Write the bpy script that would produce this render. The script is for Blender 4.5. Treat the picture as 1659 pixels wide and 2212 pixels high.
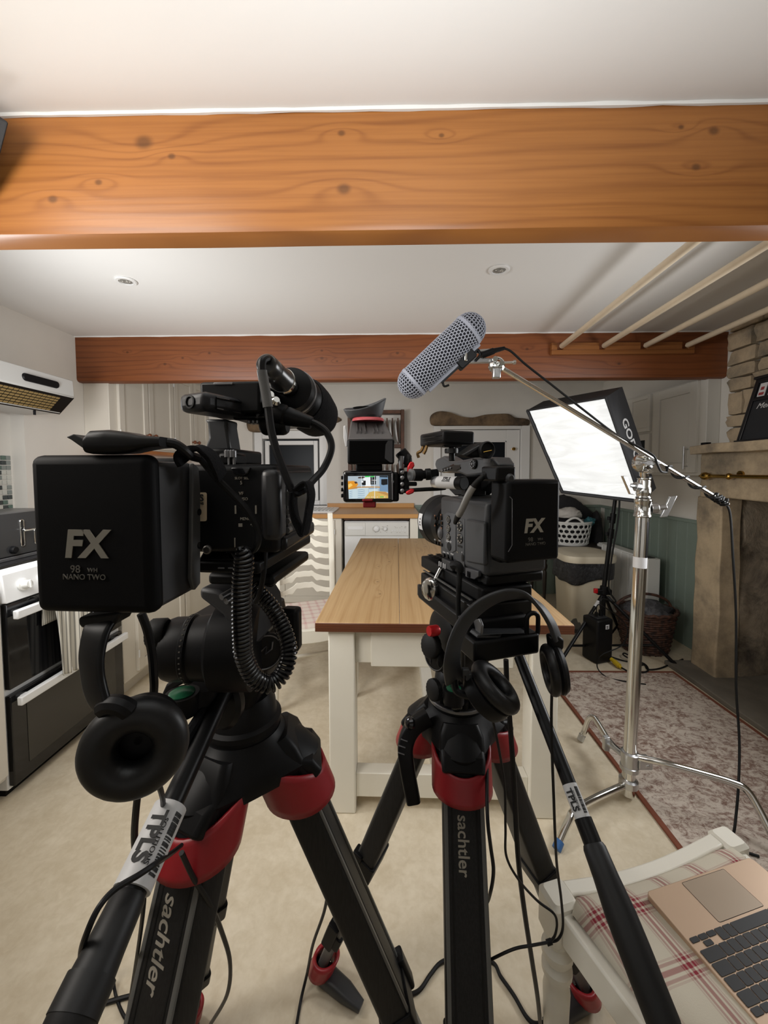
import bpy, bmesh, math, random
from mathutils import Vector, Matrix, noise as mnoise
pi = math.pi
for o in list(bpy.data.objects): bpy.data.objects.remove(o)
scn = bpy.context.scene
COL = scn.collection
random.seed(7)
# ------------------------------------------------------------------ camera
F, CX, CY, EYE = 831.0, 829.5, 1058.0, 1.305
PITCH, YAW, ROLL = math.atan(41/831), 0.016, -0.003
RC = Matrix.Rotation(YAW, 3, 'Z') @ Matrix.Rotation(pi/2-PITCH, 3, 'X') @ Matrix.Rotation(ROLL, 3, 'Z')
cd = bpy.data.cameras.new('camera'); cam = bpy.data.objects.new('camera', cd); COL.objects.link(cam)
cam.matrix_world = Matrix.Translation((0, 0, EYE)) @ RC.to_4x4()
cd.sensor_fit = 'HORIZONTAL'; cd.sensor_width = 36.0; cd.lens = 36.0*F/1659
cd.shift_y = -(2212/2-CY)/1659
cd.clip_start = 0.02; cd.clip_end = 50
scn.camera = cam
# ------------------------------------------------------------------ world, lamps, exposure
w = bpy.data.worlds.new('world'); scn.world = w; w.use_nodes = True
bg = w.node_tree.nodes['Background']; bg.inputs[0].default_value = (0.5, 0.55, 0.65, 1); bg.inputs[1].default_value = 0.02
scn.view_settings.view_transform = 'Standard'; scn.view_settings.look = 'None'
scn.view_settings.gamma = 1.0; scn.view_settings.use_curve_mapping = False
scn.view_settings.exposure = 0.0
def area(name, loc, aim, sx, sy, watts, col, spread=180):
    l = bpy.data.lights.new(name, 'AREA'); l.shape = 'RECTANGLE'; l.size = sx; l.size_y = sy
    l.energy = watts; l.color = col; l.spread = math.radians(spread)
    o = bpy.data.objects.new(name, l); COL.objects.link(o); o.location = loc
    o.rotation_euler = (Vector(aim)-Vector(loc)).to_track_quat('-Z', 'Y').to_euler()
    return o
# key lamp inside the softbox that stands just off the left edge of the frame
area('key_light', (-0.95, 0.27, 1.80), (0.45, 2.7, 0.75), 0.6, 0.6, 11, (1.0, 0.94, 0.87), 150)
# added fill, unseen: a broad soft panel behind the camera
area('rear_fill', (0.0, -2.9, 1.35), (0.0, 3.0, 1.25), 4.2, 1.7, 7, (1.0, 0.985, 0.96))
# unseen upward fill, added to brighten the near ceiling
area('ceiling_fill', (0.05, 0.10, 1.70), (0.05, 0.35, 2.2), 0.5, 0.5, 9.5, (0.95, 0.98, 1.0))
# extra fill put in off the left edge to lift the dim far end
area('far_fill', (-1.42, 1.20, 1.42), (0.8, 3.9, 1.45), 0.5, 0.5, 19, (0.98, 0.99, 1.0))
# fill added off the right edge, standing in for the softbox's throw
area('right_fill', (1.80, 1.30, 1.40), (-1.2, 2.3, 0.75), 0.6, 0.6, 14, (0.98, 0.99, 1.0), 150)
# ------------------------------------------------------------------ pixel -> place helpers (real depths in metres)
CAMP = Vector((0, 0, EYE))
def ray(px, py): return RC @ Vector(((px-CX)/F, -(py-CY)/F, -1))
def P(px, py, D):
    d = ray(px, py); return CAMP + d*(D/d.y)
def G(px, py, z=0.0):
    d = ray(px, py); return CAMP + d*((z-EYE)/d.z)
def S(r, g, b):
    f = lambda c: (c/255/12.92) if c/255 <= 0.04045 else ((c/255+0.055)/1.055)**2.4
    return (f(r), f(g), f(b), 1)
class Frame:
    """local axes: a to the right, b away, c up"""
    def __init__(s, O=(0, 0, 0), yaw=0.0, tilt=0.0):
        s.O = Vector(O); s.M = Matrix.Rotation(yaw, 3, 'Z') @ Matrix.Rotation(tilt, 3, 'X')
        s.u, s.n, s.v = s.M.col[0].copy(), s.M.col[1].copy(), s.M.col[2].copy()
    def w(s, a, b, c): return s.O + s.M @ Vector((a, b, c))
    def _hit(s, px, py, ax, val):
        d = ray(px, py); t = ((s.O + ax*val - CAMP).dot(ax))/d.dot(ax)
        q = s.M.transposed() @ (CAMP + d*t - s.O); return q
    def at(s, px, py, b): return s._hit(px, py, s.n, b)
    def side(s, px, py, a): return s._hit(px, py, s.u, a)
    def pw(s, px, py, b): q = s.at(px, py, b); return s.w(*q)
    def box(s, bm, a0, a1, b0, b1, c0, c1):
        return hexa(bm, [s.w(a, b, c) for c in (c0, c1) for a, b in ((a0, b0), (a1, b0), (a1, b1), (a0, b1))])
    def pbox(s, bm, x0, y0, x1, y1, b0, b1):
        xm, ym = (x0+x1)/2, (y0+y1)/2
        a0, a1 = s.at(x0, ym, b0).x, s.at(x1, ym, b0).x
        c1, c0 = s.at(xm, y0, b0).z, s.at(xm, y1, b0).z
        return s.box(bm, a0, a1, b0, b1, c0, c1)
    def pprism(s, bm, poly, b0, b1):
        q = [s.at(x, y, b0) for x, y in poly]
        return prism(bm, [s.w(k.x, b0, k.z) for k in q], s.n*(b1-b0))
    def sprism(s, bm, poly, a, th):
        q = [s.side(x, y, a) for x, y in poly]
        return prism(bm, [s.w(a, k.y, k.z) for k in q], s.u*th)
W = Frame()
# ------------------------------------------------------------------ mesh helpers
def hexa(bm, p):
    v = [bm.verts.new(q) for q in p]
    for f in ((3, 2, 1, 0), (4, 5, 6, 7), (0, 1, 5, 4), (1, 2, 6, 5), (2, 3, 7, 6), (3, 0, 4, 7)):
        bm.faces.new([v[i] for i in f])
    return v
def box(bm, x0, x1, y0, y1, z0, z1): return W.box(bm, x0, x1, y0, y1, z0, z1)
def prism(bm, pts, ext):
    a = [bm.verts.new(p) for p in pts]; b = [bm.verts.new(Vector(p)+ext) for p in pts]; n = len(a)
    bm.faces.new(a); bm.faces.new(b[::-1])
    for i in range(n): bm.faces.new((a[i], b[i], b[(i+1) % n], a[(i+1) % n]))
    return a+b
def frame_axes(d):
    d = d.normalized(); r = Vector((0, 0, 1)) if abs(d.z) < 0.9 else Vector((1, 0, 0))
    x = d.cross(r).normalized(); return x, d.cross(x).normalized()
def spline(pts, n=8, closed=False):
    pts = [Vector(p) for p in pts]; out = []; m = len(pts)
    rng = range(m) if closed else range(m-1)
    for i in rng:
        g = (lambda k: pts[k % m]) if closed else (lambda k: pts[max(0, min(m-1, k))])
        p0, p1, p2, p3 = g(i-1), g(i), g(i+1), g(i+2)
        for k in range(n):
            t = k/n
            out.append(0.5*((2*p1)+(p2-p0)*t+(2*p0-5*p1+4*p2-p3)*t*t+(3*p1-p0-3*p2+p3)*t**3))
    if not closed: out.append(pts[-1])
    return out
def tube(bm, pts, r, seg=10, closed=False, cap=True):
    pts = [Vector(p) for p in pts]; n = len(pts); rings = []; x = None
    for i, p in enumerate(pts):
        d = (pts[(i+1) % n]-pts[i-1]) if closed else (pts[min(i+1, n-1)]-pts[max(i-1, 0)])
        if d.length < 1e-9: d = Vector((0, 0, 1))
        d.normalize()
        if x is None: x, y = frame_axes(d)
        else:
            x = x-d*x.dot(d)
            if x.length < 1e-6: x, y = frame_axes(d)
            x.normalize(); y = d.cross(x)
        rr = r[i] if isinstance(r, (list, tuple)) else r
        rings.append([bm.verts.new(p+(x*math.cos(t)+y*math.sin(t))*rr) for t in (2*pi*k/seg for k in range(seg))])
    m = n if closed else n-1
    for i in range(m):
        a, b = rings[i], rings[(i+1) % n]
        for k in range(seg): bm.faces.new((a[k], a[(k+1) % seg], b[(k+1) % seg], b[k]))
    if cap and not closed: bm.faces.new(rings[0][::-1]); bm.faces.new(rings[-1])
def cyl(bm, p0, p1, r0, r1=None, seg=24): tube(bm, [p0, p1], [r0, r0 if r1 is None else r1], seg)
def lathe(bm, o, ax, prof, seg=28, sx=1.0, x=None):
    """prof: (radius, height along ax)"""
    o = Vector(o); ax = Vector(ax).normalized()
    if x is None: x, y = frame_axes(ax)
    else: x = Vector(x).normalized(); y = ax.cross(x)
    rings = [[bm.verts.new(o+ax*h+(x*math.cos(t)*sx+y*math.sin(t))*max(r, 1e-5)) for t in (2*pi*k/seg for k in range(seg))] for r, h in prof]
    for a, b in zip(rings, rings[1:]):
        for k in range(seg): bm.faces.new((a[k], a[(k+1) % seg], b[(k+1) % seg], b[k]))
    bm.faces.new(rings[0][::-1]); bm.faces.new(rings[-1])
def loft(bm, loops, cap=True):
    rings = [[bm.verts.new(p) for p in l] for l in loops]; n = len(rings[0])
    for a, b in zip(rings, rings[1:]):
        for k in range(n): bm.faces.new((a[k], a[(k+1) % n], b[(k+1) % n], b[k]))
    if cap: bm.faces.new(rings[0][::-1]); bm.faces.new(rings[-1])
def rrect(o, x, y, hx, hy, r, k=4):
    out = []
    for cx, cy, t0 in ((1, 1, 0), (-1, 1, pi/2), (-1, -1, pi), (1, -1, 3*pi/2)):
        for i in range(k+1):
            t = t0+pi/2*i/k
            out.append(Vector(o)+x*(cx*(hx-r)+r*math.cos(t))+y*(cy*(hy-r)+r*math.sin(t)))
    return out
def grid(bm, fn, nu, nv, cu=False):
    v = [[bm.verts.new(fn(i/nu, j/nv)) for j in range(nv+1)] for i in range(nu if cu else nu+1)]
    for i in range(nu):
        for j in range(nv):
            a, b = v[i], v[(i+1) % len(v)]
            bm.faces.new((a[j], b[j], b[j+1], a[j+1]))
def blob(bm, c, rx, ry, rz, amp, freq, seed=0, flat=None, nu=28, nv=16):
    c = Vector(c)
    def fn(u, t):
        th, ph = 2*pi*u, pi*(t*0.998+0.001)
        d = Vector((math.cos(th)*math.sin(ph), math.sin(th)*math.sin(ph), -math.cos(ph)))
        k = 1+amp*mnoise.fractal(d*freq+Vector((seed*3.1, seed, 0)), 0.6, 2.1, 4)
        p = Vector((d.x*rx, d.y*ry, d.z*rz))*k
        if flat is not None and p.z < flat: p.z = flat
        return c+p
    grid(bm, fn, nu, nv, True)
def stone(bm, c, hx, hy, hz, seed, n=3, rough=0.12):
    """an irregular rounded block"""
    t = bmesh.new(); bmesh.ops.create_cube(t, size=2); bmesh.ops.subdivide_edges(t, edges=t.edges[:], cuts=n, use_grid_fill=True)
    for v in t.verts:
        p = v.co.copy(); q = Vector([math.copysign(abs(k)**0.8, k) for k in p])
        l = max(abs(p.x), abs(p.y), abs(p.z)); q = q.lerp(p.normalized()*1.18, 0.22)
        k = 1+rough*mnoise.noise(p*1.3+Vector((seed*7.3, seed*1.7, seed)))
        v.co = Vector((q.x*hx*k, q.y*hy*k, q.z*hz*k))+Vector(c)
    copy_into(t, bm)
def copy_into(t, bm):
    m = {v: bm.verts.new(v.co) for v in t.verts}
    for f in t.faces: bm.faces.new([m[v] for v in f.verts])
    t.free()
# ------------------------------------------------------------------ objects
def tag(o, label, cat, group=None):
    o['label'] = label; o['category'] = cat
    if group: o['group'] = group
    return o
def thing(name, label, cat, loc=(0, 0, 0), rz=0.0, group=None):
    o = bpy.data.objects.new(name, None); COL.objects.link(o); o.location = loc; o.rotation_euler = (0, 0, rz)
    o.empty_display_size = 0.05
    return tag(o, label, cat, group)
def struct(o): o['kind'] = 'structure'; return o
def base_of(p):
    v = Vector((0, 0, 0))
    while p is not None: v += p.location; p = p.parent
    return v
def obj(name, bm, m, parent=None, bevel=0.0, smooth=35, label=None, local=False, solid=0.0, sub=0, seg=2):
    me = bpy.data.meshes.new(name)
    if parent is not None and not local:
        off = base_of(parent)
        if off.length > 0: bmesh.ops.translate(bm, verts=bm.verts[:], vec=-off)
    bmesh.ops.recalc_face_normals(bm, faces=bm.faces[:])
    bm.to_mesh(me); bm.free()
    o = bpy.data.objects.new(name, me); COL.objects.link(o)
    for k in (m if isinstance(m, (list, tuple)) else [m]): me.materials.append(k)
    if parent is not None: o.parent = parent
    if smooth:
        me.shade_smooth(); me.set_sharp_from_angle(angle=math.radians(smooth))
    if solid:
        k = o.modifiers.new('solid', 'SOLIDIFY'); k.thickness = solid; k.offset = 0
    if bevel:
        k = o.modifiers.new('bevel', 'BEVEL'); k.width = bevel; k.segments = seg; k.limit_method = 'ANGLE'; k.angle_limit = math.radians(40); k.harden_normals = False
    if sub:
        k = o.modifiers.new('sub', 'SUBSURF'); k.levels = sub; k.render_levels = sub
    if label: o['label'] = label
    return o
B = bmesh.new
def text(name, s, o, x, y, size, m, parent, align='CENTER', shear=0.0, depth=0.0003, bold=0.0, local=False, sx=1.0):
    """flat lettering: o = centre, x = reading direction, y = up of the letters"""
    c = bpy.data.curves.new(name, 'FONT'); c.body = s; c.size = 1.0; c.align_x = align; c.align_y = 'CENTER'; c.shear = shear
    c.extrude = depth/size; c.offset = bold; c.resolution_u = 3
    t = bpy.data.objects.new('tmp_text', c); COL.objects.link(t)
    dg = bpy.context.evaluated_depsgraph_get()
    me = bpy.data.meshes.new_from_object(t.evaluated_get(dg)); bpy.data.objects.remove(t)
    x = Vector(x).normalized(); y = Vector(y); y = (y-x*y.dot(x)).normalized(); z = x.cross(y)
    M = Matrix((x*size*sx, y*size, z*size)).transposed().to_4x4(); M.translation = Vector(o)-(base_of(parent) if not local else Vector((0, 0, 0)))
    me.transform(M); me.name = name
    ob = bpy.data.objects.new(name, me); COL.objects.link(ob); me.materials.clear(); me.materials.append(m); ob.parent = parent
    return ob
def dup(root, loc, rz, label, group=None):
    r = root.copy(); COL.objects.link(r); r.location = loc; r.rotation_euler = (0, 0, rz); r['label'] = label
    if group: r['group'] = group
    for ch in list(root.children):
        c = ch.copy(); COL.objects.link(c); c.parent = r
        for g in list(ch.children):
            d = g.copy(); COL.objects.link(d); d.parent = c
    return r
# ------------------------------------------------------------------ materials
class E:
    def __init__(s, nt, sock): s.nt, s.s = nt, sock
    def op(s, k, b=None, c=None):
        n = s.nt.nodes.new('ShaderNodeMath'); n.operation = k
        for i, q in enumerate((s, b, c)):
            if q is None: continue
            if isinstance(q, E): s.nt.links.new(q.s, n.inputs[i])
            else: n.inputs[i].default_value = q
        return E(s.nt, n.outputs[0])
    def __add__(s, o): return s.op('ADD', o)
    def __sub__(s, o): return s.op('SUBTRACT', o)
    def __mul__(s, o): return s.op('MULTIPLY', o)
    def __truediv__(s, o): return s.op('DIVIDE', o)
    __radd__ = __add__; __rmul__ = __mul__
    def pw(s, k): return s.op('POWER', k)
    def ss(s, lo, hi):
        n = s.nt.nodes.new('ShaderNodeMapRange'); n.interpolation_type = 'SMOOTHSTEP'
        s.nt.links.new(s.s, n.inputs['Value']); n.inputs['From Min'].default_value = lo; n.inputs['From Max'].default_value = hi
        return E(s.nt, n.outputs[0])
class Mat:
    def __init__(s, name, col=(0.5, 0.5, 0.5, 1), rough=0.5, metal=0.0, spec=0.5, coat=0.0):
        s.m = bpy.data.materials.new(name); s.m.use_nodes = True; s.nt = s.m.node_tree
        s.p = s.nt.nodes['Principled BSDF']; s.m.diffuse_color = col
        s.p.inputs['Base Color'].default_value = col; s.p.inputs['Roughness'].default_value = rough
        s.p.inputs['Metallic'].default_value = metal; s.p.inputs['Specular IOR Level'].default_value = spec
        s.p.inputs['Coat Weight'].default_value = coat
        n = s.nt.nodes.new('ShaderNodeTexCoord'); s.tc = n.outputs['Object']
        sp = s.nt.nodes.new('ShaderNodeSeparateXYZ'); s.nt.links.new(s.tc, sp.inputs[0])
        s.x, s.y, s.z = (E(s.nt, sp.outputs[i]) for i in range(3))
    def vec(s, x, y, z=0.0):
        n = s.nt.nodes.new('ShaderNodeCombineXYZ')
        for i, q in enumerate((x, y, z)):
            if isinstance(q, E): s.nt.links.new(q.s, n.inputs[i])
            else: n.inputs[i].default_value = q
        return n.outputs[0]
    def noise(s, scale=5, detail=4, v=None, rough=0.55, dist=0.0):
        n = s.nt.nodes.new('ShaderNodeTexNoise'); n.inputs['Scale'].default_value = scale; n.inputs['Detail'].default_value = detail
        n.inputs['Roughness'].default_value = rough; n.inputs['Distortion'].default_value = dist
        s.nt.links.new(v or s.tc, n.inputs['Vector']); return E(s.nt, n.outputs['Fac'])
    def voro(s, scale=5, v=None, feat='F1'):
        n = s.nt.nodes.new('ShaderNodeTexVoronoi'); n.feature = feat; n.inputs['Scale'].default_value = scale
        s.nt.links.new(v or s.tc, n.inputs['Vector']); return E(s.nt, n.outputs['Distance'])
    def mix(s, f, a, b):
        n = s.nt.nodes.new('ShaderNodeMix'); n.data_type = 'RGBA'; n.clamp_factor = True
        for i, q in ((0, f), (6, a), (7, b)):
            if isinstance(q, E): s.nt.links.new(q.s, n.inputs[i])
            elif hasattr(q, 'is_linked'): s.nt.links.new(q, n.inputs[i])
            else: n.inputs[i].default_value = q
        return n.outputs[2]
    def color(s, sock): s.nt.links.new(sock, s.p.inputs['Base Color']); return s
    def rough(s, e): s.nt.links.new(e.s, s.p.inputs['Roughness']); return s
    def bump(s, e, strength=0.3, dist=0.01):
        n = s.nt.nodes.new('ShaderNodeBump'); n.inputs['Strength'].default_value = strength; n.inputs['Distance'].default_value = dist
        s.nt.links.new(e.s, n.inputs['Height']); s.nt.links.new(n.outputs[0], s.p.inputs['Normal']); return s
    def emit(s, col, k):
        s.p.inputs['Emission Color'].default_value = col; s.p.inputs['Emission Strength'].default_value = k; return s
def simple(name, col, rough=0.5, metal=0.0, spec=0.5, nb=0.0, ns=60, coat=0.0, var=0.0, vs=6):
    m = Mat(name, col, rough, metal, spec, coat)
    if var:
        n = m.noise(vs, 5); d = tuple(c*(1-var) for c in col[:3])+(1,); l = tuple(min(1, c*(1+var)) for c in col[:3])+(1,)
        m.color(m.mix(n.ss(0.3, 0.7), d, l))
    if nb: m.bump(m.noise(ns, 3), nb, 0.004)
    return m.m
def wood(name, light, dark, knotc, u, v, knots=(), rings=14, rough=0.4, fine=120, wob=4.0, coat=0.0, knot_r=0.018):
    """flat-sawn board: u along the grain, v across it ('x','y','z'); knots = (u, v, size)"""
    m = Mat(name, light, rough, 0, 0.4, coat); U, V = getattr(m, u), getattr(m, v)
    n = m.noise(1.0, 2, m.vec(U*0.55, V*3.2, 1.7)); f = V*rings+n*wob
    kd = None
    for ku, kv, ks in knots:
        du, dv = (U-ku)/(ks*5.0), (V-kv)/(ks*1.6); q = du*du+dv*dv
        g = (q*-1.0).op('EXPONENT'); f = f+g*(1.3 if (ku*13) % 2 > 1 else -1.3)
        eu, ev = (U-ku)/ks, (V-kv)/(ks*0.75); r = (eu*eu+ev*ev).op('SQRT')
        k = r.ss(1.15, 0.30)
        kd = k if kd is None else kd.op('MAXIMUM', k)
    w = (f*2*pi).op('SINE')*0.5+0.5; line = w.pw(5.0)
    fi = m.noise(1.0, 3, m.vec(U*2.5, V*fine, 0.3)); lo = m.noise(1.2, 3)
    c = m.mix((line*0.38+fi.ss(0.35, 0.75)*0.35+lo.ss(0.3, 0.8)*0.42), light, dark)
    if kd is not None: c = m.mix(kd*0.62, c, knotc)
    m.color(c); m.bump(line*0.5+fi*0.8, 0.15, 0.002)
    return m.m
# ================================================================== materials
white_wall = simple('wall_paint', S(216, 212, 204), 0.75, nb=0.35, ns=9, var=0.03, vs=3)
ceil_mat = simple('ceiling_paint', S(226, 225, 222), 0.8, nb=0.25, ns=7)
cream = simple('cream_cabinet_paint', S(214, 208, 196), 0.5, nb=0.05, ns=30)
ivory = simple('ivory_paint', S(232, 228, 215), 0.4, nb=0.06, ns=25, var=0.02)
green = simple('sage_panel_paint', S(122, 136, 126), 0.55, var=0.05, vs=4)
white_gl = simple('white_enamel', S(235, 236, 236), 0.25)
white_pl = simple('white_plastic', S(222, 222, 218), 0.4)
frame_w = simple('window_paint', S(226, 226, 224), 0.4)
black_pl = simple('black_plastic', (0.0045, 0.0045, 0.005, 1), 0.45, spec=0.18)
black_sm = simple('black_satin', (0.006, 0.006, 0.0065, 1), 0.36, spec=0.22)
black_gl = simple('black_gloss', (0.006, 0.006, 0.007, 1), 0.08)
black_rb = simple('black_rubber', (0.006, 0.006, 0.006, 1), 0.6, spec=0.25)
black_fb = simple('black_fabric', (0.006, 0.006, 0.007, 1), 0.9, spec=0.15, nb=0.3, ns=400)
grey_pl = simple('dark_grey_plastic', (0.020, 0.021, 0.023, 1), 0.45)
body_gr = simple('camera_grey', (0.042, 0.044, 0.048, 1), 0.42)
grey_lt = simple('grey_metal', S(120, 120, 122), 0.35, 0.7)
print_gr = simple('grey_print', S(150, 144, 132), 0.6)
print_dm = simple('dim_print', S(84, 81, 75), 0.6)
print_wh = simple('white_print', S(205, 205, 205), 0.6)
print_bk = simple('black_print', (0.01, 0.01, 0.01, 1), 0.6)
label_w = simple('white_label', S(205, 205, 206), 0.45)
label_t = simple('tan_label', S(196, 176, 146), 0.55)
red_an = simple('red_anodised', S(190, 28, 34), 0.35, 0.3)
red_rb = simple('red_rubber', S(140, 22, 30), 0.42)
chrome = simple('chrome', (0.72, 0.72, 0.70, 1), 0.12, 1.0)
alu = simple('cast_aluminium', (0.55, 0.56, 0.57, 1), 0.32, 1.0, nb=0.15, ns=80)
brass = simple('polished_brass', S(176, 140, 70), 0.22, 1.0)
amber = simple('brown_wood_knob', S(120, 66, 34), 0.4)
dark_wood = simple('dark_wood', S(84, 52, 34), 0.5, var=0.3, vs=12)
dark_glass = simple('night_glass', (0.012, 0.014, 0.017, 1), 0.3, spec=0.08)
blue_pl = simple('blue_plastic', S(50, 96, 150), 0.45)
yellow_pl = simple('yellow_plastic', S(206, 176, 40), 0.45)
green_lv = simple('green_bubble_level', S(30, 84, 58), 0.25, spec=0.3)
def floor_mat():
    m = Mat('beige_vinyl', S(210, 198, 174), 0.42, spec=0.35)
    a = m.noise(7, 6, rough=0.7); b = m.noise(38, 3, dist=0.6); c = m.noise(1.2, 2)
    k = a*0.55+b*0.3+c*0.25
    m.color(m.mix(k.ss(0.35, 0.75), S(198, 184, 158), S(222, 211, 189)))
    m.rough(b*0.25+0.33); m.bump(b, 0.05, 0.002); return m.m
vinyl = floor_mat()
beam_knots = ((-0.62, 2.135, .028), (-0.115, 2.015, .022), (-0.55, 2.10, .012), (-0.74, 2.04, .012), (0.80, 2.14, .017), (0.76, 2.055, .014), (0.72, 2.15, .009), (-0.86, 2.0, .016), (0.13, 2.14, .009), (-0.12, 2.15, .012), (1.3, 2.05, .02), (-1.4, 2.1, .02))
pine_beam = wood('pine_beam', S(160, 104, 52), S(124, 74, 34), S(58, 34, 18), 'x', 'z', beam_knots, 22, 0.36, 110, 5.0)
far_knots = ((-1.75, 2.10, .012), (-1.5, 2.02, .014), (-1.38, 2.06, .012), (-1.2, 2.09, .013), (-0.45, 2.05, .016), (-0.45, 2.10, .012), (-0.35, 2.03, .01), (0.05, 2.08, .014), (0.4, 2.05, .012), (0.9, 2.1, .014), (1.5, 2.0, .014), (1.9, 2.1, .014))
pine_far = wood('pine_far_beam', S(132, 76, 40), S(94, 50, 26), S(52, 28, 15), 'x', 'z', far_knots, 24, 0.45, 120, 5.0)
# ================================================================== room shell
ZC = 2.205
b = B(); box(b, -2.6, 3.0, -3.1, 4.35, -0.06, 0.0); struct(obj('floor', b, vinyl, smooth=0))
b = B(); box(b, -2.6, 3.0, -3.1, 4.35, ZC, ZC+0.06); struct(obj('ceiling', b, ceil_mat, smooth=0))
b = B(); box(b, -2.6, 3.0, -3.1, -3.0, 0, ZC); struct(obj('wall_front', b, white_wall, smooth=0))
# left wall with the shallow cooker alcove
b = B()
box(b, -2.42, -2.1, -3.0, 1.30, 0, ZC); box(b, -2.42, -2.1, 2.19, 4.35, 0, ZC)
box(b, -2.42, -2.1, 1.30, 2.19, 1.80, ZC); box(b, -2.42, -2.18, 1.30, 2.19, 0, 1.80)
wl = struct(obj('wall_left', b, white_wall, smooth=0))
rt = random.Random(3)
tile_ms = [simple('mosaic_'+n, c, 0.2) for n, c in (('green', S(88, 108, 98)), ('grey', S(130, 136, 132)), ('dark', S(60, 66, 66)), ('pale', S(190, 190, 182)))]
tm = {}
for i in range(5):
    for j in range(16):
        k = rt.randrange(4); y = 2.165-i*0.028; z = 0.965+j*0.028
        if k not in tm:
            b = B(); box(b, -0.003, 0.003, -0.012, 0.012, -0.012, 0.012); tl = obj('tile', b, tile_ms[k], None, 0.001, seg=1); tm[k] = tl
        else: tl = tm[k].copy(); COL.objects.link(tl)
        tl.parent = wl; tl.location = (-2.178, y, z)
# far wall with window and door openings
WX0, WX1, WZ0, WZ1 = -1.45, -0.67, 0.94, 1.735
DX0, DX1, DZ = 0.45, 1.44, 1.765
b = B()
box(b, -2.42, WX0, 4.05, 4.30, 0, ZC); box(b, WX0, WX1, 4.05, 4.30, 0, WZ0); box(b, WX0, WX1, 4.05, 4.30, WZ1, ZC)
box(b, WX1, DX0, 4.05, 4.30, 0, ZC); box(b, DX0, DX1, 4.05, 4.30, DZ, ZC); box(b, DX1, 2.6, 4.05, 4.30, 0, ZC)
wb = struct(obj('wall_back', b, white_wall, smooth=0))
# window
b = B(); wf = 0.085; y0 = 4.10
for X0, X1, Z0, Z1 in ((WX0, WX0+wf, WZ0, WZ1), (WX1-wf, WX1, WZ0, WZ1), (WX0+wf, WX1-wf, WZ1-wf, WZ1), (WX0+wf, WX1-wf, WZ0, WZ0+0.05)): box(b, X0, X1, y0, y0+0.16, Z0, Z1)
win = struct(obj('window_1', b, frame_w, None, 0.006))
b = B(); s0, s1, t0, t1 = WX0+wf+0.02, WX1-wf-0.02, WZ0+0.05, WZ1-wf-0.02
for X0, X1, Z0, Z1 in ((s0, s0+.045, t0, t1), (s1-.045, s1, t0, t1), (s0+.045, s1-.045, t1-.045, t1), (s0+.045, s1-.045, t0, t0+.05)): box(b, X0, X1, y0+0.03, y0+0.09, Z0, Z1)
obj('window_sash', b, frame_w, win, 0.004)
b = B(); box(b, s0+.04, s1-.04, y0+0.055, y0+0.062, t0+.04, t1-.04); obj('pane', b, dark_glass, win, smooth=0)
b = B(); box(b, WX0-0.01, WX1+0.01, 4.02, 4.14, WZ0-0.03, WZ0); obj('window_sill', b, frame_w, win, 0.004)
# door
b = B(); box(b, DX0, DX0+.075, 4.0, 4.2, 0, DZ); box(b, DX1-.09, DX1, 4.0, 4.2, 0, DZ); box(b, DX0+.075, DX1-.09, 4.0, 4.2, DZ-.035, DZ)
dr = struct(obj('door_1', b, frame_w, None, 0.004))
lx0, lx1, pz0, pz1 = DX0+.08, DX1-.095, 1.14, 1.61; px0, px1 = 0.66, 1.205
b = B(); box(b, lx0, px0, 4.03, 4.07, 0.01, DZ-.04); box(b, px1, lx1, 4.03, 4.07, 0.01, DZ-.04); box(b, px0, px1, 4.03, 4.07, pz1, DZ-.04); box(b, px0, px1, 4.03, 4.07, 0.01, pz0)
dl = obj('door_leaf', b, frame_w, dr, 0.003)
b = B(); box(b, px0-.004, px1+.004, 4.045, 4.05, pz0-.004, pz1+.004); obj('pane', b, dark_glass, dr, smooth=0)
b = B()
for X0, X1, Z0, Z1 in ((px0, px0+.012, pz0, pz1), (px1-.012, px1, pz0, pz1), (px0, px1, pz1-.012, pz1), (px0, px1, pz0, pz0+.012), (lx0+.11, lx0+.12, .25, 1.0), (lx1-.12, lx1-.11, .25, 1.0), (lx0+.11, lx1-.11, .99, 1.0), (lx0+.11, lx1-.11, .25, .26)): box(b, X0, X1, 4.024, 4.034, Z0, Z1)
obj('glazing_bead', b, frame_w, dr, 0.002)
k = P(1108, 970, 4.03); b = B(); lathe(b, k+Vector((0, .004, 0)), (0, -1, 0), [(.013, 0), (.013, .004), (.006, .008), (.006, .02), (.016, .026), (.018, .034), (.013, .043), (.002, .046)]); obj('door_knob', b, brass, dr, label='small round brass knob')
# right wall and sage green board dado
b = B(); box(b, 2.2, 2.6, 2.54, 4.35, 0, ZC); box(b, 2.2, 2.6, -3.0, .2, 0, ZC); box(b, 2.76, 2.9, .2, 2.54, 0, ZC); box(b, 2.2, 2.3, 2.455, 2.54, 1.46, ZC); wr = struct(obj('wall_right', b, white_wall, smooth=0))
bd = None
def board(parent, loc, rz, h=0.92):
    global bd
    if bd is None:
        q = B(); prism(q, [Vector((-.049, 0, 0)), Vector((.049, 0, 0)), Vector((.049, -.006, 0)), Vector((.044, -.012, 0)), Vector((-.044, -.012, 0)), Vector((-.049, -.006, 0))], Vector((0, 0, h)))
        o = obj('panel_board', q, green, None, smooth=0); bd = o
    else: o = bd.copy(); COL.objects.link(o)
    o.parent = parent; o.location = loc; o.rotation_euler = (0, 0, rz)
for i in range(14): board(wr, (2.2, 2.60+.1*i, 0), -pi/2)
for i in range(2): board(wb, (0.295+.1*i, 4.05, 0), 0)
for i in range(8): board(wb, (1.49+.1*i, 4.05, 0), 0)
b = B(); box(b, 2.175, 2.2, 2.55, 4.05, .92, .945); struct(obj('trim_1', b, green, None, .004))
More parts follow.
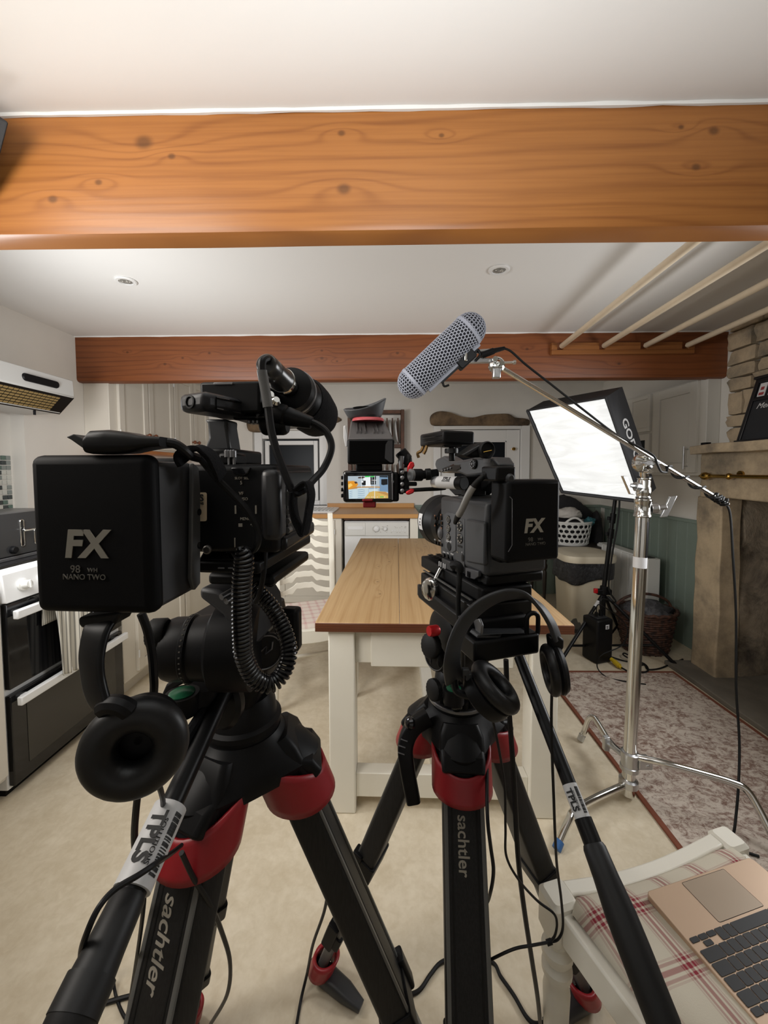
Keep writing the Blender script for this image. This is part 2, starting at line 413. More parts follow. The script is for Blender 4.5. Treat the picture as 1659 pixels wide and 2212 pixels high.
b = B(); box(b, .26, .45, 4.025, 4.05, .92, .945); box(b, 1.44, 2.18, 4.025, 4.05, .92, .945); struct(obj('trim_2', b, green, None, .004))
# rough lintels over window and door
stone_dk = Mat('rough_lintel', S(84, 66, 52), 0.8)
n1 = stone_dk.noise(9, 6, rough=.7); n2 = stone_dk.noise(2.5, 4)
stone_dk.color(stone_dk.mix((n1*0.6+n2*0.5).ss(.35, .75), S(46, 38, 32), S(128, 106, 80))); stone_dk.bump(n1, 0.8, 0.02); stone_dk = stone_dk.m
def lintel(lab, px, cat='lintel'):
    W4 = Frame((0, 4.05, 0)); q = [W4.at(x, y, 0) for x, y in px]
    o = thing('rough_lintel', lab, cat, (q[0].x, 4.05, q[0].z))
    b = B(); c = sum((Vector((k.x, 0, k.z)) for k in q), Vector())/len(q)
    poly = spline([Vector((k.x, 0, k.z)) for k in q], 4, True); loops = []
    for sc, yy in ((1.0, 4.06), (1.0, 4.03), (.97, 4.005), (.88, 3.992)):
        loops.append([Vector((c.x+(p.x-c.x)*sc, yy+.006*mnoise.noise(p*9), c.z+(p.z-c.z)*sc)) for p in poly])
    loft(b, loops); obj('lintel_stone', b, stone_dk, o, smooth=60)
lintel('rough brown stone lintel over the door with the brass knob', [(929, 912), (931, 897), (948, 889), (968, 893), (990, 901), (1018, 903), (1045, 897), (1072, 895), (1097, 895), (1112, 903), (1132, 905), (1143, 910), (1136, 921), (1100, 922), (1040, 922), (980, 921), (938, 920)])
lintel('rough brown stone lintel over the dark kitchen window', [(538, 930), (536, 905), (560, 893), (600, 888), (640, 884), (680, 880), (708, 885), (726, 898), (738, 908), (720, 916), (700, 919), (690, 928), (640, 926), (590, 930), (560, 934)])
# ceiling beams
def beam(lab, y0, y1, z0, x0, x1, m):
    o = thing('ceiling_beam', lab, 'beam', (0, 0, 0))
    q = B()
    n = 40
    for k in range(1): pass
    prof = [(y0, z0+.018), (y0+.006, z0+.005), (y0+.02, z0), (y1-.015, z0), (y1, z0+.015), (y1, ZC), (y0, ZC)]
    loops = [[Vector((x0+(x1-x0)*i/n, y+.0015*mnoise.noise(Vector((i*.31, k, 0))), z+.003*mnoise.noise(Vector((i*.23, k*.5, 3))) if z < ZC else z)) for k, (y, z) in enumerate(prof)] for i in range(n+1)]
    loft(q, loops); obj('beam_timber', q, m, o, smooth=35); return o
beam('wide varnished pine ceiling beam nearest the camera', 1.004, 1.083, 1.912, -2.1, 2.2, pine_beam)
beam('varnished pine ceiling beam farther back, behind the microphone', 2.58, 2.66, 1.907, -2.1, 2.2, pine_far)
for nm, y, sd in (('trim_3', 1.000, 1), ('trim_4', 2.576, 5)):
    b = B(); tube(b, [Vector((-2.1+4.3*i/90, y+.002*mnoise.noise(Vector((i*.9, sd, 0))), ZC-.001)) for i in range(91)], [.006+.003*mnoise.noise(Vector((i*.37, sd, 2))) for i in range(91)], 6); struct(obj(nm, b, ceil_mat))
# recessed ceiling spotlights
bulb = Mat('led_lamp', S(190, 188, 180), 0.3); vv = bulb.voro(90); bulb.color(bulb.mix(vv.ss(.1, .5), S(230, 228, 220), S(120, 118, 112))); bulb = bulb.m
for x, y, lab in ((272, 606, 'round white recessed ceiling spotlight above the cooker hood'), (1078, 582, 'round white recessed ceiling spotlight near the drying poles')):
    c = G(x, y, ZC); o = thing('ceiling_spotlight', lab, 'light', c, group='recessed ceiling spotlights')
    b = B(); lathe(b, c, (0, 0, -1), [(.045, -.004), (.047, .004), (.042, .008), (.031, .008), (.029, .001)], 32); obj('trim_ring', b, frame_w, o)
    b = B(); lathe(b, c, (0, 0, -1), [(.03, -.002), (.03, .003), (.024, .0055), (.004, .007)], 28); obj('lamp', b, bulb, o)
# ================================================================== drying poles
o = thing('clothes_airer', 'cream drying poles slung between wooden notched rails under the ceiling', 'clothes rack', (1.5, 1.8, 2.1))
rail_m = wood('airer_rail', S(150, 96, 50), S(112, 64, 30), S(60, 34, 18), 'x', 'z', (), 30)
pole_m = simple('cream_pole', S(222, 206, 180), 0.45, var=.05, vs=9)
ends = [1.105, 1.375, 1.640, 1.905]
for X in ends:
    b = B(); pts = [Vector((X-.035*(2.55-y), y, 2.102)) for y in (2.545, 2.53, 2.0, 1.5, 1.10)]
    tube(b, pts, [.008, .0165, .0165, .0165, .0165], 14); obj('drying_pole', b, pole_m, o)
for y0, y1, sx in ((2.552, 2.579, 0), (1.083, 1.11, -.05)):
    b = B(); x0 = 1.05+sx
    box(b, x0, 1.965+sx, y0, y1, 2.055, 2.085)
    xs = [x0]+[q for X in ends for q in (X+sx-.019, X+sx+.019)]+[1.965+sx]
    for i in range(0, len(xs), 2): box(b, xs[i], xs[i+1], y0, y1, 2.0848, 2.13)
    obj('notched_rail', b, rail_m, o, .002)
# ================================================================== fireplace on the right
st = Mat('hearth_stone', S(140, 126, 106), 0.85); a1 = st.noise(5, 7, rough=.7); a2 = st.noise(1.7, 3)
st.color(st.mix((a1*.7+a2*.4).ss(.35, .75), S(112, 102, 88), S(192, 172, 142))); st.bump(a1, .7, .012); st_tan = st.m
st = Mat('sooty_stone', S(70, 62, 56), 0.9); a1 = st.noise(4, 7, rough=.75, dist=.5); a2 = st.noise(2.2, 4)
st.color(st.mix((a1*.6+a2*.6).ss(.42, .72), S(60, 54, 49), S(158, 144, 124))); st.bump(a1, 1.0, .02); st_soot = st.m
st = Mat('rubble_stone', S(120, 112, 98), 0.9); a1 = st.noise(6, 6, rough=.7); a2 = st.noise(2.0, 3)
st.color(st.mix((a1*.5+a2*.7).ss(.4, .72), S(92, 90, 82), S(184, 164, 136))); st.bump(a1, .9, .02); st_rub = st.m
mortar = simple('lime_mortar', S(128, 124, 114), .95, nb=.8, ns=30, var=.15, vs=10)
hearth_m = simple('dark_flagstone', S(112, 107, 98), .7, nb=.4, ns=14, var=.25, vs=5)
o = thing('stone_fireplace', 'big old stone fireplace with stone mantel against the right wall', 'fireplace', (2.1, 1.5, 0))
def slab(nm, x0, x1, y0, y1, z0, z1, m, sd, amp=.012, cuts=7, bev=.008):
    t = bmesh.new(); W.box(t, x0, x1, y0, y1, z0, z1)
    bmesh.ops.recalc_face_normals(t, faces=t.faces[:]); bmesh.ops.subdivide_edges(t, edges=t.edges[:], cuts=cuts, use_grid_fill=True)
    for v in t.verts:
        q = Vector((mnoise.fractal(v.co*3.1+Vector((sd, 0, 0)), .6, 2, 4), mnoise.fractal(v.co*3.1+Vector((0, sd, 5)), .6, 2, 4), mnoise.fractal(v.co*3.1+Vector((2, 1, sd)), .6, 2, 4)))
        v.co += q*amp
    return obj(nm, t, m, o, bev, 50)
slab('jamb_stone', 2.0, 2.13, 2.34, 2.535, 0, 1.14, st_tan, 1)
slab('jamb_stone', 2.125, 2.40, 2.36, 2.535, 0, 1.13, st_soot, 2, .035, 9)
slab('jamb_stone', 2.41, 2.66, 2.33, 2.535, 0, .62, st_soot, 3, .04)
slab('jamb_stone', 2.41, 2.66, 2.33, 2.535, .64, 1.13, st_soot, 4, .04)
slab('jamb_stone', 2.0, 2.2, .3, .55, 0, 1.14, st_tan, 5)
slab('lintel_stone', 1.985, 2.3, .25, 2.50, 1.135, 1.405, st_tan, 6, .012, 9)
slab('mantel_shelf', 1.885, 2.25, .2, 2.47, 1.405, 1.455, st_tan, 7, .010, 11)
slab('hearth_slab', 1.845, 2.68, .5, 2.56, 0, .028, hearth_m, 8, .004, 7)
slab('back_stone', 2.62, 2.75, .3, 2.5, 0, 1.4, st_soot, 9, .03)
b = B(); box(b, 2.14, 2.3, .2, 2.45, 1.44, ZC); obj('chimney_breast', b, mortar, o, 0)
rs = random.Random(11); z = 1.458; row = 0
while z < ZC-.02:
    h = min(rs.uniform(.07, .15), ZC-.01-z); y = 2.47-rs.uniform(0, .02)
    while y > 1.35:
        l = rs.uniform(.10, .30) if h > .1 else rs.uniform(.14, .34)
        b = B(); stone(b, (2.155, y-l/2, z+h/2), .05+rs.uniform(0, .018), l/2*.95, h/2*.93, rs.random()*50, 3, .16)
        obj('stone', b, st_rub if rs.random() < .8 else st_tan, o, smooth=50); y -= l
    z += h; row += 1
# brass rail under the mantel
o = thing('brass_rail', 'polished brass rail fixed below the stone mantel shelf', 'rail', (1.945, 2.4, 1.267))
ax = Vector((0, -1, 0)); s0 = Vector((1.945, 2.455, 1.267))
b = B(); lathe(b, s0, ax, [(.002, 0), (.006, .004), (.004, .012), (.012, .02), (.022, .034), (.024, .05), (.018, .066), (.013, .074), (.016, .08), (.011, .088), (.011, .1)]); obj('finial', b, brass, o)
b = B(); cyl(b, s0+ax*.095, s0+ax*1.9, .0105); obj('rail_tube', b, brass, o)
for d in (.2, .95, 1.7):
    b = B(); lathe(b, s0+ax*d, ax, [(.011, 0), (.016, .005), (.019, .015), (.016, .025), (.011, .03)]); obj('collar', b, brass, o)
    b = B(); cyl(b, s0+ax*(d+.05)+Vector((0, 0, .004)), s0+ax*(d+.05)+Vector((.05, 0, .012)), .006); cyl(b, s0+ax*(d+.05)+Vector((.028, 0, .012)), s0+ax*(d+.05)+Vector((.05, 0, .012)), .02); obj('bracket', b, brass, o)
# memo board leaning on the chimney
o = thing('memo_board', 'black framed memo board with picture cards leaning on the mantel', 'board', (1.99, 2.24, 1.458))
up = Vector((.105, .03, .37)).normalized(); rt_ = Vector((0, -1, 0)); up = (up-rt_*up.dot(rt_)).normalized(); nn = rt_.cross(up).normalized()
if nn.x > 0: nn = -nn
bo = Vector((1.985, 2.245, 1.458)); q = lambda s, t, d=0: bo+rt_*s+up*t+nn*d
def mbox(bm, s0, s1, t0, t1, d0, d1): hexa(bm, [q(s, t, d) for d in (d0, d1) for s, t in ((s0, t0), (s1, t0), (s1, t1), (s0, t1))])
bkp = simple('black_painted_wood', (.012, .012, .014, 1), .4); slate = simple('blackboard', (.016, .018, .022, 1), .6)
b = B(); mbox(b, 0, .56, 0, .37, -.018, 0); obj('board', b, bkp, o, .002)
b = B(); mbox(b, -.012, .572, .37, .385, -.024, .014); mbox(b, -.012, .572, -.006, .012, -.024, .012); mbox(b, 0, .022, .012, .37, 0, .008); mbox(b, .27, .29, .012, .24, 0, .008); mbox(b, .538, .56, .012, .37, 0, .008); mbox(b, .022, .538, .24, .258, 0, .008); mbox(b, .022, .538, .345, .37, 0, .008); obj('frame', b, bkp, o, .003)
b = B(); mbox(b, .026, .266, .016, .236, .0003, .002); obj('blackboard_panel', b, slate, o, 0)
for k in range(8):
    b = B(); s = .034+k*.062; mbox(b, s, s+.042, .263, .34, .0005, .003); cd_ = obj('picture_card', b, label_w, o, 0)
    b = B(); mbox(b, s+.006, s+.036, .27+.012*(k % 2), .286, .0031, .0034); mbox(b, s+.01+.01*(k % 2), s+.03, .30, .318, .0031, .0034); obj('picture', b, [simple('card_ink', S(150, 60, 62), .6), simple('card_grey', S(120, 116, 110), .6)][k % 2], cd_, smooth=0)
text('lettering', 'Memo', q(.11, .205, .0024), rt_, up, .045, print_wh, o, shear=.35)
o = thing('small_black_box', 'tiny black box standing on the end of the mantel', 'box', P(1526, 965, 2.41)); b = B(); c = P(1526, 964, 2.40); box(b, c.x-.02, c.x+.012, c.y-.02, c.y+.02, 1.457, 1.472); obj('case', b, black_pl, o, .002)
# ================================================================== cooker wall
o = thing('wooden_lintel', 'reddish wooden beam set in the wall above the cooker hood', 'lintel', (-2.2, 1.8, 1.8))
b = B(); box(b, -2.41, -2.088, 1.05, 2.46, 1.70, 1.888); obj('lintel_timber', b, wood('hood_lintel', S(176, 108, 66), S(130, 70, 38), S(60, 30, 18), 'y', 'z', (), 18), o, .006)
# hood
o = thing('cooker_hood', 'white cooker hood with a black slotted switch panel on the left wall', 'cooker hood', (-2.0, 1.85, 1.6))
def yprism(bm, pts, y0, y1): prism(bm, [Vector((x, y0, z)) for x, z in pts], Vector((0, y1-y0, 0)))
HY0, HY1 = 1.56, 2.185
b = B(); yprism(b, [(-1.80, 1.822), (-1.795, 1.728), (-1.885, 1.635), (-2.085, 1.628), (-2.085, 1.822)], HY0, HY1); obj('body', b, simple('hood_enamel', S(190, 190, 187), .35), o, .004)
b = B(); yprism(b, [(-1.802, 1.727), (-1.886, 1.6385), (-1.888, 1.632), (-1.80, 1.722)], HY0+.005, HY1+.003); obj('dark_underside', b, black_pl, o, .001)
grille = simple('grille_filter', S(150, 128, 84), .5, .3)
fu = Vector((-.083, 0, -.0885)).normalized(); fn = Vector((.0885, 0, -.083)).normalized(); f0 = Vector((-1.803, 0, 1.7245))
b = B()
for i in range(20):
    for j in range(6):
        y = HY0+.03+i*.026; s = .014+j*.0165; p0 = f0+fu*s+fn*.0035; p1 = f0+fu*(s+.011)+fn*.0035
        hexa(b, [p0+Vector((0, y, 0)), p1+Vector((0, y, 0)), p1+Vector((0, y+.02, 0)), p0+Vector((0, y+.02, 0)), p0+Vector((0, y, 0))+fn*.003, p1+Vector((0, y, 0))+fn*.003, p1+Vector((0, y+.02, 0))+fn*.003, p0+Vector((0, y+.02, 0))+fn*.003])
g = obj('grille', b, grille, o, smooth=0); g['kind'] = 'stuff'
b = B(); loft(b, [rrect((-1.7985-.0, 1.98, 1.772), Vector((0, 1, 0)), Vector((.05, 0, 1)).normalized(), .105, .02, .0195, 6), rrect((-1.789, 1.98, 1.772), Vector((0, 1, 0)), Vector((.05, 0, 1)).normalized(), .1, .017, .0165, 6)]); obj('switch_panel', b, black_pl, o)
b = B(); cyl(b, (-1.905, 2.05, 1.65), (-1.905, 2.05, 1.61), .006, seg=10); obj('latch', b, black_pl, o)
# cooker
o = thing('cooker', 'white freestanding cooker with two black glass oven doors', 'cooker', (-1.8, 1.84, 0))
CY0, CY1, CX1 = 1.452, 2.10, -1.5
b = B(); box(b, -2.1, CX1-.03, CY0, CY1, .03, .92); obj('body', b, white_gl, o, .004)
b = B(); yprism(b, [(CX1-.032, .79), (CX1+.004, .79), (CX1-.012, .905), (CX1-.032, .915)], CY0, CY1); obj('control_panel', b, white_gl, o, .004)
b = B(); box(b, -2.08, CX1-.035, CY0+.004, CY1-.004, .918, .932); obj('hob', b, black_gl, o, .002)
for i in range(6):
    y = CY0+.075+i*.092; c = Vector((CX1-.004, y, .845)); ax = Vector((1, 0, .14)).normalized()
    b = B(); lathe(b, c, ax, [(.024, 0), (.026, .006), (.024, .010), (.018, .012), (.0165, .03), (.014, .034)], 24); k = obj('control_knob', b, white_pl, o)
    b = B(); hexa(b, [c+ax*d+Vector((0, s*.0035, 0))+Vector((-.14, 0, 1))*t for d in (.012, .04) for s, t in ((-1, -.016), (1, -.016), (1, .016), (-1, .016))]); obj('grip', b, white_pl, k, .001)
b = B(); box(b, CX1-.03, CX1-.006, CY0+.006, CY1-.006, .44, .785); obj('top_oven_door', b, black_gl, o, .004)
b = B(); box(b, CX1-.03, CX1-.006, CY0+.006, CY1-.006, .045, .415); od = obj('main_oven_door', b, black_gl, o, .004)
b = B(); box(b, CX1-.0055, CX1-.0045, CY0+.07, CY1-.07, .1, .36); obj('door_window', b, simple('oven_glass', (.03, .028, .024, 1), .15), od, smooth=0)
for z in (.735, .385):
    b = B(); c0, c1 = CY0+.012, CY1-.012
    box(b, CX1+.012, CX1+.034, c0, c1, z-.012, z+.024); box(b, CX1-.008, CX1+.02, c0+.03, c0+.06, z-.005, z+.015); box(b, CX1-.008, CX1+.02, c1-.06, c1-.03, z-.005, z+.015); obj('door_handle', b, white_gl, o, .005)
b = B(); box(b, -2.05, CX1-.05, CY0+.01, CY1-.01, 0, .04); obj('plinth', b, black_pl, o)
# toaster standing on the hob
o = thing('toaster', 'black toaster with chrome lever and slots standing on the hob', 'toaster', (-1.73, 1.68, .932))
TY0, TY1, TX = 1.48, 1.84, -1.60
b = B(); loft(b, [rrect((x, (TY0+TY1)/2, 1.04), Vector((0, 1, 0)), Vector((0, 0, 1)), (TY1-TY0)/2*k, .092*k, .03, 5) for x, k in ((-1.83, .97), (-1.82, 1), (TX-.01, 1), (TX, .97))]); obj('body', b, simple('toaster_black', (.03, .03, .031, 1), .3), o)
def slotring(y, z, hw, hh, nm='slot_rim'):
    b = B(); tube(b, rrect((TX+.002, y, z), Vector((0, 1, 0)), Vector((0, 0, 1)), hw, hh, hw*.98, 6), .0022, 8, True); return obj(nm, b, chrome, o)
for y, z, hw, hh in ((1.635, 1.04, .008, .058), (1.70, 1.015, .0085, .034), (1.737, 1.017, .0085, .034), (1.79, 1.017, .0085, .034)):
    r = slotring(y, z, hw, hh); b = B(); prism(b, rrect((TX+.0005, y, z), Vector((0, 1, 0)), Vector((0, 0, 1)), hw*.9, hh*.97, hw*.85, 5), Vector((.001, 0, 0))); obj('slot', b, black_gl, r, smooth=0)
b = B(); box(b, TX+.002, TX+.03, 1.630, 1.640, 1.052, 1.058); box(b, TX+.02, TX+.036, 1.612, 1.668, 1.05, 1.058); obj('lever', b, chrome, o, .002)
b = B(); lathe(b, (TX, 1.59, .975), (1, 0, 0), [(.016, 0), (.016, .012), (.012, .016)]); obj('dial', b, black_pl, o)
b = B(); box(b, TX-.2, TX+.004, TY0+.01, TY1-.01, .932, .946); obj('chrome_base', b, grey_lt, o, .002)
# tea towel on the oven handle
tw = Mat('striped_linen', S(206, 202, 190), .9); k = (tw.y*95.0).op('FRACT'); k2 = (k-0.5).op('ABSOLUTE'); tw.color(tw.mix(k2.ss(.30, .36)*.75, S(212, 208, 196), S(104, 102, 98))); tw.bump(tw.noise(300, 2), .2, .002)
def towel(u, v):
    y = 1.60+u*.20; s = v*.56; bar = .022
    fold = .012*math.sin(u*21+v*2)*min(1, v*2.2)+.008*math.sin(u*9+1)*v
    if s < .10: z = .745-.10+s; x = CX1+.004
    elif s < .16: t = (s-.10)/.06*pi; x = CX1+.023-.021*math.cos(t); z = .752+.018*math.sin(t)
    else: x = CX1+.046+fold; z = .752-(s-.16)*(0.86+.10*u)
    return Vector((x+.002, y+.03*(v-.3)*(.5-u)+.015*v, z))
b = B(); grid(b, towel, 40, 44); tag(obj('tea_towel', b, tw.m, None, solid=.002, smooth=60), 'crumpled striped tea towel hanging over the upper oven door handle', 'towel')
# ================================================================== fitted cupboards
def hinge(b, p, n, t):
    n, t = Vector(n), Vector(t)
    for s in (-.012, .012):
        cyl(b, p+t*s+n*.003-Vector((0, 0, .022)), p+t*s+n*.003+Vector((0, 0, .022)), .0035, seg=8)
def panel_door(parent, o0, t, n, w_, h_, knob=None, hng=None, nm='door', st=.055, m=None):
    """framed door: o0 lower corner on the face, t along, n outwards"""
    o0, t, n = Vector(o0), Vector(t), Vector(n); up = Vector((0, 0, 1)); m = m or cream
    def bx(bm, s0, s1, z0, z1, d0, d1): hexa(bm, [o0+t*s+up*z+n*d for d in (d0, d1) for s, z in ((s0, z0), (s1, z0), (s1, z1), (s0, z1))])
    b = B(); bx(b, 0, st, 0, h_, 0, .02); bx(b, w_-st, w_, 0, h_, 0, .02); bx(b, st, w_-st, 0, st, 0, .02); bx(b, st, w_-st, h_-st, h_, 0, .02); bx(b, st, w_-st, st, h_-st, 0, .010)
    d = obj(nm, b, m, parent, .0025, smooth=0)
    if knob:
        b = B(); lathe(b, o0+t*knob[0]+up*knob[1]+n*.02, n, [(.007, 0), (.006, .012), (.014, .018), (.017, .027), (.013, .036), (.003, .039)], 18); obj('knob', b, amber, d)
    if hng is not None:
        b = B()
        for z in (h_*.14, h_*.86): pass
        b.free()
        for z in (h_*.14, h_*.86):
            b = B(); p = o0+t*hng+up*z+n*.0225; cyl(b, p-up*.022, p+up*.022, .0045, seg=8); obj('hinge', b, frame_w, d)
    return d
# wall units beyond the beam, along the left wall
o = thing('wall_cupboard', 'tall cream wall cupboards with brown knobs along the left wall', 'cupboard', (-2.0, 3.3, 1.45))
b = B(); box(b, -2.1, -1.925, 2.63, 4.048, 1.47, ZC-.002); obj('carcass', b, cream, o, .003)
ys = [2.70, 3.04, 3.40, 3.74, 4.04]
for i in range(4):
    w_ = ys[i+1]-ys[i]-.012; kn = (w_-.035, .10) if i % 2 == 0 else (.035, .10)
    panel_door(o, (-1.925, ys[i]+.006, 1.485), (0, 1, 0), (1, 0, 0), w_, .68, kn, .0 if i % 2 == 0 else w_)
b = B(); box(b, -2.1, -1.915, 2.625, 4.048, 1.445, 1.47); obj('light_shelf', b, wood('shelf_pine', S(206, 140, 78), S(170, 104, 52), S(80, 40, 20), 'y', 'x', (), 30), o, .003)
# base units left of and beyond the cooker
def base_run(lab, x0, x1, y0, y1, doors, axis):
    o = thing('base_cupboard', lab, 'cupboard', ((x0+x1)/2, (y0+y1)/2, 0))
    b = B(); box(b, x0, x1, y0, y1, .09, .88); obj('carcass', b, cream, o, .003)
    b = B(); 
    if axis == 'y': box(b, x0, x1-.05, y0, y1, 0, .09)
    else: box(b, x0, x1, y0+.05, y1, 0, .09)
    obj('plinth', b, cream, o)
    for d0, d1, kn, hg in doors:
        w_ = d1-d0; kp = None if kn is None else ((w_-.035 if kn > 0 else .035), .60)
        hp = None if hg is None else (w_ if hg > 0 else 0)
        if axis == 'y': panel_door(o, (x1, d0, .115), (0, 1, 0), (1, 0, 0), w_, .75, kp, hp)
        else: panel_door(o, (d0, y0, .115), (1, 0, 0), (0, -1, 0), w_, .75, kp, hp)
    return o
base_run('cream base cupboard at the left edge, before the cooker', -2.09, -1.52, .90, 1.44, [(.93, 1.43, None, None)], 'y')
base_run('cream base cupboard with panelled doors just beyond the cooker', -2.09, -1.52, 2.115, 3.40, [(2.22, 2.74, 1, -1), (2.76, 3.28, -1, 1)], 'y')
base_run('cream sink base cupboard under the window', -1.50, -.44, 3.44, 4.04, [(-1.42, -1.03, 1, -1), (-1.01, -.50, -1, 1)], 'x')
# worktops
wt = wood('worktop_pine', S(206, 158, 100), S(176, 122, 68), S(90, 54, 28), 'x', 'y', (), 20, .3, 80)
wty = wood('worktop_pine_side', S(206, 158, 100), S(176, 122, 68), S(90, 54, 28), 'y', 'x', (), 20, .3, 80)
o = thing('worktop', 'wooden worktop along the back wall over sink and washing machine', 'worktop', (-.6, 3.7, .88))
b = B(); box(b, -1.49, .262, 3.405, 4.045, .882, .920); obj('board', b, wt, o, .004)
b = B(); box(b, -.66, .25, 4.022, 4.046, .920, .965); obj('upstand', b, wt, o, .003)
b = B(); box(b, .178, .25, 3.44, 4.04, 0, .881); obj('end_panel', b, ivory, o, .003)
b = B(); box(b, -.42, .17, 3.452, 3.50, .862, .881); obj('rail', b, dark_wood, o, .002)
o = thing('worktop', 'wooden worktop along the left wall beyond the cooker', 'worktop', (-1.8, 3.0, .88))
b = B(); box(b, -2.095, -1.492, 2.115, 4.045, .882, .920); obj('board', b, wty, o, .004)
# sink drainer
o = thing('sink_drainer', 'white ceramic sink drainer let into the worktop below the window', 'sink', (-.95, 3.72, .92))
b = B(); prism(b, rrect((-.95, 3.72, .9205), Vector((1, 0, 0)), Vector((0, 1, 0)), .43, .22, .04, 5), Vector((0, 0, .014))); obj('rim', b, white_gl, o, .004)
b = B()
for i in range(9): box(b, -.86+.035*i, -.85+.035*i, 3.56, 3.88, .9345, .938)
obj('drain_ridges', b, white_gl, o, .001)
b = B(); tube(b, spline([(-1.15, 3.9, .934), (-1.15, 3.9, 1.10), (-1.15, 3.86, 1.17), (-1.15, 3.76, 1.18), (-1.15, 3.72, 1.14)], 6), .011, 10); obj('tap', b, chrome, o)
# wooden spoon in a jar on the sill
o = thing('utensil_jar', 'small brown jar holding a wooden spoon on the window sill', 'jar', P(653, 1060, 4.06))
c = P(655, 1062, 4.06); c.z = .942; b = B(); lathe(b, c, (0, 0, 1), [(.03, 0), (.036, .02), (.036, .08), (.03, .10), (.027, .10)]); obj('jar', b, simple('brown_glaze', S(150, 96, 60), .3), o)
b = B(); p0, p1 = c+Vector((-.01, 0, .04)), c+Vector((-.02, .005, .19)); tube(b, [p0, p1, p1+(p1-p0)*.12, p1+(p1-p0)*.22, p1+(p1-p0)*.3], [.005, .006, .016, .017, .008], 10); obj('wooden_spoon', b, wt, o)
# washing machine
o = thing('washing_machine', 'white washing machine under the wooden worktop behind the table', 'washing machine', (-.12, 3.75, 0))
b = B(); box(b, -.417, .172, 3.47, 4.02, .01, .848); obj('body', b, white_gl, o, .008)
b = B(); box(b, -.412, .167, 3.455, 3.475, .715, .842); obj('control_panel', b, white_pl, o, .006)
b = B(); box(b, -.405, -.225, 3.449, 3.457, .722, .836); dw = obj('detergent_drawer', b, white_pl, o, .003)
b = B(); loft(b, [rrect((-.315, y, .79), Vector((1, 0, 0)), Vector((0, 0, 1)), hx, hz, hz*.9, 4) for y, hx, hz in ((3.4495, .075, .018), (3.4445, .07, .014))]); obj('drawer_handle', b, white_gl, dw)
for x, r in ((-.125, .028), (-.045, .018)):
    b = B(); lathe(b, (x, 3.456, .782), (0, -1, 0), [(r, 0), (r, .006), (r*.8, .009), (r*.75, .022), (r*.6, .024)], 26); k = obj('dial', b, white_gl, o); b = B(); tube(b, [Vector((x+r*1.02*math.cos(t), 3.4535, .782+r*1.02*math.sin(t))) for t in (2*pi*i/28 for i in range(28))], .0012, 6, True); obj('dial_ring', b, print_gr, k)
mk = random.Random(4); b = B()
for i in range(6): x = -.0+.023*i; prism(b, rrect((x+.02, 3.454, .765), Vector((1, 0, 0)), Vector((0, 0, 1)), .008, .004, .0035, 3), Vector((0, -.003, 0)))
obj('push_buttons', b, white_gl, o)
b = B()
for i in range(34):
    x, z = (mk.uniform(-.16, -.02), mk.uniform(.742, .822)) if i < 18 else (mk.uniform(0, .14), mk.choice((.79, .80, .745)))
    box(b, x, x+mk.uniform(.004, .012), 3.4535, 3.4552, z, z+.0025)
obj('panel_marks', b, print_gr, o, smooth=0)
b = B(); lathe(b, (-.12, 3.472, .42), (0, -1, 0), [(.19, 0), (.2, .012), (.18, .03), (.15, .034), (.145, .02)], 40); obj('door_ring', b, white_gl, o)
b = B(); lathe(b, (-.12, 3.455, .42), (0, -1, 0), [(.145, 0), (.13, .012), (.06, .03), (.01, .034)], 32); obj('door_glass', b, dark_glass, o)
# plate rack on the far wall
o = thing('plate_rack', 'brown wooden plate rack with white plates on the far wall', 'rack', (-.12, 4.0, 1.1))
RX0, RX1, RZ0, RZ1 = -.43, .145, 1.09, 1.925
b = B(); box(b, RX0, RX0+.035, 3.93, 4.045, RZ0, RZ1); box(b, RX1-.035, RX1, 3.93, 4.045, RZ0, RZ1)
for z in (RZ0, 1.54, RZ1-.04): box(b, RX0+.035, RX1-.035, 3.93, 4.045, z, z+.035)
obj('frame', b, dark_wood, o, .004)
b = B()
for z in (1.20, 1.66):
    for k in range(9): cyl(b, (RX0+.07+k*.055, 3.945, z-.08), (RX0+.07+k*.055, 3.945, z+.18), .006, seg=8)
ob = obj('dowels', b, dark_wood, o); ob['kind'] = 'stuff'
n_ = 0
for z in (1.127, 1.577):
    for k in range(8):
        c = Vector((RX0+.10+k*.055, 3.99, z+.125)); b = B()
        lathe(b, c, Vector((1, -.08, .12)), [(.02, .008), (.06, .0), (.09, .006), (.122, .018), (.123, .021), (.09, .011), (.06, .006), (.02, .012)], 28)
        tag(obj('plate', b, white_gl, None), '%s white plate from the door in the %s row of the rack' % (('eighth', 'seventh', 'sixth', 'fifth', 'fourth', 'third', 'second', 'first')[k], 'upper' if z > 1.5 else 'lower'), 'plate', 'white plates in the wall rack')
# right wall cupboards
o = thing('wall_cupboard', 'grey-white wall cupboard with bar handle beside the fireplace', 'cupboard', (2.15, 3.1, 1.26))
gw = simple('grey_white_paint', S(212, 209, 201), .5, nb=.05, ns=20)
b = B(); box(b, 2.112, 2.199, 2.62, 3.72, 1.265, 1.93); obj('carcass', b, gw, o, .003)
d = panel_door(o, (2.112, 3.12, 1.285), (0, -1, 0), (-1, 0, 0), .44, .63, st=.07, m=gw)
b = B(); h = P(1475, 985, 2.76); cyl(b, (2.062, 2.745, 1.31), (2.062, 2.745, 1.47), .006); cyl(b, (2.062, 2.745, 1.33), (2.095, 2.745, 1.33), .004); cyl(b, (2.062, 2.745, 1.45), (2.095, 2.745, 1.45), .004); obj('bar_handle', b, alu, d)
panel_door(o, (2.112, 3.42, 1.62), (0, -1, 0), (-1, 0, 0), .26, .295, st=.03, m=gw)
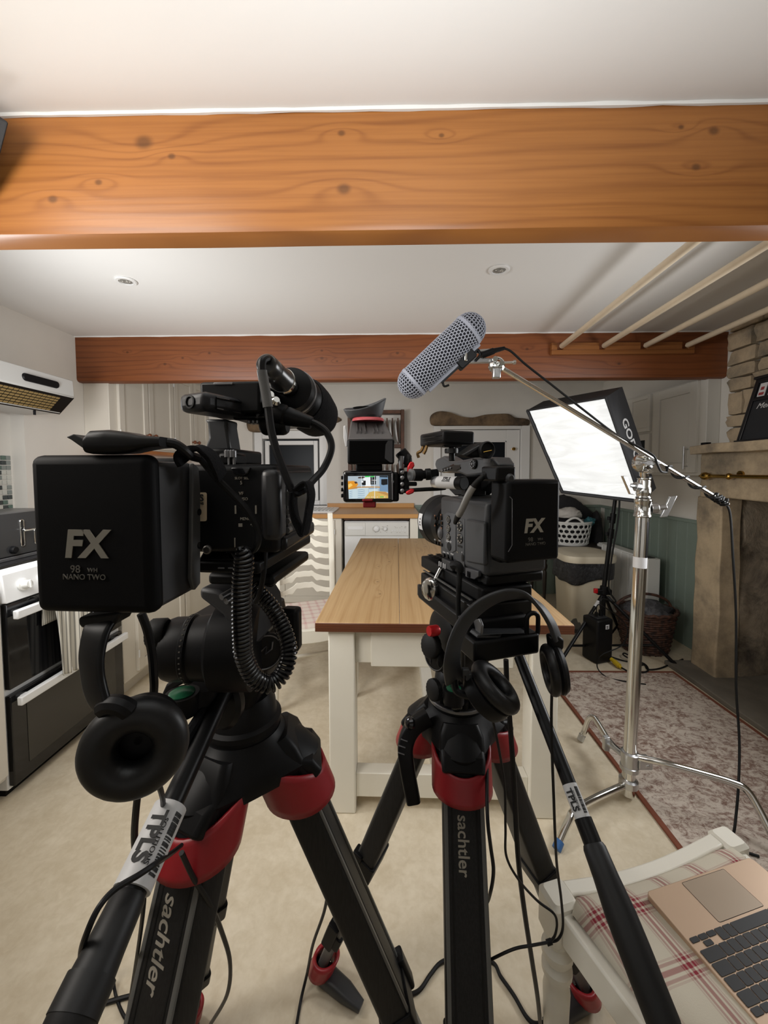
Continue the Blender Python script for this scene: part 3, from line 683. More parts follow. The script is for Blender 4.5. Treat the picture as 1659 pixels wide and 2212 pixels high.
gd = panel_door(o, (2.112, 3.42, 1.285), (0, -1, 0), (-1, 0, 0), .26, .315, st=.05, m=gw, nm='glazed_door')
b = B(); box(b, 2.094, 2.1015, 3.21, 3.37, 1.335, 1.55); obj('pane', b, dark_glass, gd, smooth=0)
# ================================================================== table (local axes: x across, y away; slightly turned)
t = thing('farmhouse_table', 'long farmhouse table with pine plank top and cream painted legs', 'table', (.192, 1.376, 0), -.018)
TW0, TW1, TL, TZ = -.470, .470, 1.765, .75
tk = ((.33, -.245, .010), (.52, -.265, .011), (.83, -.275, .01), (.95, -.215, .012), (1.20, -.25, .011), (1.42, -.18, .012), (1.55, -.28, .012), (.42, .055, .013), (.38, .14, .007), (.80, .02, .012), (.80, .085, .014), (1.02, .0, .010), (1.30, .0, .013), (1.42, .04, .014), (1.6, -.02, .012), (.5, .36, .012), (1.0, .31, .012), (.85, .33, .01))
pine_t = wood('table_pine', S(192, 160, 116), S(164, 128, 84), S(88, 60, 38), 'y', 'x', tk, 24, .4, 160, 4.0)
end_m = wood('table_end_grain', S(108, 64, 42), S(72, 40, 26), S(50, 26, 16), 'x', 'z', (), 120, .3, 60, 3, coat=.3)
jx = [TW0, -.158, .152, TW1]
for i in range(3):
    b = B(); box(b, jx[i]+.0008, jx[i+1]-.0008, .0005, TL, TZ-.036, TZ); obj('top_plank', b, pine_t, t, .0035, local=True)
b = B(); box(b, TW0+.001, TW1-.001, -.004, .0008, TZ-.035, TZ-.0025); obj('end_edge', b, end_m, t, .0015, local=True)
LG = .098
for x0 in (TW0+.045, TW1-.045-LG):
    for y0 in (.018, TL-.018-LG):
        b = B(); box(b, x0, x0+LG, y0, y0+LG, .0, TZ-.036); obj('leg', b, ivory, t, .005, local=True)
        
b = B(); i0, i1 = TW0+.045+LG, TW1-.045-LG
box(b, i0, i1, .05, .075, .575, TZ-.036); obj('apron', b, ivory, t, .002, local=True)
b = B(); box(b, i0, i1, TL-.075, TL-.05, .575, TZ-.036); obj('apron', b, ivory, t, .002, local=True)
for x0 in (TW0+.06, TW1-.085):
    b = B(); box(b, x0, x0+.025, .018+LG, TL-.018-LG, .575, TZ-.036); obj('apron', b, ivory, t, .002, local=True)
b = B(); box(b, i0+.06, i1-.06, .034, .058, .567, TZ-.045); dq = obj('drawer_front', b, ivory, t, .004, local=True)
b = B(); lathe(b, (.02, .034, .628), (0, -1, 0), [(.006, 0), (.006, .014), (.014, .02), (.016, .03), (.008, .037)]); obj('brass_knob', b, brass, dq, local=True)
for y0 in (.04, TL-.10):
    b = B(); box(b, i0, i1, y0, y0+.055, .05, .145); obj('stretcher', b, ivory, t, .003, local=True)
b = B(); box(b, -.03, .03, .095, TL-.10, .06, .135); obj('stretcher', b, ivory, t, .003, local=True)
# ================================================================== chairs
plaid = Mat('red_check_cotton', S(206, 196, 176), .9)
def stripes(q, p):
    f = (q/p).op('FRACT'); a = (f-.5).op('ABSOLUTE')
    return a.ss(.045, .03)*.75+(a-.105).op('ABSOLUTE').ss(.03, .016)*.55+(a-.16).op('ABSOLUTE').ss(.02, .012)*.25
sx_, sy_ = stripes(plaid.x+5.02, .092), stripes(plaid.y+5.01, .098)
plaid.color(plaid.mix((sx_*.85+sy_*.85), S(204, 196, 178), S(138, 40, 54))); plaid.bump(plaid.noise(500, 2), .25, .001); plaid_big = plaid.m
plaid = Mat('fine_red_check_cotton', S(206, 196, 186), .9)
sx_, sy_ = stripes(plaid.x+5.02, .052), stripes(plaid.y+5.01, .052)
plaid.color(plaid.mix((sx_*.55+sy_*.55), S(212, 200, 190), S(172, 82, 92))); plaid_sm = plaid.m
def make_chair(name, label, loc, rz, fw, bw, dp, rows, pl, back_h=1.02, rise=.0):
    """front along +y (local), back at -y; seat frame top at .45"""
    o = thing(name, label, 'chair', loc, rz)
    SZ = .445
    def turned(x, y, z0, z1, zt):
        b = B(); lathe(b, (x, y, 0), (0, 0, 1), [(.013, 0), (.015, .02), (.021, .05), (.017, .07), (.023, .16), (.026, z1-.19), (.022, z1-.165), (.029, z1-.15), (.029, z1-.138), (.021, z1-.128), (.030, z1-.112), (.030, z1-.1), (.02, z1-.09), (.026, z1-.078), (.02, z1-.07)], 22)
        loft(b, [rrect((x, y, z), Vector((1, 0, 0)), Vector((0, 1, 0)), h, h, .008, 3) for z, h in ((z1-.075, .022), (z1-.06, .028), (zt-.008, .028), (zt, .022))])
        obj('leg', b, ivory, o, local=True)
    for s in (-1, 1): turned(s*(fw/2-.028), dp-.028, 0, SZ, SZ+.016)
    # back posts: leg and upright in one bent piece
    for s in (-1, 1):
        b = B(); x = s*(bw/2-.018); pts = spline([(x, -.05, 0), (x, -.005, .25), (x, .012, .46), (x*1.02, -.02, .72), (x*1.04, -.075, back_h)], 5)
        loft(b, [rrect(p, Vector((1, 0, 0)), Vector((0, 1, 0)), .016, .015, .005, 2) for p in pts]); obj('back_post', b, ivory, o, local=True)
    # seat rails; front rail dips in the middle
    def rail(p0, p1, th, dip, zt, h):
        p0, p1 = Vector(p0), Vector(p1); d = (p1-p0).normalized(); n = d.cross(Vector((0, 0, 1))); b = B(); L = []
        for i in range(13):
            k = i/12; p = p0.lerp(p1, k); zz = zt-dip*math.sin(pi*k)
            L.append([p+n*(th/2)+Vector((0, 0, zz-h)), p-n*(th/2)+Vector((0, 0, zz-h)), p-n*(th/2)+Vector((0, 0, zz)), p+n*(th/2)+Vector((0, 0, zz))])
        loft(b, L); obj('seat_rail', b, ivory, o, .004, local=True)
    f, k = fw/2-.028, bw/2-.018
    rail((-f+.024, dp-.022, 0), (f-.024, dp-.022, 0), .03, .022, SZ+.012, .075)
    rail((-k, .012, 0), (k, .012, 0), .026, 0, SZ, .06)
    for s in (-1, 1): rail((s*k, .03, 0), (s*f, dp-.052, 0), .028, .004, SZ, .06)
    # stretchers
    b = B(); z = .20; cyl(b, (-k, 0, z), (-f, dp-.028, z), .010, seg=10); obj('stretcher', b, ivory, o, local=True)
    b = B(); cyl(b, (k, 0, z), (f, dp-.028, z), .010, seg=10); obj('stretcher', b, ivory, o, local=True)
    b = B(); cyl(b, (-(k+f)/2, dp/2, z), ((k+f)/2, dp/2, z), .010, seg=10); obj('stretcher', b, ivory, o, local=True)
    # seat pad
    def pad(u, v, top):
        hw = (k+.0)*(1-v)+(f+.0)*v; x = (u-.5)*2*hw*.985; y = .02+v*(dp-.055)
        e = min(u, 1-u, v, 1-v); z = SZ+.003-.018*math.sin(pi*u)*v**2+(.022*min(1, e*9)**.5 if top else -.02)
        for sx in (-1, 1):
            d = math.hypot((x-sx*f)/.034, (y-(dp-.028))/.034)
            if d < 1: y -= (1-d)*.04
        return Vector((x, y, z))
    b = B(); grid(b, lambda u, v: pad(u, v, True), 26, 26); obj('seat_pad', b, pl, o, smooth=60, local=True, solid=.006)
    # wavy ladder slats
    for r in range(rows):
        z0 = SZ+.09+r*(back_h-SZ-.14)/(rows-1); b = B(); L = []; n = 36
        for i in range(n+1):
            uu = i/n*2-1; x = uu*(k-.004)*1.02; a = abs(uu)
            wv = .018*math.cos(uu*pi*1.1)+(.010*math.exp(-((a-.30)/.08)**2))
            lo = wv-.022-(.014*math.exp(-((a-.46)/.10)**2)); hi = wv+.012+.004*math.cos(uu*pi)
            y = (.0-.10*max(0, (z0-.46))/.55)-.028*math.cos(uu*pi/2)
            L.append([Vector((x, y-.006, z0+lo)), Vector((x, y+.006, z0+lo)), Vector((x, y+.006, z0+hi)), Vector((x, y-.006, z0+hi))])
        loft(b, L); obj('wavy_slat', b, ivory, o, .002, local=True)
    return o
# far chair: its back is away from the camera, the seat front towards it
make_chair('dining_chair', 'cream ladder-back chair with wavy slats beside the table', (-.555, 2.47, 0), pi+.35, .50, .385, .44, 7, plaid_sm)
# near chair carrying the laptop: corner posts at (.328,.774) and (.768,.89)
cu = Vector((.964, .268, 0)).normalized(); cv = Vector((-cu.y, cu.x, 0))
cfr = (Vector((.339, .737, 0))+Vector((.774, .858, 0)))/2; dpt = .42
base = cfr-cv*(dpt-.028)
ang = math.atan2(cu.y, cu.x)
nch = make_chair('dining_chair', 'cream chair with red checked seat pad holding the open laptop', base, ang, .515, .40, dpt, 6, plaid_big)
# ================================================================== laptop on the near chair
gold = simple('gold_aluminium', S(206, 178, 152), .38, .35); pad_m = simple('trackpad_gold', S(178, 160, 140), .35, .3); key_m = simple('laptop_key', (.012, .012, .013, 1), .5)
LZ = .474
lu = Vector((.966, .258, 0)).normalized(); lv = Vector((lu.y, -lu.x, 0)); lo_ = Vector((.502, .727, LZ))   # lv runs towards the screen hinge
lp = thing('laptop', 'gold laptop with black keys lying open on the checked seat', 'laptop', lo_)
q = lambda s, t_, z=0: lo_+lu*s+lv*t_+Vector((0, 0, z))
b = B(); c = q(.140, .098); prism(b, rrect(c-Vector((0, 0, .011)), lu, lv, .140, .098, .009, 4), Vector((0, 0, .011))); obj('base', b, gold, lp, .0012)
b = B(); prism(b, rrect(q(.1405, .040, .0001), lu, lv, .056, .035, .003, 3), Vector((0, 0, .0003))); obj('trackpad', b, pad_m, lp, 0, smooth=0)
b = B(); tube(b, rrect(q(.1405, .040, .0003), lu, lv, .056, .035, .003, 3), .0004, 4, True); obj('trackpad_edge', b, black_sm, lp)
def keycap(s0, s1, t0, t1):
    b = B(); prism(b, rrect(q((s0+s1)/2, (t0+t1)/2, .0002), lu, lv, (s1-s0)/2-.0009, (t1-t0)/2-.0009, .0016, 2), Vector((0, 0, .0011))); return obj('key', b, key_m, lp, 0, smooth=0)
kp, t0 = .01885, .0795
# seen from the hinge side up: bottom row first (space bar row), s from the image left = the user's right
kw = .0185
rows_ = [[('h', .0185), ('hh', .0185), ('h', .0185), .0185, .0185, .092, .0228, .0185, .0185, .0185],
         [.0405]+[kw]*10+[.0405], [.0335]+[kw]*11+[.0292], [.0275]+[kw]*12+[.0275-.0185+.0160], [.0292]+[kw]*12+[.0185], [kw*.97]*14]
for r, row in enumerate(rows_):
    hgt = .0185 if r < 5 else .011; ta = t0+r*.0185; s = .0045
    tot = sum(k if not isinstance(k, tuple) else k[1] for k in row); sc = .271/tot
    for k in row:
        if isinstance(k, tuple):
            w_ = k[1]*sc
            if k[0] == 'h': keycap(s, s+w_, ta, ta+hgt/2)
            else: keycap(s, s+w_, ta, ta+hgt/2); keycap(s, s+w_, ta+hgt/2, ta+hgt)
            s += w_; continue
        w_ = k*sc; keycap(s, s+w_, ta, ta+hgt); s += w_
b = B(); cyl(b, q(.03, .1955, .001), q(.25, .1955, .001), .004, seg=12); obj('hinge', b, black_pl, lp)
sv = (lv*.5+Vector((0, 0, 1))*.87).normalized(); sn = lu.cross(sv)
b = B(); loft(b, [rrect(q(.140, .199, .003)+sv*.098+sn*d, lu, sv, .140, .096, .009, 4) for d in (0, .004)]); lid = obj('lid', b, gold, lp, .001)
b = B(); d = -.0006 if sn.dot(lv) > 0 else .0046; prism(b, rrect(q(.140, .199, .003)+sv*.098+sn*d, lu, sv, .134, .090, .004, 3), sn*.0002); obj('screen', b, black_gl, lid, smooth=0)
# ================================================================== rug
rugm = Mat('distressed_rug', S(170, 152, 138), .95)
v1 = rugm.vec(rugm.x*2.2, rugm.y*5.0, 0); n1 = rugm.noise(5.0, 7, v1, .8, 1.2); n2 = rugm.noise(24, 6, None, .85, 1.2); n3 = rugm.noise(1.6, 3); n4 = rugm.noise(60, 2)
k = n1*.45+n2*.45+n3*.25+n4*.06
rugm.color(rugm.mix(k.ss(.53, .66), rugm.mix(n2.ss(.3, .7), S(112, 84, 72), S(150, 128, 116)), S(198, 186, 173))); rugm.bump(n2, .3, .004)
o = thing('rug', 'worn brown and cream patterned rug beside the stone hearth', 'rug', (1.4, 1.4, 0))
RX0, RX1, RY0, RY1 = .985, 1.825, .10, 2.45
b = B(); box(b, RX0+.012, RX1-.012, RY0+.012, RY1-.012, .0005, .008); obj('pile', b, rugm.m, o, smooth=0)
b = B()
for x0, x1, y0, y1 in ((RX0, RX0+.02, RY0, RY1), (RX1-.02, RX1, RY0, RY1), (RX0+.02, RX1-.02, RY1-.02, RY1), (RX0+.02, RX1-.02, RY0, RY0+.02)): box(b, x0, x1, y0, y1, .0004, .010)
obj('bound_edge', b, simple('rug_border', S(118, 66, 46), .9, nb=.4, ns=200), o, .003)
# ================================================================== bin, side table, laundry, heater, log basket
binm = simple('stone_plastic', S(202, 192, 170), .45)
c = Vector((1.60, 3.20, 0))
o = thing('kitchen_bin', 'tall cream plastic bin with flat lid and black liner', 'bin', c)
X_, Y_ = Vector((1, 0, 0)), Vector((0, 1, 0))
b = B(); loft(b, [rrect(c+Vector((0, 0, z)), X_, Y_, hx, hy, r, 6) for z, hx, hy, r in ((0, .150, .14, .06), (.01, .156, .146, .06), (.50, .182, .165, .07))]); obj('body', b, binm, o)
sq = lambda u: (abs(math.cos(2*pi*u))**4+abs(math.sin(2*pi*u))**4)**-.25
liner = Mat('bin_liner', (.02, .02, .022, 1), .25); liner.bump(liner.noise(26, 5, rough=.7, dist=1.5), .9, .02)
b = B(); grid(b, lambda u, v: c+Vector((math.cos(2*pi*u)*sq(u)*(.200+.006*math.sin(2*pi*u*9+v*3)+.004*mnoise.noise(Vector((u*20, v*4, 0)))), math.sin(2*pi*u)*sq(u)*(.184+.006*math.sin(2*pi*u*8)), (.574)-v*(.14+.045*mnoise.noise(Vector((math.cos(2*pi*u)*1.6, math.sin(2*pi*u)*1.6, 4))))-.04*v*math.sin(2*pi*u+4.2))), 60, 8, True); obj('liner', b, liner.m, o, smooth=80, solid=.002)
b = B(); loft(b, [rrect(c+Vector((0, 0, z)), X_, Y_, hx, hy, r, 6) for z, hx, hy, r in ((.572, .208, .194, .10), (.60, .214, .200, .10), (.625, .210, .196, .10), (.64, .16, .146, .10), (.636, .09, .085, .07))]); obj('lid', b, binm, o)
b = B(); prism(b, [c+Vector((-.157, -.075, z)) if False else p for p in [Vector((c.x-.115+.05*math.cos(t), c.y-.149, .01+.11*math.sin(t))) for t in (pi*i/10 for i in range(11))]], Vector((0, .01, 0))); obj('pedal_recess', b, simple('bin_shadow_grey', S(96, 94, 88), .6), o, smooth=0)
b = B(); box(b, c.x-.15, c.x-.085, c.y-.175, c.y-.14, .012, .03); obj('pedal', b, grey_pl, o, .004)
# little dark table behind the bin with the laundry on it
o = thing('side_table', 'small dark wooden table with turned legs behind the bin', 'table', (1.72, 3.78, 0))
dk = simple('dark_stained_wood', S(44, 36, 30), .45)
b = B(); box(b, 1.42, 2.02, 3.58, 3.98, .565, .59); obj('table_top', b, dk, o, .004)
for x in (1.46, 1.98):
    for y in (3.62, 3.94):
        b = B(); lathe(b, (x, y, 0), (0, 0, 1), [(.012, 0), (.018, .03), (.012, .08), (.017, .2), (.02, .34), (.013, .36), (.024, .39), (.024, .41), (.015, .43), (.02, .46), (.02, .566)], 14); obj('leg', b, dk, o)
b = B(); box(b, 1.46, 1.98, 3.615, 3.63, .50, .566); box(b, 1.46, 1.98, 3.93, 3.945, .50, .566); box(b, 1.455, 1.47, 3.62, 3.94, .50, .566); box(b, 1.97, 1.985, 3.62, 3.94, .50, .566); obj('apron', b, dk, o)
def hexring(bm, ctr, hexpts, inner, thick=None):
    """one cell of a perforated sheet: outer polygon to inner hole"""
    o_ = [bm.verts.new(p) for p in hexpts]; i_ = [bm.verts.new(p) for p in inner]; n = len(o_)
    for k in range(n): bm.faces.new((o_[k], o_[(k+1) % n], i_[(k+1) % n], i_[k]))
bc = Vector((1.76, 3.76, .59))
o = thing('laundry_basket', 'white perforated plastic laundry basket on the small dark table', 'basket', bc)
b = B(); nu, nv = 22, 4
def bw(u, v): r = .16+.03*v; return bc+Vector((math.cos(2*pi*u)*r, math.sin(2*pi*u)*r*.85, .015+v*.20))
for i in range(nu):
    for j in range(nv):
        of = .5*(j % 2); cu_, cv_ = (i+of+.5)/nu, (j+.5)/nv*.94+.02
        out, inn = [], []
        for k in range(12):
            a = 2*pi*k/12+pi/12; m_ = max(abs(math.cos(a)), abs(math.sin(a)))
            out.append(bw(cu_+math.cos(a)/m_*.5/nu, cv_+math.sin(a)/m_*.47/nv)); inn.append(bw(cu_+math.cos(a)*.40/nu, cv_+math.sin(a)*.33/nv))
        hexring(b, None, out, inn)
bmesh.ops.remove_doubles(b, verts=b.verts[:], dist=.0005); obj('perforated_wall', b, white_pl, o, solid=.004, smooth=60)
b = B(); 
for v_, r_ in ((0.0, .006), (.97, .006)): tube(b, [bw(i/40, v_) for i in range(40)], r_, 8, True)
tube(b, [bw(i/40, 1.0)+Vector((0, 0, .004)) for i in range(40)], .009, 8, True); obj('rim', b, white_pl, o)
for a0 in (.72, .22):
    b = B(); tube(b, [bw(a0+(i-6)*.012, 1.0)+Vector((0, 0, .055*math.sin(pi*i/12))) for i in range(13)], .010, 8); obj('handle', b, white_pl, o)
b = B(); prism(b, [bc+Vector((math.cos(2*pi*i/30)*.155, math.sin(2*pi*i/30)*.132, 0)) for i in range(30)], Vector((0, 0, .016))); obj('bottom', b, white_pl, o)
clw = simple('white_towelling', S(196, 192, 186), .95, nb=.6, ns=90, var=.08, vs=20); cld = simple('dark_cloth', (.018, .018, .02, 1), .9, nb=.5, ns=60); tea = simple('teal_cloth', S(52, 104, 112), .85, nb=.4, ns=60)
b = B(); blob(b, bc+Vector((0, 0, .13)), .145, .12, .12, .2, 2.2, 3); tag(obj('dark_laundry', b, cld, None, smooth=80), 'dark clothes heaped inside the white laundry basket', 'clothes')
b = B(); blob(b, bc+Vector((-.04, -.02, .30)), .125, .10, .055, .25, 1.8, 8, flat=-.04); tag(obj('folded_towel', b, clw, None, smooth=80), 'white towel folded on top of the dark laundry', 'towel')
b = B(); blob(b, bc+Vector((.15, -.06, .225)), .05, .045, .035, .5, 2.4, 5); tag(obj('teal_cloth', b, tea, None, smooth=80), 'teal cloth draped over the right rim of the laundry basket', 'cloth')
# dark coats heaped in the corner behind the softbox
b = B(); blob(b, (1.70, 3.93, .80), .33, .085, .25, .18, 1.8, 2, flat=-.21); co = tag(obj('dark_coat', b, cld, None, smooth=80), 'heap of dark coats hanging behind the laundry in the corner', 'coat')
b = B(); blob(b, (2.08, 3.90, .62), .055, .09, .27, .10, 2.0, 12); tag(obj('dark_bag', b, cld, None, smooth=80), 'dark bag hanging in the corner right of the laundry basket', 'bag')
# panel heater
hx0, hx1, hy0, hy1 = 1.965, 2.075, 2.955, 3.66
o = thing('panel_heater', 'white electric panel heater standing along the green dado', 'heater', (2.02, 3.3, 0))
b = B(); box(b, hx0+.012, hx1, hy0, hy1, .05, .622); obj('body', b, white_pl, o, .006)
n_ = 7
for i in range(n_):
    y0 = hy0+.03+i*(hy1-hy0-.03)/n_; b = B(); box(b, hx0, hx0+.013, y0+.003, y0+(hy1-hy0-.03)/n_-.003, .06, .612); obj('front_panel', b, white_pl, o, .004)
b = B(); box(b, hx0+.02, hx1-.02, hy0+.03, hy0+.10, .6215, .626); obj('display', b, black_sm, o, .001)
b = B(); box(b, hx0+.02, hx1-.02, hy0+.11, hy0+.14, .6215, .625); obj('buttons', b, grey_lt, o, .001)
for y in (hy0+.08, hy1-.12):
    b = B(); box(b, hx0-.02, hx1+.02, y, y+.05, 0, .05); obj('foot', b, white_pl, o, .004)
# wicker log basket
wk = Mat('dark_wicker', S(62, 40, 32), .7); n1 = wk.noise(40, 3); wk.color(wk.mix(n1.ss(.3, .7), S(38, 26, 22), S(92, 60, 46))); wk = wk.m
bc = Vector((1.855, 2.775, 0)); o = thing('wicker_basket', 'round dark wicker log basket with hoop handle by the hearth', 'basket', bc)
def br(z): return .145+.05*min(1, z/.3)
b = B(); 
for r in range(17):
    z = .012+r*.0165; ph = (r % 2)*pi/12
    tube(b, [bc+Vector((math.cos(t)*(br(z)+.0045*math.sin(12*t+ph*12)), math.sin(t)*.78*(br(z)+.0045*math.sin(12*t+ph*12)), z)) for t in (2*pi*i/72 for i in range(72))], .0085, 5, True)
wv = obj('woven_bands', b, wk, o); wv['kind'] = 'stuff'
b = B()
for i in range(24): t = 2*pi*i/24; tube(b, [bc+Vector((math.cos(t)*br(z), math.sin(t)*.78*br(z), z)) for z in (.0, .1, .2, .3)], .006, 6)
obj('stakes', b, wk, o)
b = B(); tube(b, [bc+Vector((math.cos(t)*.2, math.sin(t)*.78*.2, .297+.004*math.sin(t*20))) for t in (2*pi*i/80 for i in range(80))], .012, 8, True); obj('rim', b, wk, o)
b = B(); tube(b, [bc+Vector((-.2*math.cos(pi*i/20), .03, .29+.11*math.sin(pi*i/20))) for i in range(21)], .010, 8); obj('hoop_handle', b, wk, o)
sl = Mat('grey_sack', S(66, 66, 70), .7); n1 = sl.noise(14, 5, rough=.7, dist=1.2); sl.color(sl.mix(n1.ss(.3, .7), S(40, 40, 44), S(96, 96, 100))); sl.bump(n1, .8, .02)
b = B(); blob(b, bc+Vector((0, 0, .255)), .178, .138, .105, .22, 2.4, 9); tag(obj('coal_sack', b, sl.m, None, smooth=80), 'crumpled dark grey sack filling the wicker basket', 'sack')
# ================================================================== softbox and its stand
sbk = simple('softbox_fabric', (.018, .018, .02, 1), .7, nb=.3, ns=60)
dif = Mat('diffuser_cloth', S(235, 238, 238), .8); w1 = dif.noise(2.5, 5, dif.vec(dif.x*1.5, dif.y, dif.z*5), .6, 1.5)
dif.bump(w1, .6, .01); dif.emit((.95, .985, 1.0, 1), 1.0)
kk = (w1.ss(.2, .8)*0.28+0.42); dif.nt.links.new(kk.s, dif.p.inputs['Emission Strength']); dif = dif.m
cn = [P(1142, 889, 2.72), P(1307, 862, 2.30), P(1382, 1081, 2.36), P(1215, 1061, 2.78)]
cc = sum(cn, Vector())/4; su = ((cn[1]-cn[0])+(cn[2]-cn[3])).normalized(); svv = ((cn[0]-cn[3])+(cn[1]-cn[2])).normalized(); svv = (svv-su*svv.dot(su)).normalized(); sn = su.cross(svv)
if sn.y < 0: sn = -sn
o = thing('softbox', 'square black softbox glowing white on a lamp stand', 'softbox', cc)
def sbx(p, d): return p+sn*d
def surf(u, v, d=0): return (cn[0]*(1-u)+cn[1]*u)*(1-v)+(cn[3]*(1-u)+cn[2]*u)*v+sn*d
b = B(); grid(b, lambda u, v: surf(u, v)+sn*(-.012*math.sin(pi*u)*math.sin(pi*v)+.004*mnoise.noise(Vector((u*3, v*9, 0)))+.012), 24, 24); obj('diffuser', b, dif, o, smooth=80)
b = B(); e = .02
oc = [cc+(p-cc)*1.03 for p in cn]
loft(b, [[sbx(p, -.004) for p in oc], [sbx(cc+(p-cc)*1.0, .20) for p in oc], [sbx(cc+(p-cc)*.72, .32) for p in cn], [sbx(cc+(p-cc)*.22, .44) for p in cn]], False)
bmesh.ops.subdivide_edges(b, edges=b.edges[:], cuts=2); obj('black_cover', b, sbk, o, solid=.004, smooth=25)
b = B(); 
for i in range(4): tube(b, [sbx(oc[i], -.004), sbx(oc[(i+1) % 4], -.004)], .007, 8)
obj('edge_binding', b, sbk, o)
b = B(); cyl(b, sbx(cc, .40), sbx(cc, .58), .055, seg=24); obj('lamp_head', b, black_pl, o)
# lettering along the right flank of the cover
fa, fb = oc[1], oc[2]; fd = (fb-fa).normalized(); fin = sn.copy(); nrm = fd.cross(fin)
if nrm.dot(CAMP-fa) < 0: nrm = -nrm
rd, up_ = fd, -fin
if rd.cross(up_).dot(nrm) < 0: up_ = fin
text('lettering', 'GODOX', fa.lerp(fb, .50)+sn*.10+nrm*.004, rd, up_, .088, print_wh, o, depth=.0006, bold=.02)
pc = P(1306, 1285, 2.75); 
o = thing('light_stand', 'black three-legged light stand carrying the glowing softbox', 'stand', (pc.x, pc.y, 0))
top = P(1330, 1070, 2.75); hub = P(1304, 1275, 2.75); low = P(1300, 1400, 2.75)
dv = (top-hub).normalized()
b = B(); cyl(b, low, hub, .016); cyl(b, hub, hub.lerp(top, .62), .0155); cyl(b, hub.lerp(top, .60), top, .0125); cyl(b, top, sbx(cc, .45)+Vector((0, 0, -.06)), .011); obj('pole', b, black_sm, o)
b = B(); 
for k in (.60, .76): cyl(b, hub.lerp(top, k-.05), hub.lerp(top, k+.05), .020); cyl(b, hub.lerp(top, k), hub.lerp(top, k)+Vector((-.04, -.01, 0)), .007); cyl(b, hub.lerp(top, k)+Vector((-.035, -.01, -.012)), hub.lerp(top, k)+Vector((-.035, -.01, .014)), .009)
obj('clamp_collar', b, black_pl, o, .002)
b = B(); cyl(b, hub-dv*.03, hub+dv*.03, .026); box(b, hub.x-.05, hub.x+.05, hub.y-.02, hub.y+.02, hub.z-.03, hub.z+.008); obj('hub', b, black_pl, o, .004)
b = B(); box(b, hub.x-.075, hub.x-.05, hub.y-.02, hub.y, hub.z-.018, hub.z+.016); obj('red_knob', b, red_an, o, .004)
feet = [G(1204, 1440, .012), G(1461, 1438, .012), Vector((1.80, 2.96, .012))]
mid = low+Vector((0, 0, .02))
for i, f in enumerate(feet):
    st_ = hub+Vector((0, 0, -.02))+(f-hub).normalized()*.03
    b = B(); cyl(b, st_, f, .0115, seg=12); lg = obj('leg', b, black_sm, o)
    b = B(); cyl(b, f-(f-st_).normalized()*.03, f, .015, seg=12); obj('rubber_foot', b, black_rb, lg)
    b = B(); k = st_.lerp(f, .72); cyl(b, mid, k, .008, seg=10); obj('brace', b, black_sm, o)
    if i == 0:
        dd = (f-st_).normalized(); b = B(); cyl(b, st_+dd*.05, st_+dd*.10, .0122, seg=12); obj('tape_label', b, label_w, lg)
# power box with a yellow plug
R = Frame(P(1306, 1440, 2.56)*1.0, .32); R.O.z = 0
o = thing('power_box', 'upright black power box with small white sticker under the lamp stand', 'power box', R.O)
b = B(); R.box(b, -.068, .068, 0, .13, .002, .30); obj('case', b, black_sm, o, .012)
b = B(); R.box(b, .0, .03, -.0012, .0, .235, .265); obj('sticker', b, label_w, o, 0, smooth=0)
b = B(); R.box(b, .008, .022, -.0016, -.001, .24, .246); R.box(b, .006, .022, -.0016, -.001, .25, .256); obj('sticker_print', b, print_bk, o, 0, smooth=0)
b = B(); R.box(b, -.045, .05, .025, .105, .299, .306); obj('top_panel', b, grey_pl, o, .002)
b = B(); cyl(b, R.w(.02, .06, .30), R.w(.02, .06, .345), .013); cyl(b, R.w(-.02, .06, .30), R.w(-.02, .06, .335), .010); obj('plug', b, black_pl, o)
pts = [R.w(.02, .06, .34), R.w(.025, .06, .42), P(1330, 1300, 2.70), P(1315, 1270, 2.72), P(1322, 1200, 2.70), P(1338, 1090, 2.70), sbx(cc, .5)]
b = B(); tube(b, spline(pts, 8), .006, 8); tag(obj('lamp_cable', b, black_rb, None), 'black cable from the power box up to the softbox lamp', 'cable')
pts = [R.w(-.02, .06, .33), R.w(-.03, .02, .40), P(1352, 1350, 2.60), P(1345, 1392, 2.45), P(1300, 1415, 2.42), P(1290, 1440, 2.42), G(1310, 1462, .006), G(1355, 1474, .012)+Vector((0, 0, .004)), G(1395, 1478, .012)]
b = B(); tube(b, spline(pts, 8), .0035, 8); tag(obj('thin_cable', b, black_rb, None), 'thin black cable looping in front of the power box onto the rug', 'cable')
y0, y1 = R.w(.045, -.01, .03), G(1347, 1447, .014)
o = thing('yellow_plug', 'yellow cable plug lying at the foot of the black power box', 'plug', y0)
b = B(); dd = (y1-y0).normalized(); cyl(b, y0, y0+dd*.03, .013); cyl(b, y0+dd*.03, y0+dd*.075, .0165); cyl(b, y0+dd*.075, y0+dd*.095, .010); obj('plug_body', b, yellow_pl, o, .002)
b = B(); tube(b, spline([y0+dd*.09, G(1358, 1452, .012), G(1367, 1466, .013), G(1382, 1470, .013)], 6), .0055, 8); obj('plug_cable', b, black_rb, o)
pts = [R.w(.06, .10, .02), G(1350, 1428, .006), G(1375, 1428, .006), G(1352, 1412, .02), G(1346, 1414, .03), G(1362, 1424, .02), G(1392, 1434, .006), G(1400, 1448, .016), G(1386, 1452, .014), G(1378, 1441, .008), G(1392, 1436, .006), G(1400, 1446, .006), G(1425, 1444, .006), G(1450, 1434, .006), G(1475, 1424, .006)]
b = B(); tube(b, spline(pts, 8), .005, 8); tag(obj('tangled_cable', b, black_rb, None), 'tangled black mains cable on the floor by the wicker basket', 'cable')
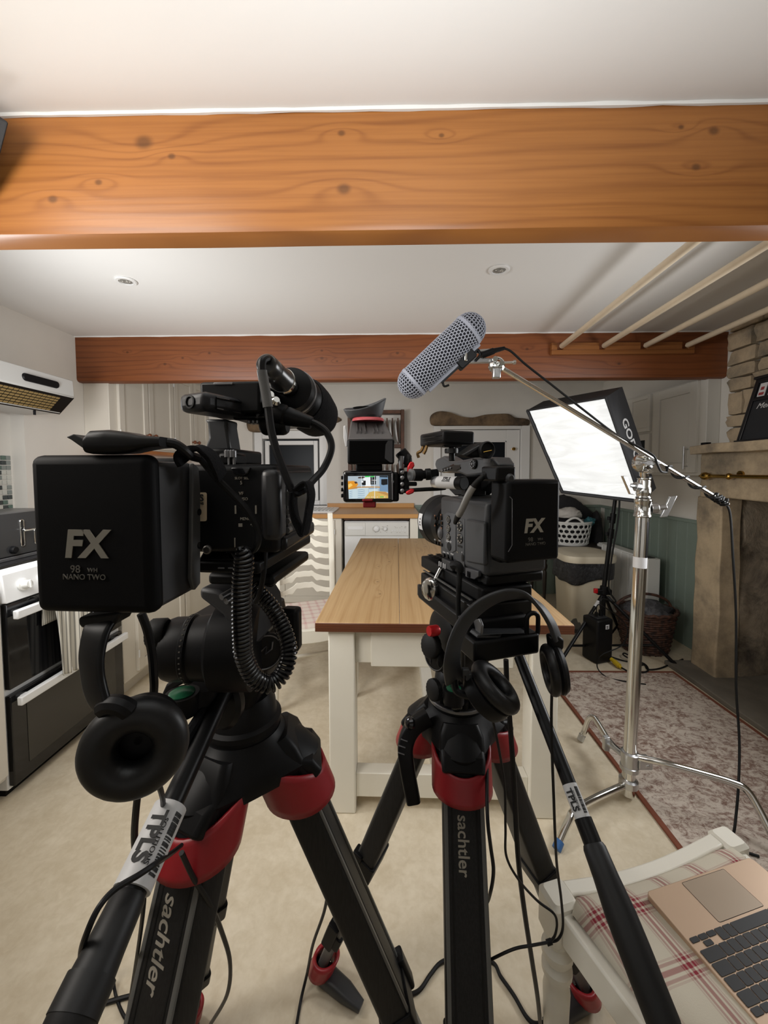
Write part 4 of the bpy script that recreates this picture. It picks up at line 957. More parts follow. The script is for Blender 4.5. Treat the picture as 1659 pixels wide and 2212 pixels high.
# ================================================================== C-stand with boom arm
o = thing('boom_stand', 'chrome turtle-base stand holding the boom arm beside the rug', 'stand', (.945, 1.53, 0))
pb, pt = P(1356, 1715, 1.485), P(1393, 1012, 1.53)
ax = (pt-pb).normalized()
at_y = lambda y: pb+ax*((P(1370, y, 1.485+.045*(1717-y)/705).z-pb.z)/ax.z)
b = B(); cyl(b, pb, at_y(1110), .0235, seg=32); obj('base_pole', b, chrome, o)
b = B(); cyl(b, at_y(1112), at_y(1040), .0185, seg=28); obj('riser', b, chrome, o)
b = B(); lathe(b, at_y(1118), ax, [(.024, 0), (.031, .004), (.031, .012), (.0285, .016), (.0285, .055), (.031, .06), (.031, .072), (.026, .076)], 32); obj('lower_collar', b, chrome, o)
b = B(); lathe(b, at_y(1073), ax, [(.024, -.006), (.0265, -.004), (.0265, 0), (.024, .001), (.024, .006), (.026, .01), (.026, .035), (.023, .04), (.023, .062), (.021, .066), (.024, .07), (.024, .076), (.014, .08)], 32); obj('upper_collar', b, chrome, o)
b = B(); lathe(b, at_y(1078), ax, [(.0272, -.002), (.0272, .004)], 28); lathe(b, at_y(1032), ax, [(.0252, -.002), (.0252, .004)], 28); obj('black_ring', b, black_rb, o)
def wing(p, d, up, s=1.0, nm='wing_screw'):
    d, up = Vector(d).normalized(), Vector(up).normalized(); side = d.cross(up)
    b = B(); cyl(b, p, p+d*.035*s, .007*s, seg=14); cyl(b, p, p+d*.016*s, .013*s, seg=16)
    loft(b, [[p+d*(.030*s+a)*1+up*t_*s+side*k*.005*s for a, k in ((0, -1), (.016*s, -1), (.016*s, 1), (0, 1))] for t_ in (-.028, -.012, .012, .030)])
    return obj(nm, b, alu, o, .002)
wing(at_y(1098)+Vector((.027, -.008, 0)), (.9, -.25, .12), (.35, -.1, 1), 1.5)
wing(at_y(1052)+Vector((-.022, -.006, 0)), (-.95, -.2, .12), (-.45, 0, 1), 1.35)
b = B(); lathe(b, at_y(1145), ax, [(.0240, 0), (.0240, .0005)], 8); b.free()
Ls = at_y(1240)
b = B(); lathe(b, at_y(1226), ax, [(.0236, 0), (.0241, .0004), (.0241, .042), (.0236, .0424)], 32); obj('white_tape', b, label_w, o)
# black printed strip down the pole
rdir = Vector((.55, -.83, 0)); rdir = (rdir-ax*rdir.dot(ax)).normalized(); sd = ax.cross(rdir)
b = B(); p0, p1 = at_y(1206), at_y(1126)
grid(b, lambda u, v: p0.lerp(p1, v)+(rdir*math.cos((u-.5)*.7)+sd*math.sin((u-.5)*.7))*.0239, 6, 1); obj('black_strip', b, black_sm, o, smooth=60)
# sliding leg casting and the three bent legs
b = B(); lathe(b, at_y(1660), ax, [(.026, -.008), (.033, -.004), (.033, .012), (.030, .014), (.030, .05), (.033, .052), (.033, .066), (.026, .07)], 28); obj('leg_casting', b, alu, o)
b = B(); lathe(b, at_y(1694), ax, [(.026, -.01), (.034, -.004), (.034, .02), (.027, .026)], 28); obj('lower_casting', b, alu, o)
def cleg(pts, foot_m=None, lug=None):
    b = B(); tube(b, spline(pts, 7), .0125, 14); lg = obj('leg', b, chrome, o)
    f = Vector(pts[-1]); d = (f-Vector(pts[-2])).normalized()
    b = B(); cyl(b, f-d*.024, f+d*.004, .0150, seg=16); obj('foot_cap', b, foot_m or alu, lg)
f1, f2 = G(1203, 1832, .012), G(1254, 1597, .012)
l1 = at_y(1692); l2 = at_y(1640); l3 = at_y(1632)
def bent(st_, f, zz, bend): 
    k = st_.lerp(f, bend); k.z = zz; m_ = st_.lerp(k, .93); m_.z = st_.z+(zz-st_.z)*.93; e_ = k.lerp(f, .16)
    return [st_, st_.lerp(k, .5), m_, k.lerp(m_, .3).lerp(e_, .3), e_, k.lerp(f, .6), f]
cleg([l1, P(1290, 1722, 1.42), P(1250, 1744, 1.365), P(1236, 1756, 1.345), P(1230, 1770, 1.325), P(1216, 1800, 1.295), f1], blue_pl)
cleg([l2, P(1320, 1606, 1.63), P(1290, 1560, 1.75), P(1281, 1550, 1.78), P(1272, 1554, 1.795), P(1264, 1575, 1.805), f2])
f3 = G(1690, 1850, .012)
cleg([l3, P(1430, 1648, 1.43), P(1520, 1672, 1.39), P(1580, 1690, 1.36), P(1612, 1706, 1.34), P(1640, 1750, 1.31), f3])
b = B(); k = P(1312, 1608, 1.585); loft(b, [[k+Vector((a, 0, c_)) for a, c_ in ((-.012, -.03), (.012, -.034), (.012, .03), (-.012, .026))], [k+Vector((a, .02, c_)) for a, c_ in ((-.012, -.03), (.012, -.034), (.012, .03), (-.012, .026))]]); cyl(b, k+Vector((0, .01, 0)), at_y(1645), .006, seg=10); obj('leg_wing_screw', b, alu, o, .003)
b = B(); k = at_y(1642); box(b, k.x+.02, k.x+.072, k.y-.03, k.y+.012, k.z-.018, k.z+.018); cyl(b, Vector((k.x+.052, k.y-.032, k.z-.004)), Vector((k.x+.052, k.y-.026, k.z-.004)), .008, seg=10); obj('leg_bracket', b, alu, o, .004)
# grip head
gc = P(1394, 1000, 1.485)
b = B(); lathe(b, gc+Vector((0, .03, 0)), (0, -1, 0), [(.030, 0), (.036, .004), (.0375, .02), (.036, .026), (.024, .032), (.014, .036), (.012, .05)], 36); obj('grip_head_disc', b, chrome, o)
b = B(); cyl(b, at_y(1036), gc+Vector((0, .01, -.01)), .0155, seg=20); cyl(b, gc+Vector((0, -.004, -.032)), gc+Vector((0, -.03, -.032)), .009, seg=14); obj('grip_stem', b, chrome, o)
b = B(); loft(b, [[gc+Vector((a, -.022+d, c_*h)) for d, c_ in ((-.009, -1), (.006, -1), (.006, 1), (-.009, 1))] for a, h in ((-.036, .003), (-.02, .004), (-.008, .010), (.008, .010), (.02, .006), (.037, .005))]); obj('tee_handle', b, alu, o, .002)
A0, A1 = P(1082, 794, 1.365), P(1571, 1089, 1.545); ad = (A1-A0).normalized()
ho = A0.lerp(A1, .635)
b = B(); cyl(b, A0, A1, .0085, seg=18); obj('boom_arm', b, chrome, o)
# second grip head at the microphone end of the arm
g2 = P(1074, 787, 1.355)
b = B(); lathe(b, g2+Vector((0, .022, 0)), (0, -1, 0), [(.022, 0), (.027, .004), (.028, .018), (.02, .026), (.008, .03)], 30); obj('end_disc', b, chrome, o)
b = B(); 
for d in (-.012, .010): cyl(b, g2+Vector((d, -.012, -d*.7+.005)), g2+Vector((d, -.022, -d*.7+.005)), .009, seg=12)
cyl(b, g2+Vector((.005, -.006, .003)), g2+Vector((.058, -.01, .004)), .0045, seg=12); cyl(b, g2+Vector((.05, -.01, .004)), g2+Vector((.06, -.01, .004)), .0075, seg=12); obj('end_screw', b, chrome, o)
b = B(); box(b, g2.x-.016, g2.x+.012, g2.y-.008, g2.y+.012, g2.z-.048, g2.z-.012); obj('end_bracket', b, alu, o, .004)
# ================================================================== blimp microphone
e0, e1 = P(893, 826, 1.375), P(1013, 713, 1.335); ma = (e1-e0).normalized(); mx = ma.cross(Vector((0, -1, 0))).normalized(); my = ma.cross(mx); Lm = (e1-e0).length; RM = .0555
mb = simple('blimp_grey', S(150, 154, 166), .5); foam = simple('blimp_foam', (.022, .023, .03, 1), .95)
o = thing('blimp_microphone', 'grey honeycomb blimp microphone hung from the boom arm', 'microphone', e0.lerp(e1, .5))
def prof(s):   # arclength from one pole to the other -> (radius, height)
    q_ = RM*pi/2
    if s < q_: t_ = s/RM; return RM*math.sin(t_), -RM*math.cos(t_)
    if s < q_+Lm: return RM, s-q_
    t_ = (s-q_-Lm)/RM; return RM*math.cos(t_), Lm+RM*math.sin(t_)
def cap_pt(ang, s, k=1.0):
    r, h = prof(max(.0005, min(s, Lm+pi*RM-.0005))); return e0+ma*h+(mx*math.cos(ang)+my*math.sin(ang))*(r*k)
NC = 30; dx = 2*pi*RM/NC; dy_ = dx*.866; ST = Lm+pi*RM
b = B(); bands = [b, B(), B()]
nr = int(ST/dy_)
for j in range(1, nr):
    s = (j+.5)*ST/nr; r, h = prof(s); kk_ = r/RM
    n_c = NC if kk_ > .97 else max(6, int(NC*kk_+.5)); da = 2*pi/n_c
    which = 0 if h < -.004 else (2 if h > Lm+.004 else 1)
    for i in range(n_c):
        a0 = (i+.5*(j % 2))*da; out, inn = [], []
        for q_ in range(6):
            t_ = pi/6+q_*pi/3; cx_, cy_ = math.cos(t_), math.sin(t_)
            out.append(cap_pt(a0+cx_*da/1.732, s+cy_*ST/nr/1.5)); inn.append(cap_pt(a0+cx_*da/1.732*.74, s+cy_*ST/nr/1.5*.74))
        hexring(bands[which], None, out, inn)
for nm, bb in zip(('rear_cap', 'mesh_tube', 'front_cap'), bands): bmesh.ops.remove_doubles(bb, verts=bb.verts[:], dist=.0004); obj(nm, bb, mb, o, smooth=60, solid=.0016)
b = B(); grid(b, lambda u, v: cap_pt(2*pi*u, v*ST, .93), 28, 30, True); obj('inner_foam', b, foam, o)
for h in (.002, Lm-.002):
    b = B(); lathe(b, e0+ma*h, ma, [(RM-.002, -.006), (RM+.0025, -.005), (RM+.0025, .005), (RM-.002, .006)], 40); obj('end_ring', b, mb, o)
dn = -mx if mx.z > 0 else mx
if dn.x < 0 and False: dn = -dn
b = B(); r0 = RM+.002
for w_, d0, d1, m_ in ((.010, -.004, .008, 0),):
    hexa(b, [e0+ma*s+dn*(r0+d)+my*k_ for d in (d0, d1) for s, k_ in ((.02, -w_), (Lm-.005, -w_), (Lm-.005, w_), (.02, w_))])
obj('mount_rail', b, mb, o, .002)
b = B(); hexa(b, [e0+ma*s+dn*(r0+d)+my*k_ for d in (.008, .014) for s, k_ in ((.07, -.008), (Lm-.02, -.008), (Lm-.02, .008), (.07, .008))])
tube(b, spline([e0+ma*.075+dn*(r0+.012), e0+ma*.07+dn*(r0+.026), e0+ma*.085+dn*(r0+.034)], 5), .004, 8); tube(b, spline([e0+ma*(Lm-.02)+dn*(r0+.01), e0+ma*(Lm-.025)+dn*(r0+.03), e0+ma*(Lm-.05)+dn*(r0+.034)], 5), .005, 8); obj('black_track', b, black_pl, o, .002)
mp = P(1004, 775, 1.35)
b = B(); loft(b, [rrect(mp+Vector((0, d, 0)), ma, dn, .034, .022, .006, 3) for d in (-.018, .018)]); obj('swivel_clamp', b, black_pl, o, .003)
b = B(); box(b, mp.x-.006, mp.x+.004, mp.y-.026, mp.y-.016, mp.z-.014, mp.z+.014); obj('clamp_plate', b, chrome, o, .002)
for (xa, ya), (xb, yb), w0, w1 in (((1012, 778), (1078, 780), .012, .010), ((1012, 762), (1060, 756), .008, .006)):
    b = B(); pa, pbb = P(xa, ya, 1.35), P(xb, yb, 1.36); up = Vector((0, 0, 1))
    loft(b, [[pa+Vector((0, -.007, w0)), pa+Vector((0, .007, w0)), pa+Vector((0, .007, -w0)), pa+Vector((0, -.007, -w0))], [pbb+Vector((0, -.006, w1*.6)), pbb+Vector((0, .006, w1*.6)), pbb+Vector((0, .006, -w1*.6)), pbb+Vector((0, -.006, -w1*.6))]]); obj('fork_arm', b, alu, o, .003)
b = B(); cyl(b, P(1040, 768, 1.345), P(1066, 758, 1.345), .011); cyl(b, P(1066, 758, 1.345), P(1090, 752, 1.345), .009, .006); obj('cable_plug', b, black_pl, o)
pts = [P(1088, 752, 1.345), P(1105, 760, 1.35), P(1135, 787, 1.37), P(1190, 830, 1.39), P(1260, 885, 1.42), P(1330, 938, 1.45), P(1385, 968, 1.45), P(1412, 985, 1.45), P(1420, 1003, 1.455), P(1428, 1018, 1.47), P(1440, 1020, 1.49)]
b = B(); tube(b, spline(pts, 8), .004, 8)
wrap = [P(1440, 1020, 1.49)+ad*0]
for i in range(30): k = .70+.28*i/29; c_ = A0.lerp(A1, k); t_ = i*.75; wrap.append(c_+(Vector((0, -1, 0))*math.cos(t_)+Vector((.5, 0, .86))*math.sin(t_))*.0135)
tube(b, spline(wrap, 4), .004, 8)
for ph in (0, 2.1): tube(b, [A0.lerp(A1, .93+.06*i/14)+(Vector((0, -1, 0))*math.cos(ph+i*.9)+Vector((.5, 0, .86))*math.sin(ph+i*.9))*.016 for i in range(15)], .004, 8)
hang = [A0.lerp(A1, .985), P(1577, 1110, 1.55), P(1583, 1200, 1.545), P(1590, 1330, 1.53), P(1590, 1480, 1.49), P(1597, 1600, 1.44), P(1595, 1700, 1.38), P(1588, 1780, 1.31), G(1584, 1812, .014), G(1600, 1835, .014), G(1640, 1850, .014)]
tube(b, spline(hang, 8), .0042, 8)
tag(obj('microphone_cable', b, black_rb, None), 'black microphone cable wrapped along the boom arm and hanging to the rug', 'cable')
# ================================================================== tripods and fluid heads
carbon = Mat('carbon_tube', (.012, .012, .013, 1), .48, 0, .25); n1 = carbon.noise(1.0, 2, carbon.vec(carbon.x*500, carbon.y*500, carbon.z*60)); carbon.color(carbon.mix(n1.ss(.3, .7), (.007, .007, .0075, 1), (.014, .014, .0145, 1))); carbon = carbon.m
rail_gr = simple('tube_rail', (.10, .10, .095, 1), .42)
def tripod(name, label, c, zt, feet, rh=.05, text_leg=None, wid=.074, txt=None, lever_px=None, spread=.055, low=.50):
    c = Vector((c[0], c[1], 0)); Z = Vector((0, 0, 1))
    o = thing(name, label, 'tripod', c)
    # spider: bowl ring flowing into three shoulders
    b = B(); lathe(b, c+Z*zt, -Z, [(rh*.9, -.004), (rh*1.02, -.002), (rh*1.04, .012), (rh*.98, .03), (rh*1.0, .05), (rh*.86, .085), (rh*.5, .10)], 36); obj('bowl', b, black_pl, o)
    az = [math.atan2(f[1]-c.y, f[0]-c.x) for f in feet]
    def roof(z, r, e):
        return [c+Z*(zt-z)+Vector((math.cos(q), math.sin(q), 0))*(r+e*max(math.cos((q-a)*1.0)**6 if math.cos(q-a) > 0 else 0 for a in az)) for q in (2*pi*i/144 for i in range(144))]
    b = B(); loft(b, [roof(.004, rh*1.06, 0), roof(.012, rh*1.12, .004), roof(.030, rh*1.36, .022), roof(.048, rh*1.48, .034), (roof(.062, rh*1.44, .032)), roof(.070, rh*1.2, .02)]); obj('spider', b, black_pl, o, 0, 30)
    for f in feet:
        f = Vector((f[0], f[1], .02)); h = Vector((f.x-c.x, f.y-c.y, 0)); h.normalize(); s = Z.cross(h)
        piv = c+h*spread+Z*(zt-.045); d = (f-piv); L = d.length; d.normalize(); t = d.cross(s).normalized()   # t points outwards/up
        if t.dot(h) < 0: t = -t
        # shoulder arm
        b = B(); loft(b, [rrect(c+h*k+Z*(zt-dz), s, (Z*1.0+h*tl).normalized(), hw, hh, .008, 3) for k, dz, hw, hh, tl in ((rh*.8, .045, wid*.52, .012, 0), (rh*1.2, .050, wid*.54, .014, .3), (spread+.034, .058, wid*.53, .016, .8), (spread+.046, .075, wid*.50, .016, 1.1))]); obj('shoulder', b, black_pl, o, .003)
        # knuckle block at the top of the leg
        A = lambda k, a=0, e=0: piv+d*k+s*a+t*e
        b = B(); loft(b, [rrect(A(k), s, t, hw*wid, ht, .010, 4) for k, hw, ht in ((-.030, .44, .020), (-.012, .54, .028), (.03, .56, .032), (.068, .52, .029), (.080, .44, .022))]); kn = obj('knuckle', b, black_pl, o, 0)
        b = B(); prism(b, [A(k, a*wid, .0315) for k, a in ((.0, -.22), (.0, .22), (.045, .22), (.062, .16), (.062, -.16), (.045, -.22))], t*.004); obj('knuckle_pad', b, grey_pl, kn, .0015)
        # red cradle round the knuckle
        b = B()
        def ring(u, v):
            a = 2*pi*u; fr = math.sin(a)*.5+.5; lo = .055+.036*fr; up = -.018+.064*fr**1.5
            k = lo*(1-v)+up*v; return A(k, math.cos(a)*wid*.70, math.sin(a)*.046)
        grid(b, ring, 40, 6, True); obj('red_cradle', b, red_rb, o, smooth=70, solid=.005)
        # upper double tube with side rails
        k1 = L*low
        b = B(); loft(b, [rrect(A(k), s, t, wid*.49, .022, .007, 3) for k in (.05, k1)]); up_ = obj('leg', b, carbon, o, 0, 40)
        b = B()
        for sg in (-1, 1): loft(b, [rrect(A(k, sg*wid*.42, .0215), s, t, wid*.045, .0018, .001, 2) for k in (.07, k1)])
        obj('side_rails', b, rail_gr, up_)
        b = B()
        for sg in (-.29, .29): loft(b, [rrect(A(k, sg*wid, .0218), s, t, .0016, .0008, .0006, 2) for k in (.08, k1-.02)])
        obj('groove', b, black_rb, up_)
        # clamp and lower stages
        b = B(); loft(b, [rrect(A(k), s, t, wid*.53, .026, .006, 3) for k in (k1-.02, k1+.025)]); loft(b, [rrect(A(k, wid*.42, .02), s, t, .012, .012, .004, 3) for k in (k1-.03, k1+.03)]); obj('clamp', b, black_pl, o, .002)
        k2 = L*.80
        b = B(); 
        for sg in (-1, 1): loft(b, [rrect(A(k, sg*wid*.26), s, t, wid*.13, .017, .004, 3) for k in (k1, k2)])
        loft(b, [rrect(A(k), s, t, wid*.14, .008, .003, 3) for k in (k1, k2)]); obj('middle_stage', b, rail_gr, up_)
        b = B(); loft(b, [rrect(A(k), s, t, wid*.44, .022, .006, 3) for k in (k2-.02, k2+.018)]); loft(b, [rrect(A(k2+e, wid*.42, .006), s, t, .010, .014, .004, 3) for e in (-.05, .02)]); obj('clamp', b, black_pl, o, .002)
        b = B(); loft(b, [rrect(A(k), s, t, wid*.20, .012, .005, 3) for k in (k2, L-.03)]); obj('lower_stage', b, rail_gr, up_)
        # foot
        b = B(); p = A(L-.035); g = Vector((f.x, f.y, 0))
        grid(b, lambda u, v: p+(s*math.cos(2*pi*u)*.030+t*math.sin(2*pi*u)*.026)+d*((v-.5)*.05+.014*math.sin(2*pi*u)), 28, 4, True); obj('red_foot_loop', b, red_rb, o, smooth=70, solid=.008)
        b = B(); q = g+h*.0; loft(b, [rrect(q-h*k+Z*zz, s, (Z-h*.25).normalized(), hw, hh, min(hw, hh)*.7, 4) for k, zz, hw, hh in ((-.035, .016, .012, .012), (-.01, .024, .019, .018), (.02, .022, .022, .018), (.08, .018, .020, .014), (.125, .011, .012, .008))]); obj('foot_pad', b, grey_pl, o, 0, 60)
        if text_leg is not None and (f-Vector((text_leg[0], text_leg[1], .02))).length < .05:
            text('lettering', txt[0], A(txt[1], txt[3]*wid, .0222), d, s if d.cross(s).dot(t) > 0 else -s, txt[2], print_gr, o, depth=.0003, bold=.012)
            o['_d'] = 0; del o['_d']
    if lever_px:
        b = B(); pts = [P(*k) for k in lever_px]; sp = spline(pts, 6); n = len(sp); L_ = []
        for i, p in enumerate(sp):
            dd = (sp[min(i+1, n-1)]-sp[max(i-1, 0)]).normalized(); x = dd.cross(Vector((0, 1, 0))).normalized(); y = dd.cross(x).normalized(); k = i/(n-1)
            L_.append(rrect(p, x, y, .016-.003*k, .011, .006, 3))
        loft(b, L_); lv_ = obj('brake_lever', b, black_pl, o, 0, 60)
        p = sp[4]; b = B(); lathe(b, p+Vector((-.012, -.006, .004)), (-.8, -.4, .25), [(.011, 0), (.012, .005), (.009, .011), (.002, .014)], 20); obj('button', b, black_gl, lv_)
        b = B()
        for k in (.38, .46, .54):
            p = sp[int(k*n)]; cyl(b, p+Vector((-.014, -.012, .002)), p+Vector((-.002, -.0125, -.002)), .0012, seg=6)
        obj('lever_marks', b, grey_lt, lv_)
    return o
def pan_bar(o, p0, p1, k_label, k_grip, r=.0095, rg=.0175, lab=True, rl=None):
    d = (p1-p0).normalized(); rl = rl or r
    b = B(); cyl(b, p0, p0.lerp(p1, k_grip+.02), r, seg=24); cyl(b, p0.lerp(p1, k_label[1]), p0.lerp(p1, k_grip+.02), r*1.18, seg=24); pb_ = obj('pan_bar', b, black_sm, o)
    b = B(); g0 = p0.lerp(p1, k_grip); L = (p1-g0).length
    lathe(b, g0, d, [(rg*.70, 0), (rg*.80, .004), (rg*.86, .03), (rg*1.0, .06), (rg*1.0, L*.6), (rg*.95, L*.95), (rg*.85, L)], 24); obj('rubber_grip', b, simple('grip_foam', (.007, .007, .0075, 1), .5, spec=.35), pb_)
    l0, l1 = p0.lerp(p1, k_label[0]), p0.lerp(p1, k_label[1])
    b = B(); x, y = frame_axes(d); tube(b, [l0, l1], rl*1.05, 24); obj('white_tape', b, label_w, pb_, label='white printed label tape')
    # lettering wrapped on the side facing the viewer
    vw = (CAMP-l0.lerp(l1, .5)); vw = (vw-d*vw.dot(d)).normalized(); sd = d.cross(vw)
    def wrapped(txt, k, a, size, m, bold=.0):
        q = l0.lerp(l1, k)+(vw*math.cos(a)+sd*math.sin(a))*(rl*1.05+.0004); up = -vw*math.sin(a)+sd*math.cos(a); nn_ = vw*math.cos(a)+sd*math.sin(a)
        if d.cross(up).dot(nn_) < 0: up = -up
        text('lettering', txt, q, d, up, size, m, pb_, depth=.0002, bold=bold)
    wrapped('TPLS', .48, .42*1, rl*1.25, print_bk, .03); wrapped('SOLUTIONS', .52, -.05*1, rl*.42, print_bk)
    b = B(); rr = random.Random(5)
    for i in range(22):
        k = .12+.76*i/22; w_ = rr.choice((.0007, .0012, .0018)); a0, a1 = -.95, -.45
        q0 = l0.lerp(l1, k); R_ = rl*1.05+.0003
        loops = [q0+(vw*math.cos(a)+sd*math.sin(a))*R_ for a in (a0, a0+.25, a1)]
        for i_ in range(2):
            v = [b.verts.new(p) for p in (loops[i_], loops[i_+1], loops[i_+1]+d*w_, loops[i_]+d*w_)]; b.faces.new(v)
    obj('barcode', b, print_bk, pb_, smooth=0, solid=.0002)
    return pb_
def logo_disc(o, c, ax, r, up):
    ax, up = Vector(ax).normalized(), Vector(up); up = (up-ax*up.dot(ax)).normalized(); rt2 = up.cross(ax)
    b = B(); lathe(b, c, ax, [(r*1.02, -.004), (r*1.02, .0), (r*.98, .002), (r*.2, .003)], 32); d_ = obj('side_cover', b, black_sm, o)
    b = B(); tube(b, [c+ax*.0028+(rt2*math.cos(t)+up*math.sin(t))*r*.88 for t in (2*pi*i/36 for i in range(36))], .0009, 6, True)
    k = r*.30
    for pts in ([(-k, -r*.55), (-k, k*.2), (0, k*1.2), (0, -k*.2), (k, k*.6), (k, r*.55)],): tube(b, [c+ax*.0035+rt2*x+up*y for x, y in pts], .0010, 6)
    obj('emblem', b, grey_lt, d_)
def headphones_cup(bm, c, ax, r, dpt, sx=1.0, x=None):
    lathe(bm, c, ax, [(r*.55, -dpt*.2), (r*.92, -dpt*.15), (r*1.0, dpt*.1), (r*1.0, dpt*.45), (r*.9, dpt*.6)], 36, sx, x)
# ------------------------------------------------------------------ right tripod
RT = tripod('tripod', 'black carbon tripod with red cradles, right of the two', (.135, .755), .845, [(.110, .40), (.478, .885), (-.183, .925)], .050, (.110, .40), .074, ('sachtler', .150, .027, -.04),
            [(925, 1548, .72), (892, 1572, .71), (876, 1610, .70), (880, 1660, .69), (893, 1730, .685)])
# fluid head of the right rig
FH = thing('fluid_head', 'black fluid head with red knob on the right tripod', 'tripod head', (.135, .755, .845))
hc = Vector((.135, .755, .845)); Z = Vector((0, 0, 1)); HF = Frame(hc, .32)
b = B(); lathe(b, hc+Z*.002, Z, [(.052, 0), (.056, .003), (.056, .010), (.050, .013), (.047, .03), (.045, .05), (.038, .062)], 40); obj('head_base', b, black_pl, FH)
b = B(); lathe(b, hc+Z*.004, Z, [(.0565, 0), (.0585, .001), (.0585, .006), (.0565, .007)], 48); sc_ = obj('silver_scale_ring', b, grey_lt, FH)
b = B()
for i in range(26): t_ = 2*pi*i/26; p = hc+Vector((math.cos(t_)*.050, math.sin(t_)*.050, .012)); cyl(b, p, p+Z*.014, .0045, seg=8)
obj('ring_notches', b, black_pl, FH)
b = B(); bl = P(980, 1487, .690); cyl(b, bl-Z*.026, bl, .019); cyl(b, bl-Z*.03+Vector((.004, .02, 0)), bl-Z*.008+Vector((.004, .03, 0)), .02); obj('level_housing', b, black_pl, FH)
b = B(); lathe(b, bl, Z, [(.0135, 0), (.0135, .001), (.009, .003), (.001, .0035)], 28); lv_ = obj('bubble_level', b, green_lv, FH, label='green bubble level')
b = B(); tube(b, [bl+Vector((math.cos(t_)*.006, math.sin(t_)*.006, .003)) for t_ in (2*pi*i/18 for i in range(18))], .0006, 5, True); obj('level_ring', b, black_pl, lv_)
# tilt drum
dc = HF.w(.0, .0, .125)
b = B(); lathe(b, dc-HF.u*.040, HF.u, [(.048, 0), (.060, .004), (.063, .012), (.063, .068), (.060, .076), (.048, .080)], 40); loft(b, [rrect(HF.w(0, 0, z), HF.u, HF.n, hx, hy, .012, 3) for z, hx, hy in ((.045, .034, .038), (.08, .036, .05), (.12, .036, .056))]); obj('tilt_housing', b, black_pl, FH)
logo_disc(FH, P(939, 1420, .715), (-HF.u*.85-HF.n*.35), .026, Z)
b = B(); p = P(952, 1424, .70); lathe(b, p, -HF.u*.5-HF.n*.8, [(.014, -.008), (.016, 0), (.015, .006), (.012, .010), (.006, .012)], 28, .45, Z.cross(HF.n)); obj('small_side_knob', b, black_pl, FH)
def knob(par, c, ax, r, h, m, nm='knob', ribs=True):
    b = B(); ax = Vector(ax).normalized(); x, y = frame_axes(ax)
    loops = [[c+ax*hh+(x*math.cos(t_)+y*math.sin(t_))*rr*(1+(.05 if (i % 2 and ribs) else 0)) for i, t_ in enumerate(2*pi*i/40 for i in range(40))] for rr, hh in ((r*.9, 0), (r, h*.12), (r, h*.85), (r*.88, h))]
    loft(b, loops); return obj(nm, b, m, par, 0, 50)
knob(FH, P(938, 1394, .715), P(920, 1396, .712)-P(940, 1394, .725), .022, .016, black_rb, 'drag_knob')
knob(FH, P(943, 1489, .71), P(928, 1492, .705)-P(946, 1489, .715), .019, .012, black_rb, 'pan_lock_knob')
knob(FH, P(946, 1361, .70), P(926, 1364, .69)-P(948, 1361, .70), .0095, .020, red_an, 'red_release_knob')
b = B(); cyl(b, P(936, 1372, .70), P(936, 1390, .71), .002, seg=8); obj('knob_post', b, black_sm, FH)
b = B(); p = P(985, 1520, .70); lathe(b, p, Vector((.05, -1, -.1)), [(.011, 0), (.012, .004), (.010, .010), (.008, .011)], 24); rk = obj('round_button', b, black_gl, FH)
# quick release platform: slider, plates, locking levers
PF = Frame(P(1092, 1390, .545), .31)
b = B(); PF.pbox(b, 1025, 1378, 1166, 1424, 0, .045); obj('tongue_plate', b, black_pl, FH, .004)
b = B(); PF.pprism(b, [(1030, 1380), (1080, 1380), (1086, 1372), (1134, 1372), (1140, 1378), (1164, 1378), (1150, 1368), (1035, 1370)], .004, .075); obj('tongue_top', b, grey_pl, FH, .002)
PG = Frame(P(1075, 1320, .57), .31)
b = B(); PG.pbox(b, 1012, 1336, 1140, 1374, 0, .20); obj('platform', b, black_pl, FH, .004)
b = B(); PG.pbox(b, 1006, 1340, 1016, 1372, .01, .205); obj('platform_rail', b, grey_pl, FH, .002)
b = B(); q = P(1150, 1350, .565); tube(b, rrect(q, PG.u, Z, .010, .018, .009, 4), .0035, 8, True); obj('release_loop', b, black_pl, FH)
b = B(); PG.sprism(b, [(1022, 1340), (1034, 1336), (1040, 1352), (1038, 1372), (1030, 1376)], PG.at(1030, 1350, 0).x-.006, .004); obj('side_latch', b, grey_lt, FH, .001)
pan_bar(FH, P(1122, 1420, .665), P(1443, 2235, .358), (.475, .57), .635)
# ------------------------------------------------------------------ right camera
RF = Frame(P(1150, 1125, .53), .33)
C1 = thing('cinema_camera', 'black cinema camera on the right tripod, its side panel full of buttons', 'camera', P(1100, 1250, .62))
al = RF.side(1050, 1170, RF.at(1050, 1170, .062).x).x
aL = RF.at(1048, 1170, .066).x; WB = .112
cT, cB = RF.side(1045, 1085, aL).z, RF.side(1045, 1262, aL).z
bF = RF.side(950, 1170, aL).y
b = B(); RF.box(b, aL, aL+WB, .062, bF, cB+.012, cT); obj('body', b, body_gr, C1, .007, seg=3)
b = B(); RF.box(b, aL+.004, aL+WB-.004, .064, bF-.01, cB-.004, cB+.014); obj('body_foot', b, black_pl, C1, .004)
SP = lambda px, py, e=0: (lambda q: RF.w(aL-e, q.y, q.z))(RF.side(px, py, aL))
u_, n_, v_ = RF.u, RF.n, RF.v
